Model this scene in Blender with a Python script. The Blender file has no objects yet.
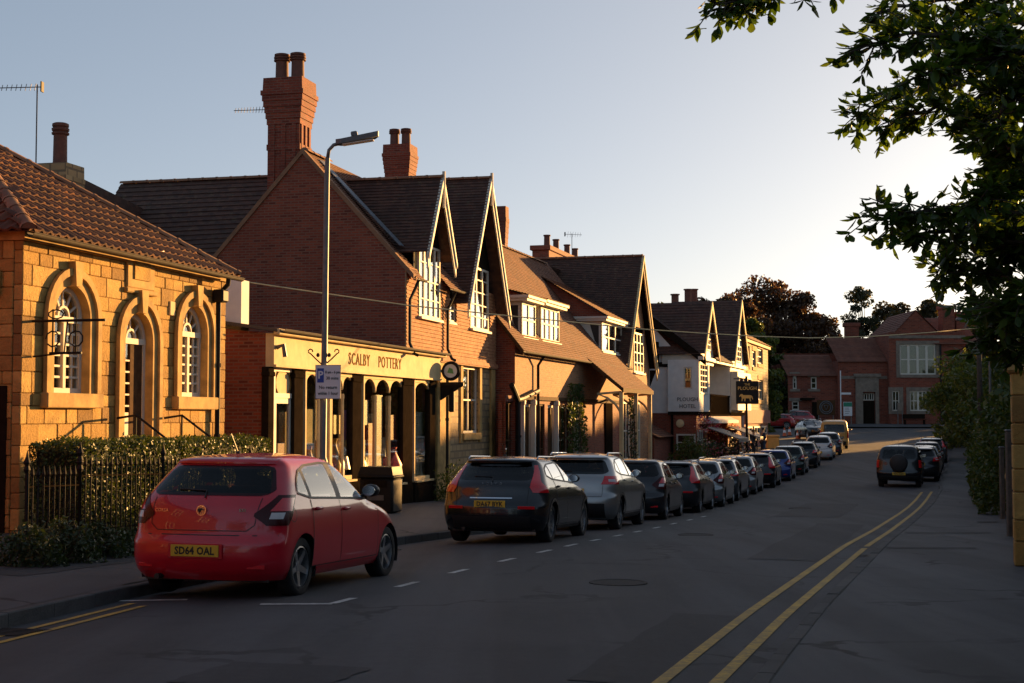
import bpy, bmesh, math, random
import numpy as np
from mathutils import Vector, Matrix
R = math.radians
rnd = random.Random(7)
SC = bpy.context.scene
COL = SC.collection
# ------------------------------------------------------------------ camera
F, CAMZ = 1450.0, 1.47
PITCH = math.atan((417 - 341.5) / F)
cd = bpy.data.cameras.new('camera'); cam = bpy.data.objects.new('camera', cd); COL.objects.link(cam)
cd.sensor_width = 36; cd.lens = F * 36 / 1024; cd.clip_start = .1; cd.clip_end = 6000
cam.location = (0, 0, CAMZ); cam.rotation_euler = (R(90) + PITCH, 0, 0)
SC.camera = cam
# ------------------------------------------------------------------ light
SUN_AZ, SUN_EL = 38.5, 6.0            # degrees right of the street axis (+Y) / above the horizon
w = bpy.data.worlds.new('World'); SC.world = w; w.use_nodes = True
nt = w.node_tree; bg = nt.nodes['Background']
sky = nt.nodes.new('ShaderNodeTexSky'); sky.sky_type = 'NISHITA'; sky.sun_disc = False
sky.sun_elevation = R(SUN_EL); sky.sun_rotation = R(SUN_AZ)
sky.air_density = .5; sky.dust_density = 1.2; sky.ozone_density = 1.0; sky.altitude = 60
gm = nt.nodes.new('ShaderNodeGamma'); gm.inputs[1].default_value = .58      # hazy air: an even, bright evening sky
nt.links.new(sky.outputs[0], gm.inputs[0]); nt.links.new(gm.outputs[0], bg.inputs[0]); bg.inputs[1].default_value = .104
sl = bpy.data.lights.new('sun', 'SUN'); so = bpy.data.objects.new('sun', sl); COL.objects.link(so)
sl.energy = 5.0; sl.angle = R(.53); sl.color = (1, .525, .16)
sdir = Vector((math.sin(R(SUN_AZ)) * math.cos(R(SUN_EL)), math.cos(R(SUN_AZ)) * math.cos(R(SUN_EL)), math.sin(R(SUN_EL))))
so.rotation_euler = (-sdir).to_track_quat('-Z', 'Y').to_euler(); so.location = (40, 40, 30)
vs = SC.view_settings; vs.view_transform = 'Standard'; vs.look = 'None'; vs.gamma = 1; vs.exposure = 1.5
SC.cycles.use_denoising = True
SC.cycles.max_bounces = 8; SC.cycles.transparent_max_bounces = 16
SC.cycles.caustics_reflective = True; SC.cycles.caustics_refractive = False; SC.cycles.blur_glossy = .6
SC.cycles.sample_clamp_indirect = 6
# ------------------------------------------------------------------ space helpers
def at(px, py, Y):
    """the point at street depth Y that the photograph shows at (px, py)"""
    a = (px - 512) / F; b = (341.5 - py) / F
    dy = math.cos(PITCH) - b * math.sin(PITCH); dz = math.sin(PITCH) + b * math.cos(PITCH)
    return Vector((a / dy * Y, Y, CAMZ + dz / dy * Y))
PROF = [(-60, .9), (-20, .4), (0, 0), (15, -.39), (24, -.63), (30, -.86), (35, -1.02), (40, -1.18), (45, -1.31), (50, -1.39), (60, -1.43),
        (66, -1.44), (72, -1.41), (79, -1.31), (87, -1.11), (93, -.95), (100, -.72), (115, -.2), (145, .67), (170, .9), (3000, 6)]
def zr(Y): return float(np.interp(Y, [a for a, b in PROF], [b for a, b in PROF]))
KL = [(-40, -14.), (-10, -8.6), (5, -5.6), (12.5, -4.37), (15.6, -3.91), (24.9, -1.75), (27.4, -1.05), (35, 1.4), (45, 4.3), (59.5, 8.6), (72, 12.3), (87, 16.9), (99, 20.4), (104, 21.6)]
KR = [(-40, -13.4), (-10, -4.2), (5, .35), (9.5, 1.62), (13.5, 2.82), (22.5, 5.68), (57, 16.75), (60, 17.6), (80, 23.9), (100, 30.4), (112, 34.5)]
BR = [(-40, -10.), (0, 1.2), (8, 3.5), (17.9, 6.15), (35, 11.6), (57, 18.9), (80, 26.2), (100, 33.0), (125, 42.)]
def lx(tab, Y): return float(np.interp(Y, [a for a, b in tab], [b for a, b in tab]))
def kl(Y): return lx(KL, Y)
def kr(Y): return lx(KR, Y)
def br(Y): return lx(BR, Y)
def zpl(X, Y):                         # left pavement height
    d = max(0, (kl(Y) - X)) * .96
    return zr(Y) + .11 + .035 * min(d, 9)
def zpr(X, Y): return zr(Y) + .10 + .01 * max(0, X - kr(Y))
# ------------------------------------------------------------------ object helpers
def tag(o, label=None, cat=None, group=None, kind=None):
    if label: o['label'] = label
    if cat: o['category'] = cat
    if group: o['group'] = group
    if kind: o['kind'] = kind
    return o
def thing(name, label, cat, loc=(0, 0, 0), rz=0, group=None):
    o = bpy.data.objects.new(name, None); COL.objects.link(o); o.empty_display_size = .2
    o.location = loc; o.rotation_euler = (0, 0, rz)
    return tag(o, label, cat, group)
def new_obj(name, me, parent=None, loc=None, rz=None):
    o = bpy.data.objects.new(name, me); COL.objects.link(o)
    if parent: o.parent = parent
    if loc is not None: o.location = loc
    if rz is not None: o.rotation_euler = (0, 0, rz)
    return o
def copy_tree(o, parent=None):
    c = o.copy(); COL.objects.link(c); c.parent = parent
    for ch in list(o.children): copy_tree(ch, c)
    return c
class MB:
    def __init__(s): s.v = []; s.f = []; s.m = []; s.g = []
    def split(s):
        out = []
        for k, (a, b) in enumerate(s.g):
            a2, b2 = s.g[k + 1] if k + 1 < len(s.g) else (len(s.v), len(s.f)); q = MB(); q.v = s.v[a:a2]; q.f = [tuple(i - a for i in f) for f in s.f[b:b2]]; q.m = s.m[b:b2]; out.append(q)
        return out
    def add(s, vs, fs, mi=0):
        n = len(s.v); s.g.append((n, len(s.f))); s.v += [tuple(p) for p in vs]
        for f in fs: s.f.append(tuple(i + n for i in f)); s.m.append(mi)
        return s
    def poly(s, pts, mi=0): return s.add(pts, [tuple(range(len(pts)))], mi)
    def box(s, x0, x1, y0, y1, z0, z1, mi=0, M=None):
        x0, x1 = sorted((x0, x1)); y0, y1 = sorted((y0, y1)); z0, z1 = sorted((z0, z1))
        v = [Vector(p) for p in ((x0, y0, z0), (x1, y0, z0), (x1, y1, z0), (x0, y1, z0), (x0, y0, z1), (x1, y0, z1), (x1, y1, z1), (x0, y1, z1))]
        if M: v = [M @ p for p in v]
        return s.add(v, [(0, 3, 2, 1), (4, 5, 6, 7), (0, 1, 5, 4), (1, 2, 6, 5), (2, 3, 7, 6), (3, 0, 4, 7)], mi)
    def cbox(s, x0, x1, y0, y1, z0, z1, c=.01, mi=0, M=None):      # box with chamfered edges
        x0, x1 = sorted((x0, x1)); y0, y1 = sorted((y0, y1)); z0, z1 = sorted((z0, z1))
        c = min(c, (x1 - x0) * .45, (y1 - y0) * .45, (z1 - z0) * .45)
        bm = bmesh.new(); bmesh.ops.create_cube(bm, size=1)
        for v in bm.verts: v.co = Vector((x0 if v.co.x < 0 else x1, y0 if v.co.y < 0 else y1, z0 if v.co.z < 0 else z1))
        bmesh.ops.bevel(bm, geom=list(bm.edges), offset=c, segments=1, affect='EDGES')
        s.bm(bm, mi, M); return s
    def bm(s, bm, mi=0, M=None):
        bm.verts.index_update()
        s.add([(M @ v.co) if M else v.co.copy() for v in bm.verts], [tuple(q.index for q in f.verts) for f in bm.faces], mi); bm.free()
    def prism(s, pts, d, mi=0):
        """closed polygon of 3-D points swept by vector d"""
        d = Vector(d); a = [Vector(p) for p in pts]; n = len(a)
        nn = Vector((0, 0, 0))
        for i in range(n): nn += a[i].cross(a[(i + 1) % n])
        if nn.dot(d) > 0: a = a[::-1]
        b = [p + d for p in a]
        return s.add(a + b, [tuple(range(n)), tuple(range(2 * n - 1, n - 1, -1))] + [(i, i + n, (i + 1) % n + n, (i + 1) % n) for i in range(n)], mi)
    def tube(s, pts, r, n=6, mi=0, cap=True):
        pts = [Vector(p) for p in pts]; rs = r if isinstance(r, (list, tuple)) else [r] * len(pts)
        vs = []; fs = []; prev = None
        for i, p in enumerate(pts):
            t = (pts[min(i + 1, len(pts) - 1)] - pts[max(i - 1, 0)])
            t = t.normalized() if t.length > 1e-9 else Vector((0, 0, 1))
            if prev is None:
                a = t.orthogonal().normalized()
            else:
                a = prev - t * prev.dot(t); a = a.normalized() if a.length > 1e-6 else t.orthogonal().normalized()
            prev = a; b = t.cross(a)
            for k in range(n):
                q = 2 * math.pi * k / n; vs.append(p + (a * math.cos(q) + b * math.sin(q)) * rs[i])
        for i in range(len(pts) - 1):
            for k in range(n):
                fs.append((i * n + k, i * n + (k + 1) % n, (i + 1) * n + (k + 1) % n, (i + 1) * n + k))
        if cap: fs += [tuple(range(n - 1, -1, -1)), tuple((len(pts) - 1) * n + k for k in range(n))]
        return s.add(vs, fs, mi)
    def lathe(s, prof, n=16, mi=0, M=None, cap=True):              # prof: (r, z)
        vs = []; fs = []
        for r, z in prof:
            for k in range(n):
                q = 2 * math.pi * k / n; p = Vector((r * math.cos(q), r * math.sin(q), z)); vs.append(M @ p if M else p)
        for i in range(len(prof) - 1):
            for k in range(n): fs.append((i * n + k, i * n + (k + 1) % n, (i + 1) * n + (k + 1) % n, (i + 1) * n + k))
        if cap: fs += [tuple(range(n - 1, -1, -1)), tuple((len(prof) - 1) * n + k for k in range(n))]
        return s.add(vs, fs, mi)
    def grid(s, P, mi=0):                                           # P[i][j] points
        a, b = len(P), len(P[0])
        return s.add([p for r_ in P for p in r_], [(i * b + j, i * b + j + 1, (i + 1) * b + j + 1, (i + 1) * b + j) for i in range(a - 1) for j in range(b - 1)], mi)
    def mesh(s, name, mats, smooth=False, dz=0, uv=True):
        me = bpy.data.meshes.new(name)
        V = [(x, y, z + dz) for x, y, z in s.v] if dz else s.v
        me.from_pydata(V, [], s.f)
        for m in (mats if isinstance(mats, (list, tuple)) else [mats]): me.materials.append(m)
        me.polygons.foreach_set('material_index', s.m)
        if uv:
            nl = len(me.loops)
            if nl:
                co = np.array(s.v, dtype=np.float64).reshape(-1, 3)
                li = np.empty(nl, dtype=np.int32); me.loops.foreach_get('vertex_index', li)
                nm = np.empty(len(me.polygons) * 3); me.polygons.foreach_get('normal', nm); nm = nm.reshape(-1, 3)
                lt = np.empty(len(me.polygons), dtype=np.int32); me.polygons.foreach_get('loop_total', lt)
                N = np.repeat(nm, lt, axis=0); P = co[li]
                T = np.stack([-N[:, 1], N[:, 0], np.zeros(nl)], 1); L = np.linalg.norm(T, axis=1)
                flat = L < .25
                T = T / np.maximum(L, 1e-6)[:, None]; T[flat] = (1, 0, 0)
                B = np.cross(N, T); B[flat] = (0, 1, 0)
                U = np.stack([(P * T).sum(1), (P * B).sum(1)], 1)
                lay = me.uv_layers.new(name='uv'); lay.data.foreach_set('uv', U.astype(np.float32).ravel())
        if smooth is True: me.polygons.foreach_set('use_smooth', [True] * len(me.polygons))
        elif smooth: 
            me.polygons.foreach_set('use_smooth', [True] * len(me.polygons)); me.set_sharp_from_angle(angle=R(smooth))
        me.update(); return me
    def build(s, name, mats, parent=None, smooth=False, kind=None, loc=None, rz=None, dz=0, label=None):
        o = new_obj(name, s.mesh(name, mats, smooth, dz), parent, loc, rz)
        if kind: o['kind'] = kind
        if label: o['label'] = label
        return o
def struct(name, mb, mats, smooth=False, kind='structure', **k):
    o = mb.build(name, mats, None, smooth); o['kind'] = kind; return o
def text_obj(name, body, size, mat, parent, M, ext=.002, bold=0, spacing=1.0, align='CENTER', sx=1.0):
    cu = bpy.data.curves.new(name, 'FONT'); cu.body = body; cu.size = size; cu.extrude = ext; cu.offset = bold
    cu.align_x = align; cu.align_y = 'CENTER'; cu.space_character = spacing; cu.resolution_u = 2
    tmp = bpy.data.objects.new(name, cu); COL.objects.link(tmp); dg = bpy.context.evaluated_depsgraph_get()
    me = bpy.data.meshes.new_from_object(tmp.evaluated_get(dg)); bpy.data.objects.remove(tmp); bpy.data.curves.remove(cu)
    me.materials.clear(); me.materials.append(mat)
    o = new_obj(name, me, parent); o.matrix_local = M @ Matrix.Diagonal((sx, 1, 1, 1)); return o
def frame_M(o, xdir, ydir):           # matrix with local x, y, z=x*y axes at o
    x = Vector(xdir).normalized(); z = x.cross(Vector(ydir)).normalized(); y = z.cross(x)
    M = Matrix.Identity(4)
    for i in range(3): M[i][0], M[i][1], M[i][2], M[i][3] = x[i], y[i], z[i], o[i]
    return M
# ------------------------------------------------------------------ materials
MATS = {}
class NT:
    def __init__(s, name):
        m = bpy.data.materials.new(name); m.use_nodes = True; s.m = m; s.t = m.node_tree; s.n = s.t.nodes; s.b = s.n['Principled BSDF']; MATS[name] = m
    def new(s, typ, **k):
        n = s.n.new(typ)
        for a, b in k.items():
            if a.startswith('i_'):
                key = a[2:].replace('_', ' ')
                n.inputs[key].default_value = b
            else: setattr(n, a, b)
        return n
    def l(s, a, b): s.t.links.new(a, b)
    def coord(s, kind='Object', scale=(1, 1, 1)):
        c = s.new('ShaderNodeTexCoord'); mp = s.new('ShaderNodeMapping'); mp.inputs['Scale'].default_value = scale
        s.l(c.outputs[kind], mp.inputs[0]); return mp.outputs[0]
    def noise(s, vec, scale, detail=4, rough=.6, dist=0):
        n = s.new('ShaderNodeTexNoise'); n.inputs['Scale'].default_value = scale; n.inputs['Detail'].default_value = detail
        n.inputs['Roughness'].default_value = rough; n.inputs['Distortion'].default_value = dist
        if vec is not None: s.l(vec, n.inputs['Vector'])
        return n.outputs['Fac']
    def ramp(s, fac, stops):
        r = s.new('ShaderNodeValToRGB'); e = r.color_ramp.elements
        while len(e) < len(stops): e.new(.5)
        for i, (p, c) in enumerate(stops):
            e[i].position = p; e[i].color = (*c, 1) if len(c) == 3 else c
        s.l(fac, r.inputs[0]); return r.outputs[0]
    def mix(s, fac, a, b, mode='MIX'):
        n = s.new('ShaderNodeMix', data_type='RGBA', blend_type=mode)
        for val, idx in ((fac, 0), (a, 6), (b, 7)):
            if isinstance(val, (int, float)): n.inputs[idx].default_value = val
            elif isinstance(val, tuple): n.inputs[idx].default_value = (*val, 1) if len(val) == 3 else val
            else: s.l(val, n.inputs[idx])
        return n.outputs[2]
    def math(s, op, a, b=None):
        n = s.new('ShaderNodeMath', operation=op)
        for i, q in enumerate((a, b)):
            if q is None: continue
            if isinstance(q, (int, float)): n.inputs[i].default_value = q
            else: s.l(q, n.inputs[i])
        return n.outputs[0]
    def bump(s, h, strength=.4, dist=.02, prev=None):
        b = s.new('ShaderNodeBump'); b.inputs['Strength'].default_value = strength; b.inputs['Distance'].default_value = dist
        s.l(h, b.inputs['Height'])
        if prev is not None: s.l(prev, b.inputs['Normal'])
        return b.outputs[0]
    def out(s, col=None, rough=None, normal=None, **k):
        for key, v in (('Base Color', col), ('Roughness', rough), ('Normal', normal)):
            if v is None: continue
            if isinstance(v, tuple): s.b.inputs[key].default_value = (*v, 1) if len(v) == 3 else v
            elif isinstance(v, (int, float)): s.b.inputs[key].default_value = v
            else: s.l(v, s.b.inputs[key])
        for a, b in k.items(): s.b.inputs[a.replace('_', ' ')].default_value = b
        return s.m
def plain(name, col, rough=.6, var=.12, scale=6, bump=.0, **k):
    t = NT(name); v = t.coord('Object')
    n = t.noise(v, scale, 5); d = tuple(c * (1 - var) for c in col); u = tuple(min(1, c * (1 + var)) for c in col)
    nm = t.bump(t.noise(v, scale * 6, 4), bump, .01) if bump else None
    return t.out(t.ramp(n, [(.3, d), (.7, u)]), rough, nm, **k)
def brick_mat(name, c1, c2, mortar, bw=.225, rh=.075, ms=.011, dirt=.35, rough=.85, offs=.5):
    t = NT(name); v = t.coord('UV')
    b = t.new('ShaderNodeTexBrick'); t.l(v, b.inputs['Vector']); b.offset = offs
    for k, q in (('Scale', 1), ('Mortar Size', ms), ('Mortar Smooth', .15), ('Bias', 0), ('Brick Width', bw), ('Row Height', rh)): b.inputs[k].default_value = q
    b.inputs['Color1'].default_value = (0, 0, 0, 1); b.inputs['Color2'].default_value = (1, 1, 1, 1); b.inputs['Mortar'].default_value = (.5, .5, .5, 1)
    mid = tuple((p + q) / 2 for p, q in zip(c1, c2))
    br_ = t.ramp(b.outputs['Color'], [(0, c1), (.35, mid), (.7, c2), (1, tuple(q * .62 for q in c1))])
    col = t.mix(b.outputs['Fac'], br_, mortar)
    big = t.noise(t.coord('Object'), .7, 5, .65)
    col = t.mix(t.math('MULTIPLY', t.ramp(big, [(.35, (0, 0, 0)), (.7, (1, 1, 1))]), dirt), col, tuple(q * .45 for q in mid))
    inv = t.math('SUBTRACT', 1, b.outputs['Fac'])
    nm = t.bump(t.noise(t.coord('Object'), 45, 3), .25, .006, t.bump(inv, .6, .008))
    return t.out(col, rough, nm)
def tile_mat(name, c1, c2, c3, w=.17, h=.10, moss=.25):
    """plain clay tiles: the courses are modelled, this gives the side joints and colour"""
    t = NT(name); v = t.coord('UV')
    b = t.new('ShaderNodeTexBrick'); t.l(v, b.inputs['Vector'])
    for k, q in (('Scale', 1), ('Mortar Size', .006), ('Mortar Smooth', .1), ('Bias', 0), ('Brick Width', w), ('Row Height', h)): b.inputs[k].default_value = q
    b.inputs['Color1'].default_value = (0, 0, 0, 1); b.inputs['Color2'].default_value = (1, 1, 1, 1); b.inputs['Mortar'].default_value = (.3, .3, .3, 1)
    col = t.ramp(b.outputs['Color'], [(0, c1), (.45, c2), (1, c3)])
    o = t.coord('Object')
    col = t.mix(t.math('MULTIPLY', t.ramp(t.noise(o, .9, 6, .7), [(.4, (0, 0, 0)), (.72, (1, 1, 1))]), moss), col, (.035, .03, .022))
    col = t.mix(t.math('MULTIPLY', t.ramp(t.noise(o, 5, 4), [(.55, (0, 0, 0)), (.75, (1, 1, 1))]), moss * .7), col, (.22, .18, .10))
    inv = t.math('SUBTRACT', 1, b.outputs['Fac'])
    return t.out(col, .88, t.bump(t.noise(o, 30, 3), .3, .01, t.bump(inv, .5, .008)))
def random_piece(name, stops, rough=.9, nscale=3, bump=.5, dark=.3):
    t = NT(name); oi = t.new('ShaderNodeObjectInfo'); o = t.coord('Object')
    gi = t.new('ShaderNodeNewGeometry')
    r_ = t.math('FRACT', t.math('ADD', oi.outputs['Random'], gi.outputs['Random Per Island']))
    col = t.ramp(r_, stops)
    col = t.mix(t.math('MULTIPLY', t.ramp(t.noise(o, nscale, 6, .7), [(.4, (0, 0, 0)), (.75, (1, 1, 1))]), dark), col, tuple(q * .35 for q in stops[0][1]))
    stain = t.ramp(t.noise(gi.outputs['Position'], .9, 6, .72, .6), [(.44, (0, 0, 0)), (.66, (1, 1, 1))])
    col = t.mix(t.math('MULTIPLY', stain, dark * 1.3), col, tuple(q * .55 for q in stops[0][1]))
    return t.out(col, rough, t.bump(t.noise(o, nscale * 8, 5, .7), bump, .03, t.bump(t.noise(o, nscale * 2.2, 4, .7), bump, .03)))
def thin_glass(name, tint=(.75, .8, .78), ior=1.5, rough=.015, extra=0.0, k=2.0):
    t = NT(name); t.n.remove(t.b)
    tr = t.new('ShaderNodeBsdfTransparent'); tr.inputs[0].default_value = (*tint, 1)
    gl = t.new('ShaderNodeBsdfGlossy'); gl.inputs['Roughness'].default_value = rough
    lw = t.new('ShaderNodeLayerWeight'); lw.inputs[0].default_value = .5      # Schlick reflectance, the same from both sides
    r0 = ((ior - 1) / (ior + 1)) ** 2
    fr = t.math('ADD', t.math('MULTIPLY', t.math('POWER', lw.outputs['Facing'], 5), 1 - r0), r0)
    fac = t.math('MINIMUM', t.math('ADD', t.math('MULTIPLY', fr, k), extra), 1)
    mx = t.new('ShaderNodeMixShader'); t.l(fac, mx.inputs[0]); t.l(tr.outputs[0], mx.inputs[1]); t.l(gl.outputs[0], mx.inputs[2])
    o = t.n['Material Output']; t.l(mx.outputs[0], o.inputs[0]); return t.m
def leaf_mat(name, stops, trans=.35, rough=.5):
    t = NT(name); gi = t.new('ShaderNodeNewGeometry')
    col = t.ramp(gi.outputs['Random Per Island'], stops)
    t.out(col, rough, None)
    tl = t.new('ShaderNodeBsdfTranslucent'); t.l(t.mix(1.0, col, (1.5, 1.35, .5), 'MULTIPLY'), tl.inputs[0])
    mx = t.new('ShaderNodeMixShader'); mx.inputs[0].default_value = trans
    t.l(t.b.outputs[0], mx.inputs[1]); t.l(tl.outputs[0], mx.inputs[2]); t.l(mx.outputs[0], t.n['Material Output'].inputs[0]); return t.m
def asphalt(name, base, var, crack=.6, scale=1.0, patch=.3):
    t = NT(name); o = t.coord('Object')
    fine = t.noise(o, 160 * scale, 3, .7); mid = t.noise(o, 9 * scale, 5, .7); big = t.noise(o, .35, 5, .6, .4)
    lo = tuple(c * (1 - var) for c in base); hi = tuple(c * (1 + var) for c in base)
    col = t.ramp(fine, [(.25, lo), (.62, base), (.8, tuple(c * 2.8 for c in base))])
    col = t.mix(t.math('MULTIPLY', t.ramp(mid, [(.35, (0, 0, 0)), (.7, (1, 1, 1))]), .5), col, hi)
    col = t.mix(t.math('MULTIPLY', t.ramp(big, [(.42, (0, 0, 0)), (.6, (1, 1, 1))]), patch), col, tuple(c * .5 for c in base))
    mp = t.new('ShaderNodeMapping'); tc = t.new('ShaderNodeTexCoord'); t.l(tc.outputs['Object'], mp.inputs[0]); mp.inputs['Rotation'].default_value = (0, 0, R(16.5)); mp.inputs['Scale'].default_value = (1.1, .05, 1)
    st_ = t.noise(mp.outputs[0], 1.0, 4, .6)
    col = t.mix(t.math('MULTIPLY', t.ramp(st_, [(.42, (0, 0, 0)), (.62, (1, 1, 1))]), .55), col, tuple(c * 1.75 for c in base))
    if crack:
        vo = t.new('ShaderNodeTexVoronoi', feature='DISTANCE_TO_EDGE'); vo.inputs['Scale'].default_value = .33
        wv = t.new('ShaderNodeVectorMath', operation='ADD'); t.l(o, wv.inputs[0])
        nn = t.new('ShaderNodeTexNoise'); nn.inputs['Scale'].default_value = 1.3; nn.inputs['Detail'].default_value = 6; t.l(o, nn.inputs['Vector'])
        t.l(nn.outputs['Color'], wv.inputs[1]); t.l(wv.outputs[0], vo.inputs['Vector'])
        cr = t.ramp(vo.outputs['Distance'], [(0, (1, 1, 1)), (.008, (1, 1, 1)), (.016, (0, 0, 0))])
        gate = t.ramp(t.noise(o, .5, 3), [(.45, (0, 0, 0)), (.6, (1, 1, 1))])
        col = t.mix(t.math('MULTIPLY', t.math('MULTIPLY', cr, gate), crack), col, (.012, .012, .013))
    return t.out(col, t.ramp(mid, [(.3, (.78,) * 3), (.8, (.95,) * 3)]), t.bump(fine, .5, .008, t.bump(mid, .25, .02)))
def paint(name, col, rough=.28, metal=.0, coat=.8, flake=.0):
    t = NT(name); o = t.coord('Object')
    n = t.noise(o, 2.2, 4)
    c = t.ramp(n, [(.3, tuple(q * .93 for q in col)), (.7, col)])
    return t.out(c, rough, None, Metallic=metal, Coat_Weight=coat, Coat_Roughness=.03)
M = {}
M['brick'] = brick_mat('red_brick', (.21, .032, .015), (.33, .062, .026), (.24, .12, .08), dirt=.75)
M['brick_dark'] = brick_mat('dark_red_brick', (.20, .034, .016), (.34, .068, .028), (.24, .11, .07), ms=.014, dirt=.4)
M['brick_far'] = brick_mat('hall_brick', (.17, .036, .018), (.27, .062, .03), (.2, .09, .06), bw=.45, rh=.15, ms=.02)
M['brick_orange'] = brick_mat('orange_brick', (.36, .13, .05), (.50, .21, .08), (.32, .24, .15))
M['rubble'] = brick_mat('rubble_stone', (.34, .22, .10), (.50, .34, .17), (.20, .14, .08), bw=.42, rh=.21, ms=.03, dirt=.5)
M['tilehang'] = tile_mat('hung_tiles', (.30, .115, .05), (.40, .165, .07), (.50, .23, .10), .165, .105, .2)
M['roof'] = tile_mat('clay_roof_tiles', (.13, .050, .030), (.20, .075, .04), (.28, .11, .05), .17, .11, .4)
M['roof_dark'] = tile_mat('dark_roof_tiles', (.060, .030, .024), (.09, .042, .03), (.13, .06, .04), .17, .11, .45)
M['roof_far'] = tile_mat('far_roof_tiles', (.15, .055, .036), (.20, .075, .048), (.26, .10, .06), .3, .2, .25)
M['pantile'] = random_piece('clay_pantile', [(0, (.10, .036, .018)), (.5, (.17, .06, .026)), (1, (.26, .095, .036))], .85, 4, .4, .5)
M['ridge'] = random_piece('ridge_tile', [(0, (.22, .10, .055)), (1, (.34, .17, .09))], .9, 5, .4, .3)
M['stone'] = random_piece('sandstone_block', [(0, (.26, .145, .045)), (.2, (.44, .255, .065)), (.45, (.56, .335, .085)), (.7, (.64, .41, .125)), (.85, (.47, .27, .07)), (1, (.30, .17, .055))], .92, 3.5, .55, .38)
M['trim'] = plain('dressed_sandstone', (.46, .29, .10), .9, .35, 3, .35)
M['mortar'] = plain('lime_mortar', (.36, .25, .12), .95, .2, 14, .4)
M['white'] = plain('white_paint', (.60, .56, .48), .6, .06, 4, .05, Specular_IOR_Level=.15)
M['cream'] = plain('cream_paint', (.66, .51, .28), .75, .16, 3, .1, Specular_IOR_Level=.1)
M['render'] = plain('white_render', (.74, .72, .68), .85, .10, 2, .2)
M['timber'] = plain('black_timber', (.020, .015, .011), .9, .25, 8, .2, Specular_IOR_Level=.0)
M['black'] = plain('black_metal', (.012, .012, .013), .6, .2, 10, 0, Specular_IOR_Level=.2)
M['darkwood'] = plain('brown_timber', (.085, .045, .022), .8, .3, 8, .2, Specular_IOR_Level=.05)
M['lead'] = plain('lead_flashing', (.16, .17, .19), .55, .2, 8, .1)
M['slate'] = plain('shop_roof_felt', (.07, .06, .055), .8, .3, 3, .2)
M['pot'] = plain('terracotta_pot', (.15, .055, .035), .8, .25, 6, .2)
M['gutter'] = plain('cast_iron_gutter', (.055, .042, .032), .7, .3, 8, .1, Specular_IOR_Level=.2)
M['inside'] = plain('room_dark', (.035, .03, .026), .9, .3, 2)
M['curtain'] = plain('curtain', (.42, .36, .27), .9, .25, 12)
M['glass'] = thin_glass('window_glass', (.70, .73, .70))
M['shopglass'] = thin_glass('shop_glass', (.88, .9, .88), 1.5, .012, k=1.6)
M['galv'] = plain('galvanised_steel', (.15, .15, .145), .55, .25, 12, .05, Metallic=.3)
M['greymetal'] = plain('grey_metal', (.10, .105, .11), .5, .2, 9, .05)
M['whitesign'] = plain('sign_white', (.74, .75, .76), .4, .03, 4)
M['blue'] = plain('sign_blue', (.012, .06, .36), .4, .03, 4)
M['ink'] = plain('sign_ink', (.012, .012, .012), .5, .02, 4)
M['gold'] = plain('gilt', (.60, .38, .10), .4, .1, 8)
M['asphalt'] = asphalt('road_asphalt', (.046, .046, .050), .5, .8, 1, .5)
M['pave'] = asphalt('pavement_asphalt', (.066, .065, .067), .45, 1.0, .8, .5)
M['kerb'] = random_piece('kerb_stone', [(0, (.085, .083, .082)), (.5, (.11, .107, .104)), (1, (.07, .07, .068))], .9, 6, .5, .4)
M['yellow'] = None
def road_paint(name, col, wear):
    t = NT(name); o = t.coord('Object')
    a = t.noise(o, 14, 6, .75); b = t.noise(o, 2, 4)
    f = t.ramp(t.math('ADD', t.math('MULTIPLY', a, .7), t.math('MULTIPLY', b, .3)), [(.42, (0, 0, 0)), (.56, (1, 1, 1))])
    c = t.mix(t.math('MULTIPLY', f, wear), col, (.07, .065, .06))
    return t.out(c, .75, t.bump(t.noise(o, 120, 3), .3, .005))
M['yellow'] = road_paint('yellow_line_paint', (.56, .33, .035), .55)
M['linewhite'] = road_paint('white_line_paint', (.58, .58, .56), .5)
M['grass'] = plain('verge_grass', (.05, .065, .02), .95, .4, 3, .5)
M['bark'] = plain('bark', (.055, .04, .028), .95, .35, 9, .7)
M['leaf_hedge'] = leaf_mat('hedge_leaves', [(0, (.028, .05, .010)), (.6, (.055, .085, .016)), (1, (.09, .115, .022))], .25)
M['leaf_near'] = leaf_mat('near_leaves', [(0, (.03, .066, .012)), (.6, (.055, .105, .018)), (1, (.10, .155, .028))], .5, .4)
M['leaf_green'] = leaf_mat('green_leaves', [(0, (.03, .055, .012)), (.6, (.055, .09, .018)), (1, (.10, .12, .022))], .35)
M['leaf_copper'] = leaf_mat('copper_leaves', [(0, (.035, .018, .013)), (.6, (.065, .032, .018)), (1, (.12, .065, .022))], .35)
M['leaf_pine'] = leaf_mat('pine_needles', [(0, (.02, .032, .014)), (1, (.05, .055, .02))], .2)
M['leaf_shrub'] = leaf_mat('shrub_leaves', [(0, (.02, .038, .014)), (1, (.05, .075, .025))], .25)
M['leaf_flower'] = leaf_mat('flower_petals', [(0, (.35, .02, .05)), (.4, (.55, .10, .22)), (.7, (.6, .55, .5)), (1, (.45, .05, .02))], .3)
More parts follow.
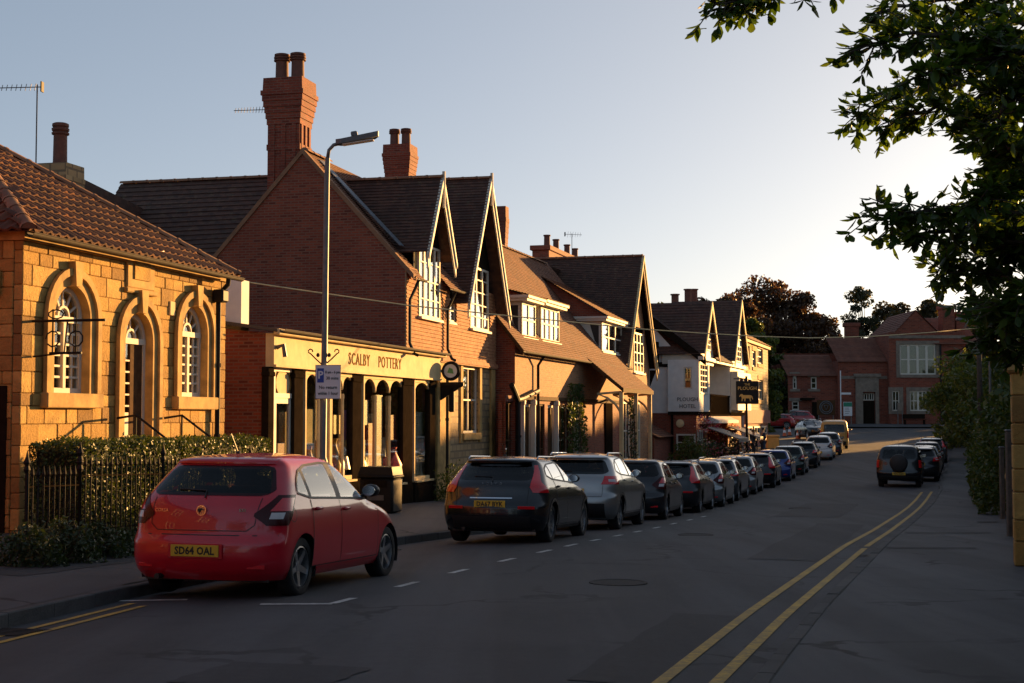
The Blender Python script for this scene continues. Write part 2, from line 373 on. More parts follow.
# ================================================================== SETTING
def strip(fa, fb, Y0, Y1, dy, zf, n, mb=None):
    mb = mb or MB(); P = []
    k = max(1, int(round((Y1 - Y0) / dy)))
    for i in range(k + 1):
        Y = Y0 + (Y1 - Y0) * i / k; a, b = fa(Y), fb(Y); row = []
        for j in range(n + 1):
            X = a + (b - a) * j / n; row.append((X, Y, zf(X, Y)))
        P.append(row)
    return mb.grid(P)
gx = [-2500, -600, -200, -80, -40, -20, 0, 20, 40, 60, 80, 140, 300, 900, 2500]
gy = [-300, -60] + [float(y) for y in range(-40, 175, 5)] + [200, 260, 400, 800, 1600, 3000]
mb = MB(); mb.grid([[(x, y, zr(y) - .12 + (.0 if y < 150 else (y - 150) * .004)) for x in gx] for y in gy])
struct('ground', mb, M['grass'], True)
# road with a slight camber
def zroad(X, Y):
    a, b = kl(Y), kr(Y); t = (X - a) / max(.1, b - a); return zr(Y) + .05 * (1 - (2 * t - 1) ** 2) - .02
road = struct('road', strip(kl, kr, -40, 104, 1.2, zroad, 10), M['asphalt'], True)
mb = MB(); P = []
for i in range(13):
    Y = 104 + i * 2.7; P.append([(X, Y, zr(Y) + .0) for X in (-40, -10, 10, 20, 25, 30, 35, 45, 60, 90, 130)])
struct('side_road', mb.grid(P), M['asphalt'], True)
pl = struct('pavement_left', strip(lambda Y: kl(Y) - 17, lambda Y: kl(Y) - .125, -40, 104, 1.5, zpl, 12), M['pave'], True)
pr = struct('pavement_right', strip(lambda Y: kr(Y) + .125, lambda Y: br(Y) + .8, -40, 112, 1.5, zpr, 5), M['pave'], True)
mb = MB(); mb.grid([[(X, Y, zr(Y) + .13) for X in (-40, 10, 25, 40, 70, 130)] for Y in (136.4, 139, 142, 146, 152)])
struct('pavement_far', mb, M['pave'], True)
# kerbs: stone by stone where they can be told apart
def kerbs(name, kf, sgn, Y1):
    far = MB(); P = []
    for i in range(int(Y1 + 0.5) - 57):
        Y = 57 + i; X = kf(Y)
        P.append([(X, Y, zr(Y) - .05), (X, Y, zr(Y) + .105), (X - sgn * .125, Y, zr(Y) + .112)])
    k = struct(name, far.grid(P), M['kerb'])
    Y = -2.0; ln = .915
    proto = {}
    while Y < 57:
        a = Vector((kf(Y), Y, zr(Y))); dyy = .86
        b = Vector((kf(Y + dyy), Y + dyy, zr(Y + dyy))); d = b - a
        L = d.length; key = rnd.randrange(3)
        if key not in proto:
            m_ = MB(); m_.cbox(.006, .886, -sgn * 0, sgn * .125, -.1, .108 + key * .003, .012); proto[key] = m_.mesh('kerb_stone', M['kerb'])
        o = new_obj('kerb_stone', proto[key], k)
        o.matrix_local = frame_M(a + Vector((0, 0, rnd.uniform(-.004, .004))), d, (-1, .25, 0))
        Y += dyy
    return k
kerbs('kerb_left', kl, 1, 104)
kerbs('kerb_right', kr, -1, 111)
M['patch'] = asphalt('patched_tarmac', (.027, .027, .030), .4, 0, 1.2, .2)
M['iron'] = plain('iron_cover', (.030, .028, .027), .8, .3, 20, .3, Specular_IOR_Level=.2)
# painted markings
def line(fa, Y0, Y1, wdt, mat, name, dy=.9):
    o = strip(lambda Y: fa(Y) - wdt / 2, lambda Y: fa(Y) + wdt / 2, Y0, Y1, dy, lambda X, Y: zroad(X, Y) + .006, 1).build(name, mat, road); return o
line(lambda Y: kr(Y) - .30, -5, 56.5, .095, M['yellow'], 'yellow_line')
line(lambda Y: kr(Y) - .66, -5, 56.0, .095, M['yellow'], 'yellow_line')
line(lambda Y: kl(Y) + .27, -5, 14.6, .08, M['yellow'], 'yellow_line')
line(lambda Y: kl(Y) + .50, -5, 14.3, .08, M['yellow'], 'yellow_line')
BAY = [(14.2, -1.75), (16.3, -1.17), (18.15, -.67), (24.45, 1.27), (35, 4.3), (60, 11.4)]
fb = lambda Y: lx(BAY, Y)
def bayline(Y0, Y1, w_=.09): line(fb, Y0, Y1, w_, M['linewhite'], 'bay_dash', .5)
bayline(14.2, 14.75)
for Yc in (16.3, 18.15, 20.1, 21.9, 23.4, 25.0, 26.8, 28.6, 30.6, 32.6, 34.8, 37.0): bayline(Yc - .32, Yc + .32)
mb = MB()
def bar(X0, X1, Y0, w_=.09):
    P = []
    for j in range(9):
        X = X0 + (X1 - X0) * j / 8; Y = Y0 - (X - X0) * .06
        P.append([(X, Y - w_ / 2, zroad(X, Y) + .006), (X, Y + w_ / 2, zroad(X, Y) + .006)])
    return MB().grid(P)
bar(-2.45, -1.74, 14.22).build('bay_end_mark', M['linewhite'], road)
bar(-4.0, -3.3, 14.9).build('bay_end_mark', M['linewhite'], road)
# tar seams, patches and covers in the tarmac
def patch_on(parent, x0, x1, y0, y1, zf, mat, name, h=.005):
    P = [[(x0 + (x1 - x0) * j / 6 + .29 * (y0 + (y1 - y0) * i / 8 - y0) + .02 * math.sin(i * 2.1 + j), y0 + (y1 - y0) * i / 8 - .28 * (x1 - x0) * j / 6, 0) for j in range(7)] for i in range(9)]
    P = [[(a, b, zf(a, b) + h) for a, b, c in r_] for r_ in P]
    MB().grid(P).build(name, mat, parent, True)
patch_on(road, 3.3, 4.3, 20.5, 33, zroad, M['patch'], 'tarmac_patch')
patch_on(road, .35, .95, 9.5, 13.5, zroad, M['patch'], 'tarmac_patch')
patch_on(road, -2.2, -1.2, 9.3, 10.2, zroad, M['patch'], 'tarmac_patch')
for k_, (X_, Y_) in enumerate(((1.2, 16.5), (3.4, 27), (8.5, 43))):
    mc = MB(); mc.lathe([(.33, 0), (.33, .012), (.30, .014), (.28, .008)], 24, M=Matrix.Translation((X_, Y_, zroad(X_, Y_) + .001))); mc.build('manhole_cover', M['iron'], road)
for Y_ in (12.0, 22.5, 41):
    gd = MB(); X_ = kl(Y_) + .24
    for q_ in range(6): gd.box(-.2, .2, q_ * .065, q_ * .065 + .035, 0, .012, M=Matrix.Translation((X_, Y_, zroad(X_, Y_) + .002)) @ Matrix.Rotation(-R(16), 4, 'Z'))
    gd.box(-.23, .23, -.04, .42, -.01, .003, M=Matrix.Translation((X_, Y_, zroad(X_, Y_) + .002)) @ Matrix.Rotation(-R(16), 4, 'Z')); gd.build('drain_grate', M['iron'], road)
patch_on(road, 6.6, 8.2, 37, 47, zroad, M['patch'], 'tarmac_patch')
patch_on(pr, 5.1, 6.7, 21.5, 21.9, zpr, M['patch'], 'tarmac_seam')
patch_on(pr, 7.0, 8.4, 26, 26.5, zpr, M['patch'], 'tarmac_seam')
patch_on(pr, 9.9, 10.3, 31, 31.5, zpr, M['iron'], 'iron_cover', .008)
patch_on(pr, 13.9, 14.4, 44, 44.6, zpr, M['iron'], 'iron_cover', .008)
patch_on(pl, -6.0, -5.3, 16, 20, zpl, M['patch'], 'tarmac_patch')
patch_on(pl, -4.2, -3.9, 19.3, 19.8, zpl, M['iron'], 'iron_cover', .008)
# ================================================================== BUILDING KIT
HD = R(13.9); U0 = Vector((math.sin(HD), math.cos(HD), 0)); IN0 = Vector((-math.cos(HD), math.sin(HD), 0))
class Bld:
    """local x runs along the street front (away from the camera), y into the building, z is world height"""
    def __init__(s, name, label, p0, heading, base, cat='building'):
        s.h = R(heading); s.u = Vector((math.sin(s.h), math.cos(s.h), 0)); s.i = Vector((-math.cos(s.h), math.sin(s.h), 0))
        s.o = Vector((p0[0], p0[1], 0)); s.base = base
        s.root = thing(name, label, cat, (p0[0], p0[1], base), math.pi / 2 - s.h)
    def loc(s, P): d = Vector(P) - s.o; return Vector((d.dot(s.u), d.dot(s.i), P[2]))
    def wp(s, x, y, z): q = s.o + s.u * x + s.i * y; return Vector((q.x, q.y, z))
    def hit(s, px, py, off=0.0):           # photograph point on the plane y = off  -> (x, z)
        d = at(px, py, 1.0) - Vector((0, 0, CAMZ)); o = s.o + s.i * off
        t = o.dot(s.i) / d.dot(s.i); P = d * t + Vector((0, 0, CAMZ)); return (P - s.o).dot(s.u), P.z
    def hx(s, px, py, x):                  # on the plane x = const -> (y, z)
        d = at(px, py, 1.0) - Vector((0, 0, CAMZ)); o = s.o + s.u * x
        t = o.dot(s.u) / d.dot(s.u); P = d * t + Vector((0, 0, CAMZ)); return (P - s.o).dot(s.i), P.z
    def part(s, name, mb, mats, parent=None, smooth=False, kind=None, label=None):
        return mb.build(name, mats, parent or s.root, smooth, kind, dz=-s.base, label=label)
    def parts(s, name, mb, mats, parent=None, smooth=False):
        for q in mb.split(): s.part(name, q, mats, parent, smooth)
    def M(s, x, y, z): return Matrix.Translation((x, y, z - s.base))
def wall(mb, x0, x1, z0, z1, y, ops=(), rev=.18, mi=0, mi_rev=None, axis='x', flip=False):
    """wall sheet in the plane y (axis x) or x (axis y) with rectangular openings and their reveals"""
    xs = sorted({x0, x1, *[q for o in ops for q in o[:2]]}); zs = sorted({z0, z1, *[q for o in ops for q in o[2:4]]})
    T = (lambda a, z, d=0: (a, y + d, z)) if axis == 'x' else (lambda a, z, d=0: (y + d, a, z))
    mr = mi if mi_rev is None else mi_rev
    for i in range(len(xs) - 1):
        for j in range(len(zs) - 1):
            cx, cz = (xs[i] + xs[i + 1]) / 2, (zs[j] + zs[j + 1]) / 2
            if any(o[0] < cx < o[1] and o[2] < cz < o[3] for o in ops): continue
            q = [T(xs[i], zs[j]), T(xs[i + 1], zs[j]), T(xs[i + 1], zs[j + 1]), T(xs[i], zs[j + 1])]
            mb.poly(q[::-1] if (axis == 'y') != flip else q, mi)
    for o in ops:
        a, b, c, d = o[:4]
        for q in (((a, c), (a, d)), ((b, d), (b, c)), ((a, d), (b, d)), ((b, c), (a, c))):
            (p1, p2) = q; mb.poly([T(*p1), T(*p2), T(*p2, rev), T(*p1, rev)], mr)
def window(B, x0, x1, z0, z1, y, cols=2, rows=2, fw=.06, bar=.025, mat='white', back='curtain', glass='glass', sill=.0, mid=None, dep=.07, name='window'):
    """joinery frame (> glass, room) standing in the plane y of the front"""
    m = MB()
    m.box(x0, x0 + fw, y, y + dep, z0, z1); m.box(x1 - fw, x1, y, y + dep, z0, z1)
    m.box(x0 + fw, x1 - fw, y, y + dep, z1 - fw, z1); m.box(x0 + fw, x1 - fw, y, y + dep, z0, z0 + fw)
    for i in range(1, cols):
        x = x0 + (x1 - x0) * i / cols; b_ = bar if mid is None or i not in mid else fw * .8
        m.box(x - b_, x + b_, y + .006, y + dep - .006, z0 + fw, z1 - fw)
    for j in range(1, rows):
        z = z0 + (z1 - z0) * j / rows; m.box(x0 + fw, x1 - fw, y + .010, y + dep - .010, z - bar, z + bar)
    if sill: m.box(x0 - .06, x1 + .06, y - sill, y + .02, z0 - .07, z0 - .002)
    w_ = B.part(name, m, M[mat])
    g = MB(); g.box(x0 + fw * .5, x1 - fw * .5, y + dep * .5, y + dep * .5 + .005, z0 + fw * .5, z1 - fw * .5); B.part('glass', g, M[glass], w_)
    if back:
        g = MB(); g.box(x0 + .01, x1 - .01, y + dep + .10, y + dep + .12, z0 + .01, z1 - .01); B.part('curtain' if back == 'curtain' else 'room', g, M[back], w_)
    return w_
def window_y(B, y0, y1, z0, z1, x, cols=2, rows=2, fw=.06, mat='white', back='inside', dep=.07):
    """the same in a wall that faces along the street"""
    m = MB(); m.box(x, x + dep, y0, y0 + fw, z0, z1); m.box(x, x + dep, y1 - fw, y1, z0, z1)
    m.box(x, x + dep, y0 + fw, y1 - fw, z1 - fw, z1); m.box(x, x + dep, y0 + fw, y1 - fw, z0, z0 + fw)
    for i in range(1, cols): y = y0 + (y1 - y0) * i / cols; m.box(x + .006, x + dep - .006, y - .025, y + .025, z0 + fw, z1 - fw)
    for j in range(1, rows): z = z0 + (z1 - z0) * j / rows; m.box(x + .01, x + dep - .01, y0 + fw, y1 - fw, z - .025, z + .025)
    w_ = B.part('window', m, M[mat])
    g = MB(); g.box(x + dep * .5, x + dep * .5 + .005, y0 + fw * .5, y1 - fw * .5, z0 + fw * .5, z1 - fw * .5); B.part('glass', g, M['glass'], w_)
    g = MB(); g.box(x + dep + .1, x + dep + .12, y0 + .01, y1 - .01, z0 + .01, z1 - .01); B.part('room', g, M[back], w_)
    return w_
def roofslope(mb, A, B_, C, D, gauge=.11, lift=.024, mi=0):
    """A-B eave, D-C top; overlapping tile courses"""
    A, B_, C, D = map(Vector, (A, B_, C, D))
    n = max(2, int(((D - A).length + (C - B_).length) / 2 / gauge))
    nrm = (B_ - A).cross(D - A)
    if nrm.length < 1e-9: nrm = (C - B_).cross(D - A)
    nrm.normalize()
    if nrm.z < 0: nrm = -nrm
    up = nrm * lift
    for i in range(n):
        t0, t1 = i / n, min(1, (i + 1.0) / n)
        l0, l1, r0, r1 = A.lerp(D, t0), A.lerp(D, t1), B_.lerp(C, t0), B_.lerp(C, t1)
        j0 = up * rnd.uniform(.85, 1.15)
        mb.poly([l0 + j0, r0 + j0, r1, l1], mi); mb.poly([l0, r0, r0 + j0, l0 + j0], mi)
    return mb
def slab(mb, pts, th=.1, mi=0):
    mb.prism(pts, (0, 0, -th), mi)
def beam(mb, a, b, w_, h_, mi=0, up=(0, 0, 1)):
    """rectangular timber from a to b: w_ across, h_ along up"""
    a, b = Vector(a), Vector(b); d = (b - a).normalized(); s_ = d.cross(Vector(up))
    s_ = s_.normalized() if s_.length > 1e-6 else Vector((1, 0, 0)); u_ = s_.cross(d)
    mb.prism([a - s_ * w_ / 2 - u_ * h_ / 2, a + s_ * w_ / 2 - u_ * h_ / 2, a + s_ * w_ / 2 + u_ * h_ / 2, a - s_ * w_ / 2 + u_ * h_ / 2], b - a, mi)
def ridge(B, a, b, n=None, mat='ridge', parent=None, r=.11):
    """half-round ridge tiles, one object each"""
    a, b = Vector(a), Vector(b); L = (b - a).length; n = n or max(1, int(L / .45)); d = (b - a) / n
    x = d.normalized(); side = x.cross(Vector((0, 0, 1))).normalized(); up = side.cross(x)
    ln = d.length
    m = MB(); P = []
    for k in range(6):
        q = math.pi * k / 5; P.append((math.cos(q) * r, math.sin(q) * r * .8))
    rows = []
    for xx, e in ((0, 1.0), (.0, 1.12), (ln * .14, 1.12), (ln * .14, 1.0), (ln * .99, 1.0)):
        rows.append([(xx, p * e, q * e - .03) for p, q in P])
    m.grid(rows); m.poly([p for p in rows[1]])
    me = m.mesh('ridge_tile', M[mat], 50)
    for k in range(n):
        o = new_obj('ridge_tile', me, parent or B.root); p = a + d * k
        Mx = Matrix.Identity(4)
        for i in range(3): Mx[i][0], Mx[i][1], Mx[i][2] = x[i], side[i], up[i]
        Mx.translation = p - Vector((0, 0, B.base)); o.matrix_local = Mx
def pot_mesh(h=.8, r=.15):
    m = MB(); m.lathe([(r * 1.12, 0), (r * 1.05, .06), (r, .1), (r * .95, h * .72), (r * 1.22, h * .73), (r * 1.25, h * .77), (r * 1.0, h * .79), (r * 1.22, h * .82), (r * 1.25, h * .87), (r * 1.0, h * .89), (r * 1.18, h * .92), (r * 1.16, h * .98), (r * .9, h), (r * .7, h)], 14)
    return m.mesh('pot', M['pot'], 40)
def chimney(B, x, y, wx, wy, z0, z1, npots, mat='brick', flare=.10, pot_h=.75, pot_r=.15, along='y', parent=None):
    m = MB()
    hx_, hy = wx / 2, wy / 2; H_ = z1 - z0
    def ring(z, e): return [(x - hx_ - e, y - hy - e, z), (x + hx_ + e, y - hy - e, z), (x + hx_ + e, y + hy + e, z), (x - hx_ - e, y + hy + e, z)]
    prof = [(z0, 0), (z0 + H_ * .38, 0), (z0 + H_ * .38, .025), (z0 + H_ * .43, .025), (z0 + H_ * .43, 0), (z0 + H_ * .60, 0)]
    for k in range(5): prof += [(z0 + H_ * (.60 + .05 * k), flare * (k + 1) / 5), (z0 + H_ * (.65 + .05 * k), flare * (k + 1) / 5)]
    prof += [(z0 + H_ * .85, flare * 1.25), (z0 + H_ * .89, flare * 1.25), (z0 + H_ * .89, flare * .9), (z1, flare * .8)]
    rows = [ring(*p) for p in prof]
    for i in range(len(rows) - 1):
        for k in range(4): m.poly([rows[i][k], rows[i][(k + 1) % 4], rows[i + 1][(k + 1) % 4], rows[i + 1][k]])
    m.poly(rows[-1])
    c = B.part('chimney', m, M[mat], parent)
    # corner ribs of the stack
    rb = MB()
    for k in range(3):
        t = (k + .5) / 3 - .5
        rb.box(x + wx * t - .06, x + wx * t + .06, y - hy - .035, y - hy + .01, z0 + H_ * .05, z0 + H_ * .6)
        rb.box(x - hx_ - .035, x - hx_ + .01, y + wy * t - .06, y + wy * t + .06, z0 + H_ * .05, z0 + H_ * .6)
    B.parts('brick_rib', rb, M[mat], c)
    me = pot_mesh(pot_h, pot_r)
    for k in range(npots):
        t = (k + .5) / npots - .5; sp = (wy if along == 'y' else wx) * 1.0
        o = new_obj('chimney_pot', me, c); o.location = (x + (0 if along == 'y' else t * sp), y + (t * sp if along == 'y' else 0), z1 - B.base - .01)
    return c
def downpipe(B, pts, r=.04, brk=True):
    m = MB(); m.tube(pts, r, 8)
    for i in range(len(pts) - 1):
        a, b = Vector(pts[i]), Vector(pts[i + 1])
        if (b - a).length > 1.2:
            for k in range(1, 3):
                p = a.lerp(b, k / 3); m.tube([p - Vector((0, 0, .04)), p + Vector((0, 0, .04))], r * 1.35, 8)
    return B.part('downpipe', m, M['black'], smooth=40)
def gutter(B, a, b, r=.06, mat='gutter'):
    a, b = Vector(a), Vector(b); x = (b - a).normalized(); s_ = x.cross(Vector((0, 0, 1))).normalized()
    m = MB(); rows = []
    for p in (a, b): rows.append([p + s_ * math.cos(math.pi + math.pi * k / 6) * r + Vector((0, 0, math.sin(math.pi + math.pi * k / 6) * r)) for k in range(7)])
    m.grid(rows); rows2 = [[q + (q - p) * -.12 for q in row] for row, p in zip(rows, (a, b))]; m.grid([r_[::-1] for r_ in rows2])
    for q in (0, -1): m.tube([rows[0][q], rows[1][q]], .009, 5)
    return B.part('gutter', m, M[mat], smooth=40)
def aerial(name, label, base, mast, boom_dir, boom=1.1, n=11, el=.18, off=0.0):
    t = thing(name, label, 'aerial', base); m = MB(); m.tube([(0, 0, 0), (0, 0, mast)], .018, 6); m.build('mast', M['greymetal'], t)
    d = Vector(boom_dir).normalized(); s_ = d.cross(Vector((0, 0, 1))); c = Vector((0, 0, mast - .06)) + d * off
    m = MB(); m.tube([c - d * .12, c + d * boom], .012, 5); m.build('boom', M['greymetal'], t)
    for k in range(n):
        p = c + d * (boom * (k + .4) / n); e = el * (1.25 - .4 * k / n); m = MB(); m.tube([p - s_ * e * .25 - Vector((0, 0, e * .6)), p + s_ * e * .25 + Vector((0, 0, e * .6))], .009, 4); m.build('element', M['greymetal'], t)
    m = MB(); m.box(-.015, .015, -.07, .07, -.12, .12, M=Matrix.Translation(c - d * .12) @ Matrix.Rotation(math.atan2(d.y, d.x), 4, 'Z')); m.build('reflector', M['black'], t)
    return t
def bargeboards(B, apex, lf, rf, th=.05, dep=.2, mat='white', out=None):
    """pair of boards under a gable verge; points (x, z) in the plane y"""
    y = out; m = MB()
    for foot in (lf, rf):
        a = Vector((apex[0], y, apex[1])); f = Vector((foot[0], y, foot[1]))
        dn = Vector((0, 0, -dep)); m.prism([a, f, f + dn, a + dn * 1.25], (0, th, 0))
    return B.part('bargeboard', m, M[mat])

def roof_cut(mb, x0, x1, y0, z0, y1, z1, gaps, ys, gauge=.11):
    """one roof slope whose eaves are interrupted behind the given gables"""
    k = (z1 - z0) / (y1 - y0); x = x0
    for a, b in sorted(gaps) + [(x1, x1)]:
        if a > x: roofslope(mb, (x, y0, z0), (a, y0, z0), (a, y1, z1), (x, y1, z1), gauge)
        if b > a: zq = z0 + k * (ys - y0); roofslope(mb, (a, ys, zq), (b, ys, zq), (b, y1, z1), (a, y1, z1), gauge)
        x = b
# ================================================================== FOLIAGE KIT
rng = np.random.default_rng(11)
def quads_mesh(name, V, mat, nv=4):
    """V: (n, nv, 3) one face per leaf"""
    n = V.shape[0]; me = bpy.data.meshes.new(name)
    me.vertices.add(n * nv); me.vertices.foreach_set('co', V.astype(np.float32).ravel())
    me.loops.add(n * nv); me.loops.foreach_set('vertex_index', np.arange(n * nv, dtype=np.int32))
    me.polygons.add(n); me.polygons.foreach_set('loop_start', np.arange(0, n * nv, nv, dtype=np.int32))
    me.materials.append(mat); me.update(calc_edges=True); me.validate(); return me
def leaf_quads(P, size, aspect=.55, nbias=None, jit=.35, droop=0.0):
    n = len(P); a = rng.normal(size=(n, 3)); a[:, 2] -= droop; a /= np.linalg.norm(a, axis=1)[:, None]
    b = rng.normal(size=(n, 3))
    if nbias is not None: b = np.cross(a, nbias + rng.normal(size=(n, 3)) * .7)
    b -= a * (a * b).sum(1)[:, None]; b /= np.maximum(np.linalg.norm(b, axis=1), 1e-6)[:, None]
    s = size * (1 + jit * rng.uniform(-1, 1, n))[:, None]
    a = a * s; b = b * s * aspect
    return np.stack([P - a * .5, P + b * .5 - a * .05, P + a * .5, P - b * .5 - a * .05], 1)
def box_cloud(n, x0, x1, y0, y1, z0, z1, depth=.08, wob=.05):
    """points on the skin of a clipped box, with outward normals"""
    dx, dy, dz = x1 - x0, y1 - y0, z1 - z0
    A = np.array([dx * dy, dx * dz, dx * dz, dy * dz, dy * dz]); f = rng.choice(5, n, p=A / A.sum())
    u = rng.uniform(size=(n, 3)) * np.array([dx, dy, dz]) + np.array([x0, y0, z0]); N = np.zeros((n, 3))
    dd = rng.uniform(-depth, depth * .35, n)
    for k, (ax, val, sg) in enumerate(((2, z1, 1), (1, y0, -1), (1, y1, 1), (0, x0, -1), (0, x1, 1))):
        i = f == k; u[i, ax] = val + sg * dd[i]; N[i, ax] = sg
    lump = np.sin(u[:, 0] * 5.1 + u[:, 2] * 3) * np.sin(u[:, 1] * 4.3 + u[:, 0] * 1.7) + .6 * np.sin(u[:, 0] * 13 + u[:, 1] * 11 + u[:, 2] * 9)
    return u + N * (wob * lump)[:, None], N
def hedge(name, label, x0, x1, y0, y1, z0, z1, n, parent_M, mat='leaf_hedge', size=.05, group=None, wob=.04, cat='hedge', depth=.1):
    t = thing(name, label, cat, group=group); t.matrix_world = parent_M
    P, N = box_cloud(n, x0, x1, y0, y1, z0, z1, depth, wob)
    new_obj('foliage', quads_mesh('foliage', leaf_quads(P, size, .6, N), M[mat]), t)
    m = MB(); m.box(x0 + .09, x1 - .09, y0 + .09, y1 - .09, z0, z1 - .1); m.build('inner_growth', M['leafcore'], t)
    return t
M['leaf_hedge2'] = leaf_mat('garden_hedge_leaves', [(0, (.018, .034, .010)), (.7, (.036, .058, .014)), (1, (.07, .085, .02))], .3)
M['leaf_lime'] = leaf_mat('lime_leaves', [(0, (.04, .065, .012)), (.6, (.08, .11, .018)), (1, (.14, .15, .025))], .4)
M['leaf_dusk'] = leaf_mat('dusky_leaves', [(0, (.03, .03, .012)), (.6, (.05, .045, .016)), (1, (.08, .06, .02))], .35)
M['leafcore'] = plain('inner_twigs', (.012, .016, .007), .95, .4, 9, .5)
def limb(mb, a, b, r0, r1, n=6, bend=.08, seg=5):
    a, b = Vector(a), Vector(b); L = (b - a).length; pts = []
    o = Vector([rnd.uniform(-1, 1) for _ in range(3)]) * L * bend
    for k in range(seg + 1):
        t = k / seg; pts.append(a.lerp(b, t) + o * math.sin(math.pi * t))
    mb.tube(pts, [r0 + (r1 - r0) * k / seg for k in range(seg + 1)], n); return pts
def tree(name, label, base, H, rad, crown_z, mat, n=9000, leaf=.22, trunk_r=.25, clumps=40, shape=(1, 1, .85), group=None, seedk=0, droop=.0, hollow=.35, cat='tree', lobes=None):
    """trunk, limbs to every clump, and leaves scattered in uneven clumps through the crown"""
    t = thing(name, label, cat, base, group=group); r_ = random.Random(hash((round(base[0], 1), round(base[1], 1), seedk)) & 0xffff)
    g = np.random.default_rng(r_.randrange(99999))
    c0 = Vector((0, 0, crown_z)); rh = (H - crown_z)
    cs = []
    while len(cs) < clumps:
        p = Vector([r_.uniform(-1, 1) for _ in range(3)])
        if p.length > 1 or p.length < hollow: continue
        if lobes and not any((p - Vector(l[:3])).length < l[3] for l in lobes): continue
        z = p.z * rh * shape[2] + rh * (1 - shape[2]) ; 
        cs.append(c0 + Vector((p.x * rad * shape[0], p.y * rad * shape[1], z)))
    tk = MB(); top = Vector((r_.uniform(-.2, .2), r_.uniform(-.2, .2), crown_z + rh * .35))
    pts = limb(tk, (0, 0, -.2), top, trunk_r, trunk_r * .35, 9, .03, 6); tk.build('trunk', M['bark'], t, True)
    br_ = MB()
    for c in cs[:min(len(cs), 34)]:
        s_ = pts[min(6, max(1, int(2 + 4 * r_.random())))]; limb(br_, s_, c, trunk_r * .3, .02, 5, .1, 4)
    br_.build('limbs', M['bark'], t, True)
    V = []
    cr = rad * 1.15 / (clumps ** (1 / 3))
    per = n // clumps
    for c in cs:
        q = g.normal(size=(per, 3)); q /= np.linalg.norm(q, axis=1)[:, None]
        s_ = cr * r_.uniform(.65, 1.35); q *= (g.uniform(.15, 1, per) ** .5)[:, None] * s_; q[:, 2] *= .7
        V.append(q + np.array(c))
    P = np.concatenate(V); new_obj('crown', quads_mesh('crown', leaf_quads(P, leaf, .6, None, .4, droop), M[mat]), t)
    return t
# ================================================================== STONE HALL
def band(mb, inn, out, y0, y1, mi=0):
    """solid between two (x, z) polylines, from y0 (front) to y1"""
    n = len(inn)
    for i in range(n - 1):
        a, b, c, d = inn[i], inn[i + 1], out[i + 1], out[i]
        mb.poly([(a[0], y0, a[1]), (d[0], y0, d[1]), (c[0], y0, c[1]), (b[0], y0, b[1])], mi)
        mb.poly([(a[0], y0, a[1]), (b[0], y0, b[1]), (b[0], y1, b[1]), (a[0], y1, a[1])], mi)
        mb.poly([(d[0], y0, d[1]), (d[0], y1, d[1]), (c[0], y1, c[1]), (c[0], y0, c[1])], mi)
def archline(cx, r, zs, z0, n=14):
    return [(cx - r, z0), (cx - r, zs)] + [(cx - r * math.cos(math.pi * k / n), zs + r * math.sin(math.pi * k / n)) for k in range(1, n)] + [(cx + r, zs), (cx + r, z0)]
HB = Bld('stone_hall', 'single-storey golden sandstone hall with arched windows and red pantile roof', (-7.50, 22.13), 13.9, -.30)
HL = 7.21
OPS = []
for px0, px1, ptop, pbot in ((54.5, 84, 283, 393), (125, 146.5, 311, 455), (183, 202, 305.5, 397)):
    xa, za = HB.hit(px0, pbot); xb, zb = HB.hit(px1, pbot); xm, zt = HB.hit((px0 + px1) / 2, ptop)
    OPS.append([(xa + xb) / 2, (xb - xa) / 2, (za + zb) / 2, zt])
r_w = (OPS[0][1] + OPS[2][1]) / 2
zs_w = (OPS[0][2] + OPS[2][2]) / 2; zt_w = (OPS[0][3] + OPS[2][3]) / 2
OPS[0][1] = OPS[2][1] = .56; OPS[1][1] = .52
OPS[0][2] = OPS[2][2] = zs_w; OPS[0][3] = OPS[2][3] = zt_w
HE = HB.hit(28, 232)[1]; HE = (HE + HB.hit(234, 279)[1]) / 2        # eaves height
OPS[1][2] = HB.base + .95
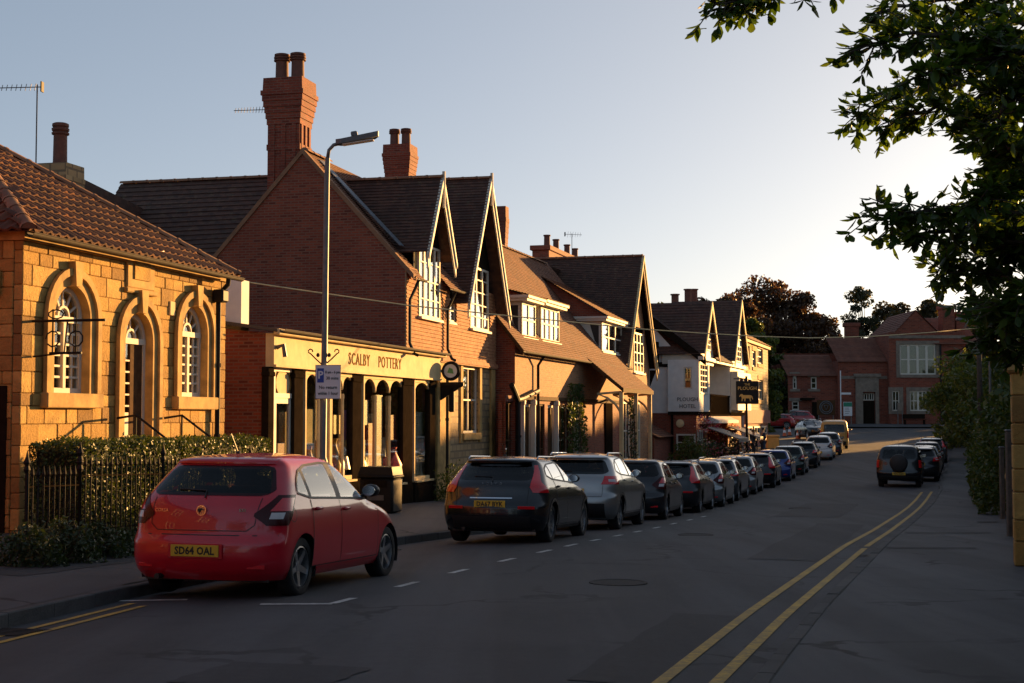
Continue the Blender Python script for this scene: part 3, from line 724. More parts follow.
# backing wall with rectangular holes, side walls
bk = MB()
wall(bk, 0, HL, HB.base - .6, HE, .14, [(o[0] - o[1], o[0] + o[1], o[2], o[3]) for o in OPS], .3)
bk.box(-.0, HL, 7.0, 7.6, HB.base - .6, HE)
bk.poly([(.14, .14, HB.base - .6), (.14, .14, HE), (.14, 7.2, HE), (.14, 7.2, HB.base - .6)]); bk.poly([(HL - .02, .14, HB.base - .6), (HL - .02, 7.2, HB.base - .6), (HL - .02, 7.2, HE), (HL - .02, .14, HE)])
HB.part('backing_wall', bk, M['mortar'])
SUR = .235
def blocks(B, x0, x1, z0, z1, ops, place, seed=3):
    r_ = random.Random(seed); z = z0; row = 0
    while z < z1 - .06:
        h = r_.choice((.20, .24, .28, .33)); h = min(h, z1 - z)
        if z1 - z - h < .12: h = z1 - z
        zc = z + h / 2; x = x0; segs = []
        cuts = []
        for cx, r, zb, zt in ops:
            rr = r + SUR * .55; spr = zt - r
            if zc < zb - .12 or zc > spr + rr: continue
            hw = rr if zc < spr else math.sqrt(max(0, rr * rr - (zc - spr) ** 2)); cuts.append((cx - hw, cx + hw))
        free = [(x0, x1)]
        for a, b in cuts:
            nf = []
            for p, q in free:
                if b <= p or a >= q: nf.append((p, q)); continue
                if a > p: nf.append((p, a))
                if b < q: nf.append((b, q))
            free = nf
        for p, q in free:
            x = p; first = True
            while x < q - .02:
                L = r_.uniform(.28, .66) * (.5 if first and row % 2 else 1); first = False
                if q - x - L < .18: L = q - x
                j = .0035; pr_ = r_.uniform(0, .014)
                m = MB(); m.cbox(-L / 2 + j, L / 2 - j, -pr_, .15, -h / 2 + j, h / 2 - j, .012)
                o = new_obj('stone_block', m.mesh('stone_block', M['stone']), B.root); o.matrix_local = place(x + L / 2, zc - B.base)
                x += L
        z += h; row += 1
blocks(HB, 0, HL, HB.base - .2, HE - .12, OPS, lambda a, z: Matrix.Translation((a, 0, z)))
blocks(HB, .15, 3.0, HB.base - .2, HE - .12, [], lambda a, z: Matrix.Translation((0, a, z)) @ Matrix.Rotation(-math.pi / 2, 4, 'Z'), 5)
ev = MB(); ev.box(-.05, HL + .05, -.06, .2, HE - .12, HE + .02); ev.box(-.05, .2, .2, 7.2, HE - .12, HE + .02); HB.part('eaves_course', ev, M['trim'])
for k, (cx, r, zb, zt) in enumerate(OPS):
    spr = zt - r; door = k == 1
    m = MB(); inn = archline(cx, r - .02, spr, zb); out = archline(cx, r + SUR, spr, zb - (0 if door else .0))
    band(m, inn, out, -.045, .36)
    band(m, archline(cx, r + SUR - .09, spr, zb), archline(cx, r + SUR + .03, spr, zb), -.10, -.03)
    HB.part('arch_surround', m, M['trim'], smooth=35)
    ks = MB(); a = zt - .04; ks.prism([(cx - .08, -.15, a), (cx + .08, -.15, a), (cx + .125, -.15, a + SUR + .17), (cx - .125, -.15, a + SUR + .17)], (0, .25, 0)); HB.part('keystone', ks, M['trim'])
    if not door:
        sm = MB(); sm.cbox(cx - r - SUR - .06, cx + r + SUR + .06, -.14, .3, zb - .24, zb - .002, .015); HB.part('window_sill', sm, M['trim'])
    # joinery
    y = .11; fr = MB(); fw = .085
    band(fr, archline(cx, r - fw - .02, spr, zb + fw), archline(cx, r - .02, spr, zb), y, y + .09)
    fr.box(cx - r + .02, cx + r - .02, y + .003, y + .087, zb + .001, zb + fw); fr.box(cx - r + .05, cx + r - .05, y - .02, y + .08, spr - .06, spr + .04)
    for q in (30, 60, 90, 120, 150) if not door else (45, 90, 135):
        d = Vector((math.cos(R(q)), 0, math.sin(R(q)))); beam(fr, Vector((cx, y + .045, spr)) + d * .16, Vector((cx, y + .045, spr)) + d * (r - .06), .035, .03, up=(0, 1, 0))
    band(fr, archline(cx, .15, spr + .03, spr, 8), archline(cx, .19, spr + .03, spr, 8), y + .01, y + .07)
    if not door:
        fr.box(cx - .04, cx + .04, y - .01, y + .08, zb + fw, spr - .06)
        for j in range(1, 6):
            z = zb + fw + (spr - .06 - zb - fw) * j / 6; fr.box(cx - r + .05, cx + r - .05, y + .015, y + .065, z - .018, z + .018)
        for s_ in (-1, 1): fr.box(cx + s_ * r * .5 - .015, cx + s_ * r * .5 + .015, y + .02, y + .06, zb + fw, spr - .06)
    wn = HB.part('window' if not door else 'door', fr, M['white'], smooth=30)
    g = MB(); pts = archline(cx, r - .05, spr, zb + .03); g.poly([(p[0], y + .05, p[1]) for p in pts]); HB.part('glass', g, M['glass'], wn)
    g = MB(); g.poly([(p[0], y + .24, p[1]) for p in archline(cx, r, spr, zb - .05)]); HB.part('room', g, M['inside'], wn)
    if not door:
        g = MB(); g.poly([(cx - r * .95, y + .17, zb), (cx - r * .1, y + .17, zb), (cx - r * .1, y + .17, spr), (cx - r * .95, y + .17, spr)]); HB.part('blind', g, M['curtain'], wn)
    else:
        g = MB(); g.cbox(cx - .02, cx + r - .09, y + .02, y + .07, zb + .02, spr - .06, .01); lf = HB.part('door_leaf', g, M['darkwood'], wn)
        g = MB(); g.box(cx - r + .09, cx - .03, y + .03, y + .06, zb + .02, zb + .9)
        for j in range(5): g.box(cx - r + .09, cx - .03, y + .02, y + .06, zb + 1.0 + j * .2, zb + 1.03 + j * .2)
        HB.part('side_light', g, M['white'], wn)
st = MB()
for k in range(5): st.box(OPS[1][0] - .8, OPS[1][0] + .8, -.3 - .3 * k, -.05, HB.base - .3, HB.base + .93 - .2 * k - .002 * k)
HB.part('steps', st, M['trim'])
for s_ in (-1, 1):
    m = MB(); xx = OPS[1][0] + s_ * .85
    m.tube([(xx, -.1, HB.base + 1.75), (xx, -.45, HB.base + 1.8), (xx, -1.6, HB.base + 1.0), (xx, -1.7, HB.base)], .022, 6); m.tube([(xx, -.45, HB.base + .6), (xx, -.45, HB.base + 1.8)], .018, 6)
    HB.part('handrail', m, M['black'])
# plaque
xa, za = HB.hit(125, 287); xb, zb = HB.hit(153, 258)
m = MB(); m.cbox(xa, xb, -.05, .1, za, zb, .02); m.cbox(xa - .06, xb + .06, -.08, .1, za - .09, za, .02); pq = HB.part('plaque', m, M['trim'])
m = MB(); m.box(xa + .22, xb - .22, -.075, -.04, za + .16, zb - .13); HB.part('plaque_panel', m, M['stone'], pq)
m = MB(); a, b = HB.hit(171, 308); m.cbox(a - .1, a + .1, -.04, .05, b - .14, b + .12, .01); HB.part('vent', m, M['cream'])
m = MB(); m.cbox(-.13, .0, .35, .75, 3.3, 3.75, .05); HB.part('alarm_box', m, M['gold'], label='yellow alarm box on the side wall')
m = MB(); m.cbox(-.03, .02, .22, 1.5, HB.base, 1.95, .01); m.box(-.05, -.03, .36, 1.4, HB.base + .2, 1.8); HB.part('side_door', m, M['timber'])
# bracket
m = MB(); z = HB.hit(40, 322)[1]; xk = HB.hit(22, 322, -.1)[0] + .45
m.tube([(xk, 0, z), (xk, -1.25, z)], .022, 6); m.tube([(xk, -.02, z - .55), (xk, -.55, z - .5), (xk, -.6, z - .02)], .016, 6)
for q in (.35, .75): m.tube([(xk, -q, z + .18), (xk, -q, z - .5)], .014, 6); m.tube([(xk, -q + .12 * math.cos(k * .7), z - .28 + .12 * math.sin(k * .7)) for k in range(9)], .013, 5)
m.tube([(xk, -.3, z - .5), (xk, -.85, z - .5)], .02, 6); m.tube([(xk, -.4 - .13 * math.cos(k * .7), z + .1 + .07 * math.sin(k * .7)) for k in range(10)], .012, 5)
HB.part('iron_bracket', m, M['black'])
# hipped pantile roof
ov = .28; AP = Vector((HL / 2, 3.63, HE + 2.44)); EZ = HE - .02
def pant_mesh(w=.235, g=.34):
    m = MB(); rows = []
    for v, lift in ((0, .030), (0, .048), (g * 1.12, .012)):
        row = []
        for k in range(9):
            t = k / 8; q = .030 * math.sin(2 * math.pi * (t - .12)) if t < .62 else .030 * math.sin(2 * math.pi * .5) - .012 * math.sin(math.pi * (t - .62) / .38)
            row.append(((t - .5) * w * 1.04, v, q + lift + (-.02 if (v == 0 and lift == .03) else 0)))
        rows.append(row)
    m.grid(rows); return m.mesh('pantile', M['pantile'], 60)
PT = pant_mesh()
roof_front = MB(); roof_front.poly([(-ov, -ov, EZ), (HL + .02, -ov, EZ), tuple(AP)]); roof_front.poly([(-ov, -ov, EZ), tuple(AP), (-ov, 7.6, EZ)]); roof_front.poly([(HL + .02, -ov, EZ), (HL + .02, 7.6, EZ), tuple(AP)]); roof_front.poly([(-ov, 7.6, EZ), tuple(AP), (HL + .02, 7.6, EZ)])
rf = HB.part('roof', roof_front, M['pantile'])
def pantiles(A, B_, C, parent, single):
    A, B_, C = Vector(A), Vector(B_), Vector(C); x = (B_ - A).normalized(); W = (B_ - A).length
    foot = A + x * (C - A).dot(x); upv = (C - foot); S = upv.length; up = upv.normalized(); nz = x.cross(up); xc = (C - A).dot(x)
    g, w_ = .34, .235; allm = MB(); cnt = 0
    for i in range(int(S / g)):
        v = i * g; fl = xc * v / S; fr_ = W - (W - xc) * v / S
        k = int(fl / w_)
        while (k + .5) * w_ < fr_ - .02:
            cxx = (k + .5) * w_
            if cxx > fl + .02:
                Mx = Matrix.Identity(4); p = A + x * cxx + up * v + nz * rnd.uniform(0, .006)
                for q in range(3): Mx[q][0], Mx[q][1], Mx[q][2], Mx[q][3] = x[q], up[q], nz[q], p[q] - (HB.base if q == 2 else 0)
                if single:
                    o = new_obj('pantile', PT, parent); o.matrix_local = Mx @ Matrix.Rotation(rnd.uniform(-.02, .02), 4, 'Z'); cnt += 1
                else:
                    allm.add([Mx @ v_.co for v_ in PT.vertices], [tuple(pp.vertices) for pp in PT.polygons])
            k += 1
    if not single: allm.build('pantiles', M['pantile'], parent, 60, 'stuff')
    return cnt
pantiles((-ov, -ov, EZ), (HL + .02, -ov, EZ), AP, rf, True)
pantiles((-ov, 7.6, EZ), (-ov, -ov, EZ), AP, rf, False)
ridge(HB, (HL + .02, -ov, EZ + .06), AP + Vector((0, 0, .06)), None, 'ridge', rf, .115); ridge(HB, (-ov, -ov, EZ + .06), AP + Vector((0, 0, .06)), None, 'ridge', rf, .115)
gutter(HB, (-.3, -ov - .04, EZ - .03), (HL + .05, -ov - .04, EZ - .03), .065, 'gutter')
xd = HB.hit(219, 340, -.12)[0]
downpipe(HB, [(xd, -ov - .03, EZ - .08), (xd, -.3, EZ - .2), (xd, -.1, EZ - .4), (xd, -.1, HB.base)], .05)
m = MB(); m.cbox(xd - .14, xd + .14, -.26, -.02, EZ - .55, EZ - .3, .03); HB.part('hopper', m, M['black'])
# chimney of the range behind
yy = 6.5; q0, q1 = HB.hit(42, 160, yy), HB.hit(77, 180, yy); zt = q0[1]
chimney(HB, (q0[0] + q1[0]) / 2, yy, .75, .75, HE + .5, zt, 1, 'rubble', .05, 1.05, .17, 'x')
rr = MB(); ra = HB.hit(116, 195, 8.6); rb_ = HB.hit(186, 229, 8.6)
rr.poly([(ra[0] - 3, 8.6, ra[1] + .3), (rb_[0] + .3, 8.6, rb_[1] - .05), (rb_[0] + .3, 8.6, HE - 1), (ra[0] - 3, 8.6, HE - 1)]); HB.part('rear_roof', rr, M['roof_dark'])
# forecourt planting and railings
HM = HB.root.matrix_world if False else Matrix.Translation((HB.o.x, HB.o.y, 0)) @ Matrix.Rotation(math.pi / 2 - HB.h, 4, 'Z')
xa, z1 = HB.hit(50, 443, -1.6); xb, _ = HB.hit(157, 440, -1.6)
hedge('clipped_hedge', 'clipped box hedge in front of the left arched window of the stone hall', xa, xb, -2.15, -1.25, -.7, z1, 26000, HM, size=.05, group='clipped hedges')
xc_, z2 = HB.hit(158, 441, -1.6); xd_, _ = HB.hit(246, 441, -1.6)
hedge('clipped_hedge', 'clipped box hedge below the right arched window, beside the brick wall', xc_ + .1, xd_, -2.1, -1.2, -.9, z2, 20000, HM, size=.05, group='clipped hedges')
def shrub(name, label, c, rx, ry, h, n, mat='leaf_shrub', size=.07, group=None, cat='shrub'):
    t = thing(name, label, cat, c, group=group); q = rng.normal(size=(n, 3)); q /= np.linalg.norm(q, axis=1)[:, None]
    q *= (rng.uniform(.2, 1, n) ** .4)[:, None]; q[:, 2] = np.abs(q[:, 2])
    lump = 1 + .18 * np.sin(q[:, 0] * 7 + 1) * np.cos(q[:, 1] * 6) + .1 * np.sin(q[:, 2] * 11 + q[:, 0] * 9)
    P = q * np.array([rx, ry, h]) * lump[:, None]
    new_obj('foliage', quads_mesh('foliage', leaf_quads(P, size, .45, None, .5), M[mat]), t)
    m = MB()
    for k in range(9):
        a = k * 2.4; limb(m, (0, 0, -.05), (math.cos(a) * rx * .6, math.sin(a) * ry * .6, h * .75), .02, .006, 5)
    m.build('stems', M['bark'], t); return t
for k, (px, py, rx, h) in enumerate(((30, 529, .42, .5), (62, 530, .5, .55), (98, 527, .42, .46), (122, 521, .3, .35))):
    x, _ = HB.hit(px, py, -3.0); p = HB.wp(x, -3.0, 0); p.z = zpl(p.x, p.y) - .03
    shrub('low_shrub', ('low dark shrub at the left end of the railings', 'tallest of the low shrubs in front of the railings', 'low shrub between two others in front of the hedge railings', 'smallest low shrub at the corner of the hall railings')[k], p, rx, .36, h, 2200, 'leaf_shrub', .06, 'low shrubs along the hall railings')
def railing(name, label, pts, h, gap=.13, base_h=.10):
    t = thing(name, label, 'railing', pts[0], group='iron railings before the hall'); o = Vector(pts[0])
    bar_ = MB(); bar_.tube([(0, 0, .1), (0, 0, h + .02)], .011, 5); bar_.lathe([(.012, h), (.026, h + .03), (.016, h + .07), (.003, h + .14)], 6); me = bar_.mesh('spear_bar', M['black'])
    post = MB(); post.tube([(0, 0, -.1), (0, 0, h + .06)], .026, 6); post.lathe([(.028, h + .05), (.045, h + .09), (.03, h + .14), (.05, h + .18), (.02, h + .25), (.004, h + .33)], 8); mp = post.mesh('post', M['black'])
    rail = MB(); kb = MB()
    for i in range(len(pts) - 1):
        a, b = Vector(pts[i]) - o, Vector(pts[i + 1]) - o; L = (b - a).length; n = int(L / gap)
        for z in (.18 + base_h, h - .12): rail.tube([a + Vector((0, 0, z)), b + Vector((0, 0, z))], .011, 4)
        new_obj('post', mp, t, a); d = (b - a).normalized(); s_ = d.cross(Vector((0, 0, 1))) * .1
        kb.prism([a + s_ - Vector((0, 0, .2)), a - s_ - Vector((0, 0, .2)), a - s_ + Vector((0, 0, base_h)), a + s_ + Vector((0, 0, base_h))], b - a)
        for k in range(1, n): new_obj('spear_bar', me, t, a.lerp(b, k / n))
    new_obj('post', mp, t, Vector(pts[-1]) - o); rail.build('rails', M['timber'], t); kb.build('stone_plinth', M['kerb'], t); return t
def rp(px, off, dz=0):
    x, _ = HB.hit(px, 480, off); p = HB.wp(x, off, 0); p.z = zpl(p.x, p.y) + dz; return p
x0 = HB.wp(.25, -.6, 0); x0.z = zpl(x0.x, x0.y)
railing('iron_railing', 'black spear-topped iron railing in front of the hall hedges', [rp(80, -2.45), rp(163, -2.45), rp(250, -2.45)], 1.12)
railing('iron_railing', 'short run of black iron railing at the left corner of the hall', [rp(27, -2.5), rp(80, -2.45)], 1.0)
# ================================================================== BRICK HOUSE WITH SHOP
BB = Bld('brick_shop_house', 'tall red brick house with twin gables and cream shopfront built against it', (-2.91, 39.5), 13.9, -1.15)
def HX(px, py=380, off=0.0): return BB.hit(px, py, off)[0]
def HZ(px, py, off=0.0): return BB.hit(px, py, off)[1]
BL = HX(495); SX0 = HX(268); SX1 = HX(436)
ya, za = BB.hx(303, 150, 0); D = 2 * ya; ZR = za; ZE = HZ(412, 268)
GZ = BB.base - .3
JZ = HZ(440, 357)                                             # jetty line
# gable end towards the camera, back and far end
m = MB(); m.poly([(0, 0, GZ), (0, 0, ZE), (0, ya, ZR - .05), (0, D, ZE), (0, D, GZ)][::-1][::-1])
m.poly([(0, D, GZ), (0, D, ZE), (BL, D, ZE), (BL, D, GZ)]); m.poly([(BL, 0, GZ), (BL, D, GZ), (BL, D, ZE), (BL, ya, ZR - .05), (BL, 0, ZE)])
BB.part('gable_wall', m, M['brick_dark'])
cp = MB()                                                     # verge along the camera-side gable
for yf in (-.25, D + .25):
    a = Vector((-.06, ya, ZR + .05)); zf = ZE - .25 * (ZR - ZE) / ya; f = Vector((-.06, yf, zf + .05))
    cp.prism([a, f, f + Vector((0, 0, -.16)), a + Vector((0, 0, -.16))], (.22, 0, 0))
BB.part('verge', cp, M['ridge'])
# first floor front: tile hanging with windows
W1 = [(HX(417), HX(438), HZ(426, 318), HZ(428, 246))]         # under first gable
W2 = [(HX(448.5), HX(455.5), HZ(452, 322), HZ(452, 288))]
W3 = [(HX(469), HX(487), HZ(478, 330), HZ(478, 268))]
m = MB(); zt = ZE
ops = [W1[0][:3] + (ZE - .001,), W2[0], W3[0][:3] + (ZE - .001,)]
# modelled tile courses: overlapping shingle rows in front of the wall
def tile_hung(mb, x0, x1, z0, z1, y, ops, gauge=.105):
    n = int((z1 - z0) / gauge)
    for i in range(n):
        a, b = z0 + (z1 - z0) * i / n, z0 + (z1 - z0) * (i + 1) / n; c = (a + b) / 2
        free = [(x0, x1)]
        for o in ops:
            if o[2] - .02 < c < o[3] + .02:
                free = [q for p, r_ in free for q in ([(p, min(r_, o[0]))] if p < o[0] else []) + ([(max(p, o[1]), r_)] if r_ > o[1] else [])]
        for p, q in free:
            if q - p < .02: continue
            d = .026 + rnd.uniform(0, .006)
            mb.poly([(p, y - d, a), (q, y - d, a), (q, y, b), (p, y, b)]); mb.poly([(p, y, a), (q, y, a), (q, y - d, a), (p, y - d, a)])
            mb.poly([(p, y, a), (p, y - d, a), (p, y, b)]); mb.poly([(q, y - d, a), (q, y, a), (q, y, b)])
tile_hung(m, 0, BL, JZ, ZE, -.02, ops); tile_hung(m, 0, BL, JZ - .12, JZ, -.09, [])
BB.part('tile_hanging', m, M['tilehang'])
m = MB(); wall(m, 0, BL, JZ - .12, ZE, 0, ops, .14); m.box(0, BL, -.09, 0, JZ - .16, JZ - .125); BB.part('front_wall', m, M['brick_orange'])
cn = MB(); cn.box(-.012, .19, -.03, .012, JZ - .12, ZE); BB.part('corner_quoin', cn, M['brick_orange'])
# gables
G1a = BB.hit(443, 177, -.45); G1l = BB.hit(429, 251, -.45); G1r = BB.hit(454, 267, -.45)
G2a = BB.hit(491, 178, -.5); G2l = BB.hit(470, 303, -.5); G2r = BB.hit(510, 312, -.5)
def cross_gable(ap, lf, rfoot, out, back, wallmat, depth_back, lowz, wop):
    """steep gable to the street: its two roof slopes, front wall, boards"""
    hw = max(ap[0] - lf[0], rfoot[0] - ap[0], .9); 
    ax, az = ap; zl = lf[1]; lx0, rx0 = ax - hw, ax + hw
    m = MB()
    roofslope(m, (lx0, -out, zl), (lx0, back, zl), (ax, back, az), (ax, -out, az)); roofslope(m, (rx0, back, zl), (rx0, -out, zl), (ax, -out, az), (ax, back, az))
    m.poly([(lx0, -out, zl - .02), (ax, -out, az - .02), (ax, back, az - .02), (lx0, back, zl - .02)]); m.poly([(rx0, -out, zl - .02), (rx0, back, zl - .02), (ax, back, az - .02), (ax, -out, az - .02)])
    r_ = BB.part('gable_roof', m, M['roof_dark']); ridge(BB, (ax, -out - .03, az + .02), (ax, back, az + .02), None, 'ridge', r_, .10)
    for fx in (lx0, rx0):
        for dd, th, yo in ((.24, .05, 0), (.09, .04, -.045)):
            b = MB(); s_ = (zl - az) / hw
            e = 1 if fx > ax else -1
            a = Vector((ax, -out + yo, az + .03)); f = Vector((fx + e * .06, -out + yo, zl + s_ * .06 + .03)); dn = Vector((0, 0, -dd * 1.9))
            b.prism([a, f, f + dn * .9, a + dn], (0, th, 0)); BB.part('bargeboard', b, M['white'], r_)
    w_ = MB(); k_ = (az - zl) / hw
    zb = lowz; x0 = ax - (az - zb) / k_ if zb > zl else lx0 + .1; x1 = 2 * ax - x0
    w_.poly([(x0 + .06, -.03, zb), (x1 - .06, -.03, zb), (x1 - .06, -.03, max(zb, zl)), (ax, -.03, az - .12), (x0 + .06, -.03, max(zb, zl))]); w_.poly([(x0 + .06, .05, zb), (x0 + .06, -.03, zb), (x0 + .06, -.03, max(zb, zl)), (x0 + .06, 1.2, max(zb, zl))])
    BB.part('gable_front', w_, M[wallmat], r_)
    f = MB(); f.tube([(ax, -out - .03, az - .9), (ax, -out - .03, az + .16)], .05, 6); BB.part('finial', f, M['white'], r_)
    return r_
cross_gable(G1a, G1l, G1r, .45, ya + .3, 'timber', 0, W1[0][3], None)
cross_gable(G2a, (G2l[0], G2l[1]), G2r, .5, D, 'timber', 0, W3[0][3], None)
# windows
window(BB, W1[0][0], W1[0][1], W1[0][2], W1[0][3], -.06, 4, 4, .07, .018, back='curtain', mid=(1, 2, 3), sill=.1)
window(BB, *W2[0], .02, 1, 3, .06, .018, sill=.06)
window(BB, W3[0][0], W3[0][1], W3[0][2], W3[0][3], -.05, 3, 5, .07, .018, mid=(1, 2), sill=.1)
# main roof
m = MB(); oe = .3; ze = ZE - oe * (ZR - ZE) / ya
GH1 = max(G1a[0] - G1l[0], G1r[0] - G1a[0], .9) - .1; GH2 = max(G2a[0] - G2l[0], G2r[0] - G2a[0]) - .1
roof_cut(m, .1, BL + .1, -oe, ze, ya, ZR, [(G1a[0] - GH1, G1a[0] + GH1), (G2a[0] - GH2, min(BL, G2a[0] + GH2))], .45); BB.part('roof', m, M['roof'])
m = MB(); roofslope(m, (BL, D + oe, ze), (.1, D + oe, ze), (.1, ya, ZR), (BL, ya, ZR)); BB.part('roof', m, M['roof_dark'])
ridge(BB, (.1, ya, ZR + .03), (G1a[0], ya, ZR + .03), None, 'ridge')
for a, b in ((.05, G1a[0] - 1.3), (G1a[0] + 1.3, G2a[0] - 2.0)):
    if b - a > .3: gutter(BB, (a, -oe - .05, ze - .02), (b, -oe - .05, ze - .02), .055)
xl1 = max(G1a[0] - G1l[0], G1r[0] - G1a[0])
lm = MB(); a = Vector((G1a[0] - xl1 - .1, .3, G1l[1] + .15)); b = Vector((.9, ya - .2, ZR - .15)); beam(lm, a, b, .3, .02); BB.part('lead_valley', lm, M['lead'])
p = HX(414, 268, -.1); q = HX(444, 280, -.1)
for xx in (HX(409, 300, -.1), HX(447, 300, -.1)):
    downpipe(BB, [(xx + .15, -oe - .03, ze - .05), (xx + .15, -.22, ze - .3), (xx, -.13, ze - .6), (xx, -.13, JZ + .25), (xx - .15, -.3, JZ - .05), (xx - .2, -.42, JZ - .1)], .045)
# chimneys
yc0, zc0 = BB.hx(266, 100, .9); yc1, _ = BB.hx(318, 100, .9)
zt = BB.hx(292, 84, .9)[1]; wy = abs(yc0 - yc1) * .60
wy_ = wy
c1 = chimney(BB, .55, (yc0 + yc1) / 2 - .08, .85, wy, ZR - 1.2, zt, 2, 'brick', .13, .8, .19)
yk = ya + .6; a = BB.hit(380, 150, yk); b = BB.hit(419, 150, yk); ztop = BB.hit(400, 146, yk)[1]
chimney(BB, (a[0] + b[0]) / 2, yk, .75, .85, ZR - .8, ztop, 2, 'brick', .08, .62, .16)
a = BB.hit(500, 207, ya + 1.5); chimney(BB, a[0], ya + 1.5, .5, .6, ZR - 2.5, a[1], 0, 'brick', .06)
# rear wing with pantile roof to the left
yw0 = D - .6; yr, zrw = BB.hx(240, 182, 2.6); yl_, zl_ = BB.hx(121, 184, 2.6)
m = MB(); roofslope(m, (-.4, yr - .6, ZE - .2), (-.4, yl_, ZE - .4), (2.6, yl_, zl_), (2.6, yr - 3, zl_), .22, .03); BB.part('rear_wing_roof', m, M['roof_dark'])
m = MB(); m.box(.0, 5, D, yl_ - .2, GZ, ZE - .1); BB.part('rear_wing_wall', m, M['brick_dark'])
ridge(BB, (2.6, yr - 1.6, zl_ + .03), (2.6, yl_, zl_ + .03), None, 'ridge')
# ground floor of the right half: rubble stone and dressed sandstone
sx = SX1 + .05
GW = (HX(463.5), HX(480), HZ(472, 433), HZ(472, 367))
m = MB(); wall(m, sx, BL, GZ, JZ - .16, .06, [GW], .2); BB.part('stone_wall', m, M['rubble'])
m = MB()
for a, b, c, d in ((GW[0] - .28, GW[0], GW[2] - .3, GW[3] + .35), (GW[1], GW[1] + .28, GW[2] - .3, GW[3] + .35)): m.cbox(a, b, .0, .2, c, d, .015)
m.cbox(GW[0], GW[1], .0, .2, GW[3], GW[3] + .35, .01); m.cbox(GW[0] - .1, GW[1] + .1, -.06, .2, GW[2] - .22, GW[2], .015)
m.cbox(sx, sx + 1.3, -.05, .05, GZ, JZ - .16, .02); m.cbox(BL - .5, BL, -.02, .1, GZ, JZ - .17, .02); BB.parts('stone_dressing', m, M['trim'])
window(BB, *GW, .12, 2, 2, .07, .025)
ww = MB(); ww.cbox(sx + 1.0, BL + 1.5, -.55, -.3, GZ, GZ + .95, .02); BB.part('garden_wall', ww, M['rubble'])
# ------------------------------------------------------------ shopfront
SZ1 = HZ(300, 342); SZ0 = (HZ(269, 367) + HZ(440, 381)) / 2
m = MB(); yb = 3.2
m.poly([(SX0, 0, GZ + 1), (SX0, 0, SZ1 + .1), (SX0, yb, SZ1 + .45), (SX0, yb, GZ + 1)]); BB.part('shop_side_wall', m, M['brick_dark'])
m = MB(); m.prism([(SX0 - .15, -.25, SZ1 + .12), (SX1 + .1, -.25, SZ1 + .12), (SX1 + .1, yb, SZ1 + .62), (SX0 - .15, yb, SZ1 + .62)], (0, 0, .07)); BB.part('shop_roof', m, M['slate'])
m = MB(); m.cbox(SX0 - .12, SX1 + .1, -.30, -.16, SZ1 + .06, SZ1 + .19, .02); BB.part('cornice', m, M['cream'])
gutter(BB, (SX0 - .1, -.37, SZ1 + .17), (SX1 + .1, -.37, SZ1 + .17), .055)
m = MB(); m.box(SX0 - .02, SX1 + .03, -.14, .05, SZ0, SZ1 + .1); m.box(SX0 - .02, SX1 + .03, -.19, -.14, SZ0, SZ0 + .05); fas = BB.part('fascia', m, M['cream'])
xt = (HX(345, 352, -.14) + HX(402, 362, -.14)) / 2; wt = HX(402, 362, -.14) - HX(345, 352, -.14)
M['faded'] = plain('faded_lettering', (.24, .14, .05), .9, .15, 8, 0, Specular_IOR_Level=.0)
for wd_, dx_ in (('SCALBY', -.27), ('POTTERY', .27)): text_obj('fascia_word', wd_, .42, M['faded'], fas, Matrix.Translation((xt + dx_ * wt, -.145, (SZ0 + SZ1) / 2 + .03 - BB.base)) @ Matrix.Rotation(math.pi / 2, 4, 'X'), .006, .0, 1.15, sx=wt / 4.6)
g = MB(); a, b = HX(289, 350, -.2), HX(300, 350, -.2); g.tube([(HX(279, 350, -.2), -.15, SZ1 - .2), (HX(279, 350, -.2), -.3, SZ1 - .15), (HX(279, 350, -.2), -.34, SZ1 - .4)], .05, 8); BB.part('fascia_lamp', g, M['greymetal'])
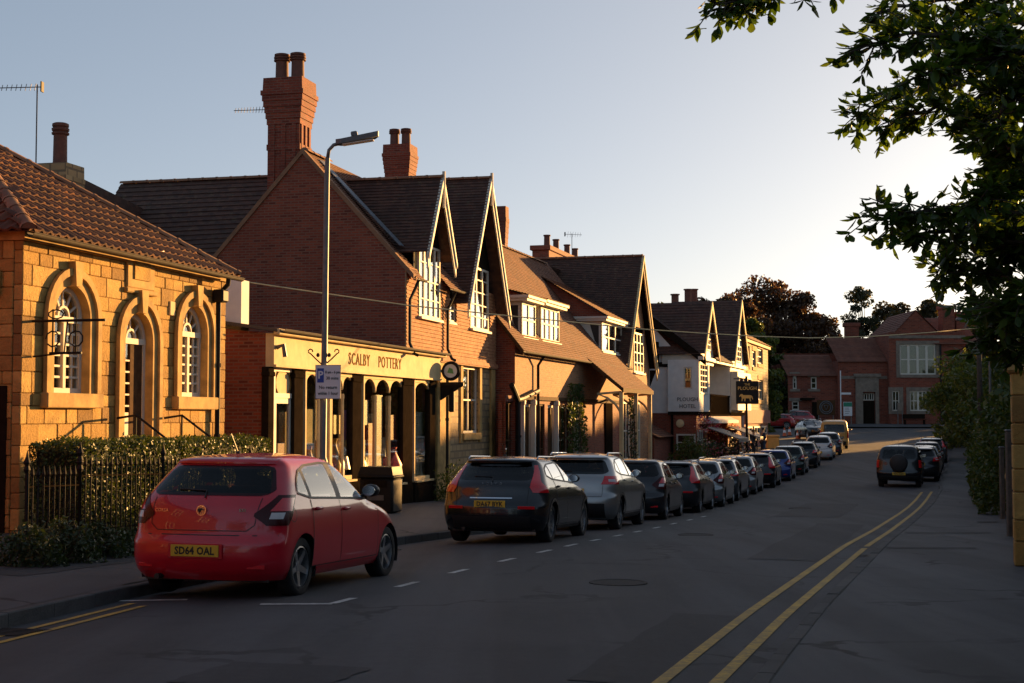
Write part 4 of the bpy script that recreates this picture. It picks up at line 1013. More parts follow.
# pilasters, openings
PIL = [(268, 273.5), (294, 303), (352.5, 361.5), (403, 412.5), (430, 435.5)]
for k, (a, b) in enumerate(PIL):
    m = MB(); xa, xb = HX(a, 430, -.06), HX(b, 430, -.06)
    m.cbox(xa, xb, -.06, .1, GZ, SZ0, .015); m.cbox(xa - .02, xb + .02, -.09, .1, SZ0 - .2, SZ0 - .1, .015); m.cbox(xa - .02, xb + .02, -.08, .1, GZ, GZ + 1.1, .015); BB.part('pilaster', m, M['timber'])
WZ0 = HZ(425, 479)
def shop_window(pa, pb, mull, riser):
    xa, xb = HX(pa, 430), HX(pb, 430); m = MB(); fw = .07
    m.box(xa, xa + fw, -.05, .06, riser, SZ0); m.box(xb - fw, xb, -.05, .06, riser, SZ0); m.box(xa + fw, xb - fw, -.05, .06, riser, riser + .1); m.box(xa + fw, xb - fw, -.045, .055, SZ0 - .09, SZ0)
    for q in mull:
        x = HX(q, 430); m.tube([(x, 0, riser + .1), (x, 0, SZ0 - .5)], .045, 8); m.tube([(x, 0, SZ0 - .62), (x, 0, SZ0 - .52)], .055, 8)
        # arched heads spring from the mullions
    ms = [xa + fw] + [HX(q, 430) for q in mull] + [xb - fw]
    for a, b in zip(ms[:-1], ms[1:]):
        r_ = (b - a) / 2; cx = (a + b) / 2; zs = SZ0 - .09 - min(.34, r_ * .8); hh = min(.34, r_ * .8)
        pts = [(a, zs)] + [(cx - r_ * math.cos(math.pi * k / 8), zs + hh * math.sin(math.pi * k / 8)) for k in range(1, 8)] + [(b, zs)]
        for i in range(len(pts) - 1):
            p, q = pts[i], pts[i + 1]; m.prism([(p[0], -.02, p[1]), (q[0], -.02, q[1]), (q[0], -.02, SZ0 - .05), (p[0], -.02, SZ0 - .05)], (0, .04, 0))
    w_ = BB.part('shop_window', m, M['cream'], smooth=30)
    g = MB(); g.box(xa + .03, xb - .03, .022, .028, riser + .05, SZ0 - .04); BB.part('glass', g, M['shopglass'], w_)
    r_ = MB(); r_.cbox(xa, xb, -.09, .06, GZ, riser - .002, .015); r_.cbox(xa + .12, xb - .12, -.11, 0, GZ + .35, riser - .15, .02); BB.part('stall_riser', r_, M['timber'], w_)
    s_ = MB(); s_.box(xa, xb, -.14, .03, riser - .05, riser); BB.part('sill', s_, M['cream'], w_); return xa, xb
wins = [shop_window(303.2, 329, (318,), WZ0 + .25), shop_window(329.2, 352.3, (342,), WZ0 + .25), shop_window(361.7, 402.8, (375, 389), WZ0), shop_window(412.7, 429.8, (), WZ0)]
# door bay
xa, xb = HX(273.7, 430), HX(293.8, 430); zd = HZ(284, 398)
m = MB(); m.box(xa, xa + .08, .0, .1, GZ + .6, SZ0); m.box(xb - .08, xb, 0, .1, GZ + .6, SZ0); m.box(xa + .08, xb - .08, 0, .1, zd, zd + .1); m.box(xa + .08, xb - .08, 0, .1, SZ0 - .08, SZ0); m.box(xb - .2, xb - .1, .02, .09, GZ + .6, zd); m.box(xa + .1, xa + .18, .02, .09, GZ + .6, zd); m.box(xa + .18, xb - .2, .02, .09, GZ + .6, GZ + 1.3); m.box(xa + .18, xb - .2, .02, .09, zd - .12, zd); dr = BB.part('shop_door', m, M['white'])
g = MB(); g.box(xa + .1, xb - .1, .05, .056, GZ + 1.3, zd - .1); BB.part('glass', g, M['shopglass'], dr)
g = MB(); g.box(xa + .08, xb - .08, .04, .07, zd + .1, SZ0 - .08); BB.part('transom_panel', g, M['cream'], dr)
g = MB(); c = (xa + xb) / 2; g.tube([(c + .42 * math.cos(k * math.pi / 8), .03, (zd + SZ0) / 2 + .3 * math.sin(k * math.pi / 8)) for k in range(17)], .018, 5); BB.part('transom_ring', g, M['faded'], dr)
g = MB(); g.tube([(xb - .24, .0, GZ + 1.6), (xb - .24, 0, GZ + 1.85)], .015, 6); BB.part('handle', g, M['gold'], dr)
for k, (dx, dz, w_, h_, col) in enumerate(((.2, 1.05, .4, .4, (.55, .25, .2)), (.25, .75, .3, .16, (.05, .35, .12)), (.62, .6, .18, .6, (.12, .2, .45)))):
    g = MB(); g.box(xa + .16 + dx, xa + .16 + dx + w_, .058, .062, GZ + 1.3 + dz - .4, GZ + 1.3 + dz + h_ - .4); BB.part('door_poster', g, plain('poster_%d' % k, col, .6, .2, 9), dr)
# shop interior
m = MB(); zf = GZ + .6; xa, xb = SX0 + .1, SX1 - .1
m.poly([(xa, .1, zf), (xb, .1, zf), (xb, 3.0, zf), (xa, 3.0, zf)]); m.poly([(xa, 2.2, zf), (xb, 2.2, zf), (xb, 2.2, SZ0 + .2), (xa, 2.2, SZ0 + .2)]); m.poly([(xa, .1, SZ0 + .1), (xa, 2.2, SZ0 + .1), (xb, 2.2, SZ0 + .1), (xb, .1, SZ0 + .1)]); m.poly([(xb, .1, zf), (xb, 2.2, zf), (xb, 2.2, SZ0), (xb, .1, SZ0)][::-1])
M['interior'] = plain('shop_interior', (.34, .26, .17), .9, .5, 1.5); BB.part('shop_interior', m, M['interior'])
ds = MB()
for a, b in wins: ds.box(a + .08, b - .08, .08, .75, GZ + .6, WZ0 + .12)
BB.parts('display_platform', ds, M['cream'])
M['backing'] = plain('window_lightening_panel', (.55, .44, .28), .9, .2, 2)
for (a, b) in wins:  # pale panels added behind the glass so the shop windows look lighter
    g = MB(); n_ = max(1, int((b - a) / 1.1))
    for k in range(n_):
        xa_ = a + .1 + (b - a - .2) * k / n_; g.box(xa_, xa_ + (b - a - .2) / n_ * rnd.uniform(.55, .95), .62, .65, WZ0 + .12, WZ0 + rnd.uniform(.9, 2.3))
    BB.parts('window_lightening_panel', g, M['backing'])
cols = [(.5, .06, .05), (.05, .28, .42), (.55, .42, .28), (.6, .56, .48), (.12, .35, .12), (.65, .38, .06), (.45, .15, .3)]
SM = [plain('stock_%d' % i, c, .5, .2, 10) for i, c in enumerate(cols)]
rk = random.Random(5)
def stock(x, y, z, h, w_, mi, k):
    m = MB()
    if k == 0: m.lathe([(w_ * .4, 0), (w_ * .75, h * .2), (w_ * .8, h * .45), (w_ * .45, h * .75), (w_ * .3, h * .88), (w_ * .42, h)], 10, M=Matrix.Translation((x, y, z)))
    elif k == 1: m.lathe([(w_ * .3, 0), (w_ * .12, h * .1), (w_ * .1, h * .5), (w_ * .55, h * .55), (w_ * .35, h)], 10, M=Matrix.Translation((x, y, z)))
    else: m.box(x - w_ / 2, x + w_ / 2, y, y + .03, z, z + h)
    BB.part(('vase', 'table_lamp', 'display_picture')[k], m, SM[mi], smooth=35 if k < 2 else False)
for (a, b), n in zip(wins, (5, 5, 14, 4)):
    for i in range(n):
        x = a + .2 + (b - a - .4) * (i + .5) / n; k = rk.choice((0, 0, 1, 2)); stock(x, rk.uniform(.12, .4), WZ0 + .12, rk.uniform(.35, 1.15), rk.uniform(.18, .36), rk.randrange(7), k)
g = MB(); a = HX(368, 430, .15); g.box(a - .25, a + .25, .12, .15, WZ0 + .15, WZ0 + 1.6); BB.part('shop_banner', g, SM[0])
a, b = HX(307, 430), HX(316, 430); g = MB(); g.cbox(a, b, .05, .09, HZ(311, 444), HZ(311, 409), .02); BB.part('notice_frame', g, M['cream'])
a, b = HX(336, 430), HX(346, 430); g = MB(); g.box(a, b, .06, .08, HZ(341, 434), HZ(341, 415)); BB.part('notice_card', g, SM[5])
for q0, q1, ya_, yb_, mi_ in ((320, 325, 400, 440, 3), (366, 372, 400, 425, 3), (379, 386, 395, 470, 2), (392, 399, 415, 440, 0), (348, 351, 410, 440, 6), (364, 369, 440, 470, 1)):
    g = MB(); g.box(HX(q0, 430), HX(q1, 430), .10, .12, HZ((q0 + q1) / 2, yb_), HZ((q0 + q1) / 2, ya_)); BB.part('window_poster', g, SM[mi_])
a, b = HX(415, 430, .2), HX(426, 430, .2); g = MB(); g.cbox(a, b, .2, .5, WZ0 + .1, HZ(420, 412), .02); BB.part('display_cabinet', g, M['white'])
# white painted stub wall between the hall and the house
a = BB.hx(228, 280, SX0 + .6); b = BB.hx(241, 330, SX0 + .6); m = MB(); m.box(SX0 + .6, SX0 + 1.0, b[0], a[0] + .5, b[1] - .6, a[1]); BB.part('painted_wall', m, M['render'])
# projecting round sign and little bell canopy
BM = Matrix.Translation((BB.o.x, BB.o.y, 0)) @ Matrix.Rotation(math.pi / 2 - BB.h, 4, 'Z')
xs_ = HX(449, 371, -.36); zs_ = HZ(449, 371, -.36)
t = thing('round_sign', 'round projecting sign with dark rim at the end of the shop fascia', 'sign'); t.matrix_world = BM @ Matrix.Translation((xs_, -.42, zs_))
RX = Matrix.Rotation(math.pi / 2, 4, 'Y')
m = MB(); m.lathe([(.20, -.05), (.27, -.05), (.29, 0), (.27, .05), (.22, .05), (.22, -.05), (.20, -.05)], 24, M=RX, cap=False); m.build('rim', M['black'], t, 40)
m = MB(); m.lathe([(.22, -.04), (.22, .04)], 24, M=RX); m.build('disc', M['whitesign'], t)
m = MB(); m.prism([(-.052, -.09, -.08), (-.052, .10, -.05), (-.052, .04, .1), (-.052, -.06, .06)], (.01, 0, 0)); m.build('emblem', SM[4], t)
m = MB(); m.box(-.02, .02, .26, .42, -.04, .04); m.build('bracket', M['black'], t)
m = MB(); zc = HZ(447, 383, -.3); xc = HX(449, 388, -.3)
m.cbox(xc - .06, xc + .06, -.75, -.0, zc - .1, zc + .03, .02); m.prism([(xc - .05, -.7, zc - .1), (xc - .05, -.05, zc - .1), (xc - .05, -.05, zc - .5)], (.1, 0, 0)); m.cbox(xc - .05, xc + .05, -.46, -.3, zc - .85, zc - .1, .03); BB.part('bracket_lamp', m, M['black'])
xx = HX(444, 420, -.1); downpipe(BB, [(xx, -.2, SZ0 + .3), (xx, -.2, GZ)], .045)
# aerials
p = BB.wp(.3, (yc0 + yc1) / 2 - .08 + wy_ / 2 + .03, BB.hx(268, 115, .9)[1] - .9)
aerial('tv_aerial', 'spiky TV aerial fixed to the big brick chimney', p, .98, BB.i * 1 + BB.u * -.1, 1.05, 12, .14)
q = HB.hit(36, 160, 6.2); p = HB.wp(q[0], 6.2, HE + 1.0); topz = HB.hit(36, 84, 6.2)[1]
aerial('tv_aerial', 'tall TV aerial mast above the stone hall roof at far left', p, topz - p.z, (-1, .1, 0), 1.5, 13, .12)
# ================================================================== TERRACE WITH DORMERS
TB = Bld('tiled_cottage_row', 'long low cottage with mossy tiled roof, white dormers and a steep end gable', (.1, 48.9), 15.9, -1.3)
def TX(px, py=380, off=0.0): return TB.hit(px, py, off)[0]
def TZ(px, py, off=0.0): return TB.hit(px, py, off)[1]
tg = TB.base - .3
GA = TB.hit(643, 256, -.35); GLf = TB.hit(630, 357, -.35); GRf = TB.hit(657, 374, -.35)
ghw = max(GA[0] - GLf[0], GRf[0] - GA[0]) ; gx0, gx1 = GA[0] - ghw, GA[0] + ghw; gzf = (GLf[1] + GRf[1]) / 2
TE = TZ(515, 349, -.3); yr_ = 3.6; TR = TB.hit(503, 247, yr_)[1]; TD = 2 * yr_
TLn = gx0 + .3                                            # end of the eaves
jz = TZ(560, 398)
m = MB(); wall(m, 0, TLn, jz, TE + .2, 0, []); BB_ = TB.part('upper_wall', m, M['brick_orange'])
m = MB(); m.poly([(0, 0, tg), (0, 0, TE + .3), (0, yr_, TR - .1), (0, TD, TE + .3), (0, TD, tg)][::-1]); m.poly([(0, TD, tg), (gx1, TD, tg), (gx1, TD, TE), (0, TD, TE)]); TB.part('end_wall', m, M['brick_dark'])
# ground floor bays
opn = []
for a, b, c in ((507, 521, 402), (526, 533, 404), (537, 546, 404), (549, 556, 405), (559, 572, 405)):
    opn.append((TX(a, 430), TX(b, 430), tg + (.3 if (b - a) < 10 else 1.0), TZ((a + b) / 2, c)))
m = MB(); wall(m, 0, TLn, tg, jz, .05, opn, .25); TB.part('ground_wall', m, M['brick_dark'])
m = MB(); m.box(-.02, TLn, -.05, .06, jz - .12, jz + .02); TB.part('band_course', m, M['darkwood'])
for i, (a, b, c, d) in enumerate(opn):
    if i in (1, 3):
        g = MB(); g.box(a, a + .1, .1, .2, c, d); g.box(b - .1, b, .1, .2, c, d); g.box(a + .1, b - .1, .1, .2, d - .1, d); dd = TB.part('door', g, M['white']); g = MB(); g.cbox(a + .1, b - .1, .13, .18, c, d - .1, .01); g.box(a + .25, b - .25, .115, .13, c + 1.2, d - .35); TB.part('door_leaf', g, M['darkwood'], dd)
        g = MB(); g.tube([(a + .2, .09, c + 1.0), (a + .2, .06, c + 1.0), (a + .2, .06, c + 1.12)], .02, 5); TB.part('handle', g, M['gold'], dd)
    else: window(TB, a, b, c, d, .1, 3, 2, .07, .022, mat='darkwood', back='inside')
for px in (523.5, 534.5, 557.5, 577):
    x = TX(px, 430, -.1); g = MB(); g.cbox(x - .06, x + .06, -.14, .04, tg, jz - .1, .02); g.cbox(x - .09, x + .09, -.17, .04, jz - .3, jz - .13, .02); TB.part('white_post', g, M['white'])
# main roof
m = MB(); oe = .35; ez = TE - .02
roofslope(m, (-.15, -oe, ez), (TLn + .6, -oe, ez), (TLn + .6, yr_, TR), (-.15, yr_, TR)); rT = TB.part('roof', m, M['roof'])
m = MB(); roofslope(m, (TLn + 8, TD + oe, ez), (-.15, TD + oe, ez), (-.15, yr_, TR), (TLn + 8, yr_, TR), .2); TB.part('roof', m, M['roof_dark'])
ridge(TB, (-.15, yr_, TR + .03), (TLn, yr_, TR + .03), None, 'ridge', rT)
g = MB(); a = Vector((-.18, -oe, ez + .03)); b = Vector((-.18, yr_, TR + .05)); g.prism([a, b, b - Vector((0, 0, .22)), a - Vector((0, 0, .18))], (.06, 0, 0)); TB.part('verge_board', g, M['darkwood'])
gutter(TB, (-.15, -oe - .05, ez - .02), (TLn + .2, -oe - .05, ez - .02), .06)
pitch = (TR - ez) / (yr_ + oe)
def dormer(x0, x1, z0, z1, yf, cols, roof_rise, cheek='white'):
    """box dormer: window front, glazed or tiled cheeks, cornice, shed roof"""
    d = window(TB, x0, x1, z0, z1, yf, cols, 2, .09, .03, mid=range(1, cols), sill=.08, name='dormer')
    for x, e in ((x0, -1), (x1, 1)):
        g = MB(); ym = min(yr_, (z1 - ez) / pitch - oe); y0_ = max(yf, (z0 - .1 - ez) / pitch - oe)
        g.prism([(x, yf, z0 - .1), (x, yf, z1), (x, ym, z1)], (e * -.06, 0, 0)); c_ = TB.part('cheek', g, M[cheek], d)
        if cheek == 'white' and e < 0:
            g = MB(); yq = yf + (ym - yf) * .5; g.prism([(x - .01, yf + .14, z0 + .2), (x - .01, yf + .14, z1 - .14), (x - .01, yq, z1 - .14), (x - .01, yf + .6 * (yq - yf), z0 + .45)], (.006, 0, 0)); TB.part('cheek_glass', g, M['inside'], d)
    g = MB(); ym = min(yr_, (z1 + .1 - ez) / pitch - oe)
    g.box(x0 - .22, x1 + .22, yf - .25, yf + .1, z1, z1 + .10); g.box(x0 - .28, x1 + .28, yf - .32, yf + .1, z1 + .10, z1 + .2); g.box(x0 - .22, x0 + .05, yf + .1, ym, z1, z1 + .10); g.box(x0 - .28, x0 + .05, yf + .1, ym + .1, z1 + .10, z1 + .2); TB.part('cornice', g, M['white'], d)
    if roof_rise:
        yb = min(yr_, yf + 3.2); zb = z1 + .2 + roof_rise
        for k in range(30):                                   # run the shed roof back to where it meets the main slope
            if ez + pitch * (yb + oe) < zb - .02 and yb < yr_: yb += .05
        g = MB(); roofslope(g, (x0 - .3, yf - .34, z1 + .2), (x1 + .3, yf - .34, z1 + .2), (x1 + .3, yb, zb), (x0 - .3, yb, zb)); TB.part('dormer_roof', g, M['roof'], d)
        g = MB(); g.prism([(x0 - .02, yf - .2, z1 + .18), (x0 - .02, yb, zb - .03), (x0 - .02, (z1 + .18 - ez) / pitch - oe, z1 + .18)], (.05, 0, 0)); TB.part('roof_cheek', g, M['brick_dark'], d)
    return d
yfd = .15
a0, a1 = TX(522, 320, yfd), TX(536, 320, yfd); dormer(a0, a1, TZ(529, 338, yfd), TZ(529, 303, yfd), yfd, 2, .95)
b0, b1 = TX(541, 320, yfd), TX(559.5, 320, yfd); dormer(b0, b1, TZ(550, 342, yfd), TZ(550, 308, yfd), yfd, 4, .95)
c0, c1 = TX(602, 340, yfd), TX(622, 340, yfd); dormer(c0, c1, TZ(612, 353, yfd), TZ(612, 324, yfd), yfd, 3, 2.1)
# end gable wing
m = MB()
roofslope(m, (gx0, -.35, gzf), (gx0, TD, gzf), (GA[0], TD, GA[1]), (GA[0], -.35, GA[1])); roofslope(m, (gx1, TD, gzf), (gx1, -.35, gzf), (GA[0], -.35, GA[1]), (GA[0], TD, GA[1])); gr = TB.part('gable_roof', m, M['roof_dark'])
m = MB(); m.poly([(gx0, -.33, gzf - .03), (GA[0], -.33, GA[1] - .03), (GA[0], TD, GA[1] - .03), (gx0, TD, gzf - .03)]); m.poly([(gx1, -.33, gzf - .03), (gx1, TD, gzf - .03), (GA[0], TD, GA[1] - .03), (GA[0], -.33, GA[1] - .03)]); TB.part('roof_lining', m, M['timber'], gr)
ridge(TB, (GA[0], -.35, GA[1] + .03), (GA[0], TD, GA[1] + .03), None, 'ridge', gr)
s_ = (GA[1] - gzf) / ghw
gw = (TX(633.5, 350), TX(643, 350), TZ(638, 373), TZ(638, 333))
m = MB(); pk = GA[1] - .25; hw = (pk - gzf) / s_
wall(m, GA[0] - hw, GA[0] + hw, tg, gzf, -.0, [], .15)
z = gzf; n = 16                                            # gable brickwork, course by course around the window
for k in range(n):
    za, zb = gzf + (pk - gzf) * k / n, gzf + (pk - gzf) * (k + 1) / n
    xa0, xa1 = GA[0] - (pk - za) / s_, GA[0] + (pk - za) / s_; xb0, xb1 = GA[0] - (pk - zb) / s_, GA[0] + (pk - zb) / s_
    if za < gw[3] and zb > gw[2]:
        m.poly([(xa0, 0, za), (gw[0], 0, za), (gw[0], 0, zb), (min(xb0, gw[0]), 0, zb)]); m.poly([(gw[1], 0, za), (xa1, 0, za), (max(xb1, gw[1]), 0, zb), (gw[1], 0, zb)])
    else: m.poly([(xa0, 0, za), (xa1, 0, za), (xb1, 0, zb), (xb0, 0, zb)])
m.poly([(GA[0] - hw, 0, tg), (GA[0] - hw, 0, gzf), (GA[0] - hw, TD, gzf), (GA[0] - hw, TD, tg)]); m.poly([(GA[0] + hw, 0, tg), (GA[0] + hw, TD, tg), (GA[0] + hw, TD, gzf), (GA[0] + hw, 0, gzf)])
TB.part('gable_wall', m, M['brick_orange'])
window(TB, *gw, -.03, 3, 4, .09, .03, mid=(1, 2), sill=.1)
for fx in (gx0, gx1):
    for dd, th, yo in ((.34, .06, 0), (.14, .05, -.055)):
        b = MB(); e = 1 if fx > GA[0] else -1; a = Vector((GA[0], -.37 + yo, GA[1] + .03)); f = Vector((fx + e * .1, -.37 + yo, gzf - s_ * .1 + .03)); dn = Vector((0, 0, -dd * 1.8)); b.prism([a, f, f + dn * .85, a + dn], (0, th, 0)); TB.part('bargeboard', b, M['cream'], gr)
    b = MB(); b.prism([(fx, -.3, gzf - .1), (fx, .02, gzf - .1), (fx, .02, gzf - .9)], (.12, 0, 0)); TB.part('bracket', b, M['timber'], gr)
# pent roof over the entrance
po = -1.7; p0x, p1x = TX(623, 388, po), TX(652, 391, po); pz = (TZ(623, 388, po) + TZ(652, 391, po)) / 2
ptx0, ptz = TB.hit(602, 356, -.2); 
m = MB(); roofslope(m, (p0x, po, pz), (p1x + .3, po, pz), (p1x + .3, .0, ptz), (p0x, .0, ptz)); pp = TB.part('porch_roof', m, M['roof'])
m = MB(); m.poly([(p0x, po, pz - .03), (p0x, 0, ptz - .03), (p1x + .3, 0, ptz - .03), (p1x + .3, po, pz - .03)]); m.prism([(p0x, po, pz), (p0x, 0, ptz), (p0x, 0, ptz - .2), (p0x, po, pz - .15)], (.07, 0, 0)); m.box(p0x, p1x + .3, po - .02, po + .05, pz - .16, pz); TB.part('porch_boards', m, M['darkwood'], pp)
for x in (p0x + .15, (p0x + p1x) / 2, p1x):
    g = MB(); g.tube([(x, po + .1, pz - .15)] + [(x, -.05 + (po + .15) * math.cos(q), pz - 1.2 + 1.05 * math.sin(q)) for q in (1.2, .9, .6, .3, 0)][::1], .05, 6); TB.part('curved_brace', g, M['cream'], pp)
    g = MB(); g.cbox(x - .08, x + .08, po + .02, po + .18, tg, pz - .15, .02); TB.part('porch_post', g, M['cream'], pp)
g = MB(); a = TX(606, 420, -.02); g.box(a, a + 1.4, -.02, .1, tg, pz - .5); g2 = TB.part('porch_door', g, M['timber'], pp)
for px in (626, 637): x = TX(px, 420, -.05); window(TB, x - .7, x + .7, tg + 1.1, pz - .45, -.06, 2, 2, .09, .03, back='inside')
# chimney and aerial
yk = yr_ + 2.2; a = TB.hit(541, 256, yk); b = TB.hit(580, 256, yk); zt = TB.hit(560, 254, yk)[1]; wy = 1.4
m = MB(); m.cbox(a[0] - .1, b[0] + .1, yk - .45, yk + .45, TR - 1.5, zt - .1, .02); m.cbox(a[0] - .22, b[0] + .22, yk - .55, yk + .55, zt - .25, zt, .02); ch = TB.part('chimney', m, M['brick_dark'])
me = MB(); me.lathe([(.22, 0), (.22, .1), (.17, .14), (.16, .62), (.2, .64), (.2, .7), (.14, .7)], 12); me = me.mesh('chimney_pot', M['pot'], 40)
for px in (547, 556, 567, 575): new_obj('chimney_pot', me, ch, (TB.hit(px, 250, yk)[0], yk, zt - TB.base))
p = TB.wp(TB.hit(577, 250, yk)[0], yk + .3, zt - .2); aerial('tv_aerial', 'angled TV aerial on the four-pot chimney of the cottages', p, TB.hit(577, 235, yk)[1] - zt + .3, (1, .3, 0), .9, 6, .22, -.3)
# rainwater pipes with branching hopper
xx = TX(539, 420, -.15); x2 = TX(512, 420, -.15)
downpipe(TB, [(xx, -oe, ez - .05), (xx, -.12, ez - .4), (xx, -.12, tg)], .05)
downpipe(TB, [(x2, -.14, jz + .35), (x2 + .7, -.16, jz - .15), (x2 + 1.3, -.16, jz - .1), (xx - .1, -.14, jz + .2)], .09)
downpipe(TB, [(x2 + .75, -.16, jz - .15), (x2 + .75, -.16, tg)], .08)
# ivy on the wall
TM = Matrix.Translation((TB.o.x, TB.o.y, 0)) @ Matrix.Rotation(math.pi / 2 - TB.h, 4, 'Z')
def climber(name, label, Bm, x0, x1, y, z0, z1, n, mat='leaf_green', size=.13):
    t = thing(name, label, 'climber'); t.matrix_world = Bm
    u = rng.uniform(0, 1, n); v = rng.uniform(0, 1, n) ** .8; wv = (1 - .75 * np.abs(2 * u - 1) ** 1.5)
    P = np.stack([x0 + (x1 - x0) * (.5 + (u - .5) * (1.05 - .6 * v * rng.uniform(.4, 1, n))), y - rng.uniform(.02, .3, n) * (1.1 - v), z0 + (z1 - z0) * v], 1)
    new_obj('foliage', quads_mesh('foliage', leaf_quads(P, size, .6, np.tile([0, -1., .3], (n, 1)), .4), M[mat]), t)
    g = MB(); 
    for k in range(4): limb(g, ((x0 + x1) / 2 + .1 * k, y - .04, z0), (x0 + (x1 - x0) * (.2 + .2 * k), y - .06, z1 * .9), .03, .008, 5)
    g.build('stems', M['bark'], t); return t
climber('wall_climber', 'leafy green climber growing up the cottage wall between the white posts', TM, TX(562, 420), TX(584, 420), -.1, tg + .2, TZ(574, 384), 1900)
climber('wall_climber', 'dark thin creeper on the porch corner of the cottages', TM, TX(627, 420, -1.6), TX(634, 420, -1.6), -1.6, tg + .2, pz - .3, 500, 'leaf_shrub', .12)
# ================================================================== PUB
PB = Bld('white_pub', 'white and black timbered pub with two small gables and a balcony', (9.8, 76.0), 17, -1.2)
def PX(px, py=380, off=0.0): return PB.hit(px, py, off)[0]
def PZ(px, py, off=0.0): return PB.hit(px, py, off)[1]
pg = PB.base - .4
PE = (PZ(697, 358) + PZ(742, 370)) / 2; FZ = PZ(700, 413); b1 = PX(709.5); b2 = PX(730); PL = PX(744); rec = 1.35
yrp = 4.2; PR = PB.hit(700, 300, 1.0)[1]
# ground floor
m = MB(); wall(m, -.1, PL, pg, FZ - .15, rec + .0, []); m.poly([(0.3, rec, pg), (.3, rec, FZ), (.3, 8.5, FZ), (.3, 8.5, pg)]); wall(m, 0, b1, pg, FZ - .1, .15, []); m.poly([(0, .15, pg), (0, .15, FZ - .1), (0, rec, FZ - .1), (0, rec, pg)]); m.poly([(b1, .15, pg), (b1, rec, pg), (b1, rec, FZ - .1), (b1, .15, FZ - .1)]); wall(m, b2, PL, pg, FZ - .1, .15, []); m.poly([(b2, .15, pg), (b2, .15, FZ - .1), (b2, rec, FZ - .1), (b2, rec, pg)]); PB.part('ground_floor_wall', m, M['brick_dark'])
# first floor
BW = (PX(700.5), PX(708), PZ(704, 393), PZ(704, 364)); BW2 = (PX(733), PX(740.5), PZ(737, 393), PZ(737, 373))
m = MB(); wall(m, 0, b1, FZ, PE, 0, [BW], .12); wall(m, b2, PL, FZ, PE, 0, [], .12)
sy0, sz0 = PB.hx(694, 390, 0); sy1, sz1 = PB.hx(683, 367, 0)
SWn = (min(PB.hx(683.5, 380, 0)[0], PB.hx(692, 380, 0)[0]), max(PB.hx(683.5, 380, 0)[0], PB.hx(692, 380, 0)[0]), PB.hx(688, 389, 0)[1], PB.hx(688, 367, 0)[1])
wall(m, 0, rec + .3, FZ, PE, 0, [SWn], .12, axis='y')
m.poly([(b1, 0, FZ), (b1, rec, FZ), (b1, rec, PE), (b1, 0, PE)]); m.poly([(b2, 0, FZ), (b2, 0, PE), (b2, rec, PE), (b2, rec, FZ)]); wall(m, b1, b2, FZ, PE + .6, rec, [])
m.poly([(.4, rec, FZ), (.4, rec, PE + .5), (.4, yrp, PR), (.4, 9, PR), (.4, 9, FZ)]); m.poly([(PL, 0, pg), (PL, 9, pg), (PL, 9, PE), (PL, 0, PE)]); m.box(0, b1, .02, rec, FZ - .06, FZ - .01); PB.part('rendered_wall', m, M['render'])
m = MB(); m.box(-.05, b1 + .05, -.05, .05, FZ - .1, FZ + .08); m.box(-.05, .05, .05, rec + .3, FZ - .1, FZ + .08); m.box(b2 - .05, PL + .05, -.05, .05, FZ - .1, FZ + .08)
for q in (.33, .66): x = b1 + (b2 - b1) * q; m.box(x - .09, x + .09, rec - .06, rec - .0, FZ, PE + .5)
m.box(.33, .40, rec + .0, 9, PE - .35, PE - .1)
for q in (2.2, 3.2, 4.6): m.box(.32, .40, q, q + .18, PE - .1, PE + .3 + (q - rec) * .8)
PB.parts('timber_frame', m, M['timber'])
window_y(PB, *SWn, .03, 1, 1, .08)
window(PB, *BW, .03, 3, 5, .06, .025, back='inside', sill=.06); 
for k, (t_, dz) in enumerate((('PLOUGH', 0), ('HOTEL', -.36))):
    ytx = (PB.hx(681, 400, 0)[0] + PB.hx(694, 400, 0)[0]) / 2; ztx = PB.hx(687, 399.5, 0)[1] + dz
    text_obj('wall_lettering', t_, .28, M['greymetal'], PB.root, frame_M((-.012, ytx, ztx - PB.base), (0, -1, 0), (0, 0, 1)), .004, .004, 1.0)
m = MB(); m.box(-.25, b1 + .05, -.28, .0, PE - .02, PE + .16); m.box(b1 + .05, PL + .1, -.2, -.05, PE - .02, PE + .16); PB.part('eaves_fascia', m, M['white'])
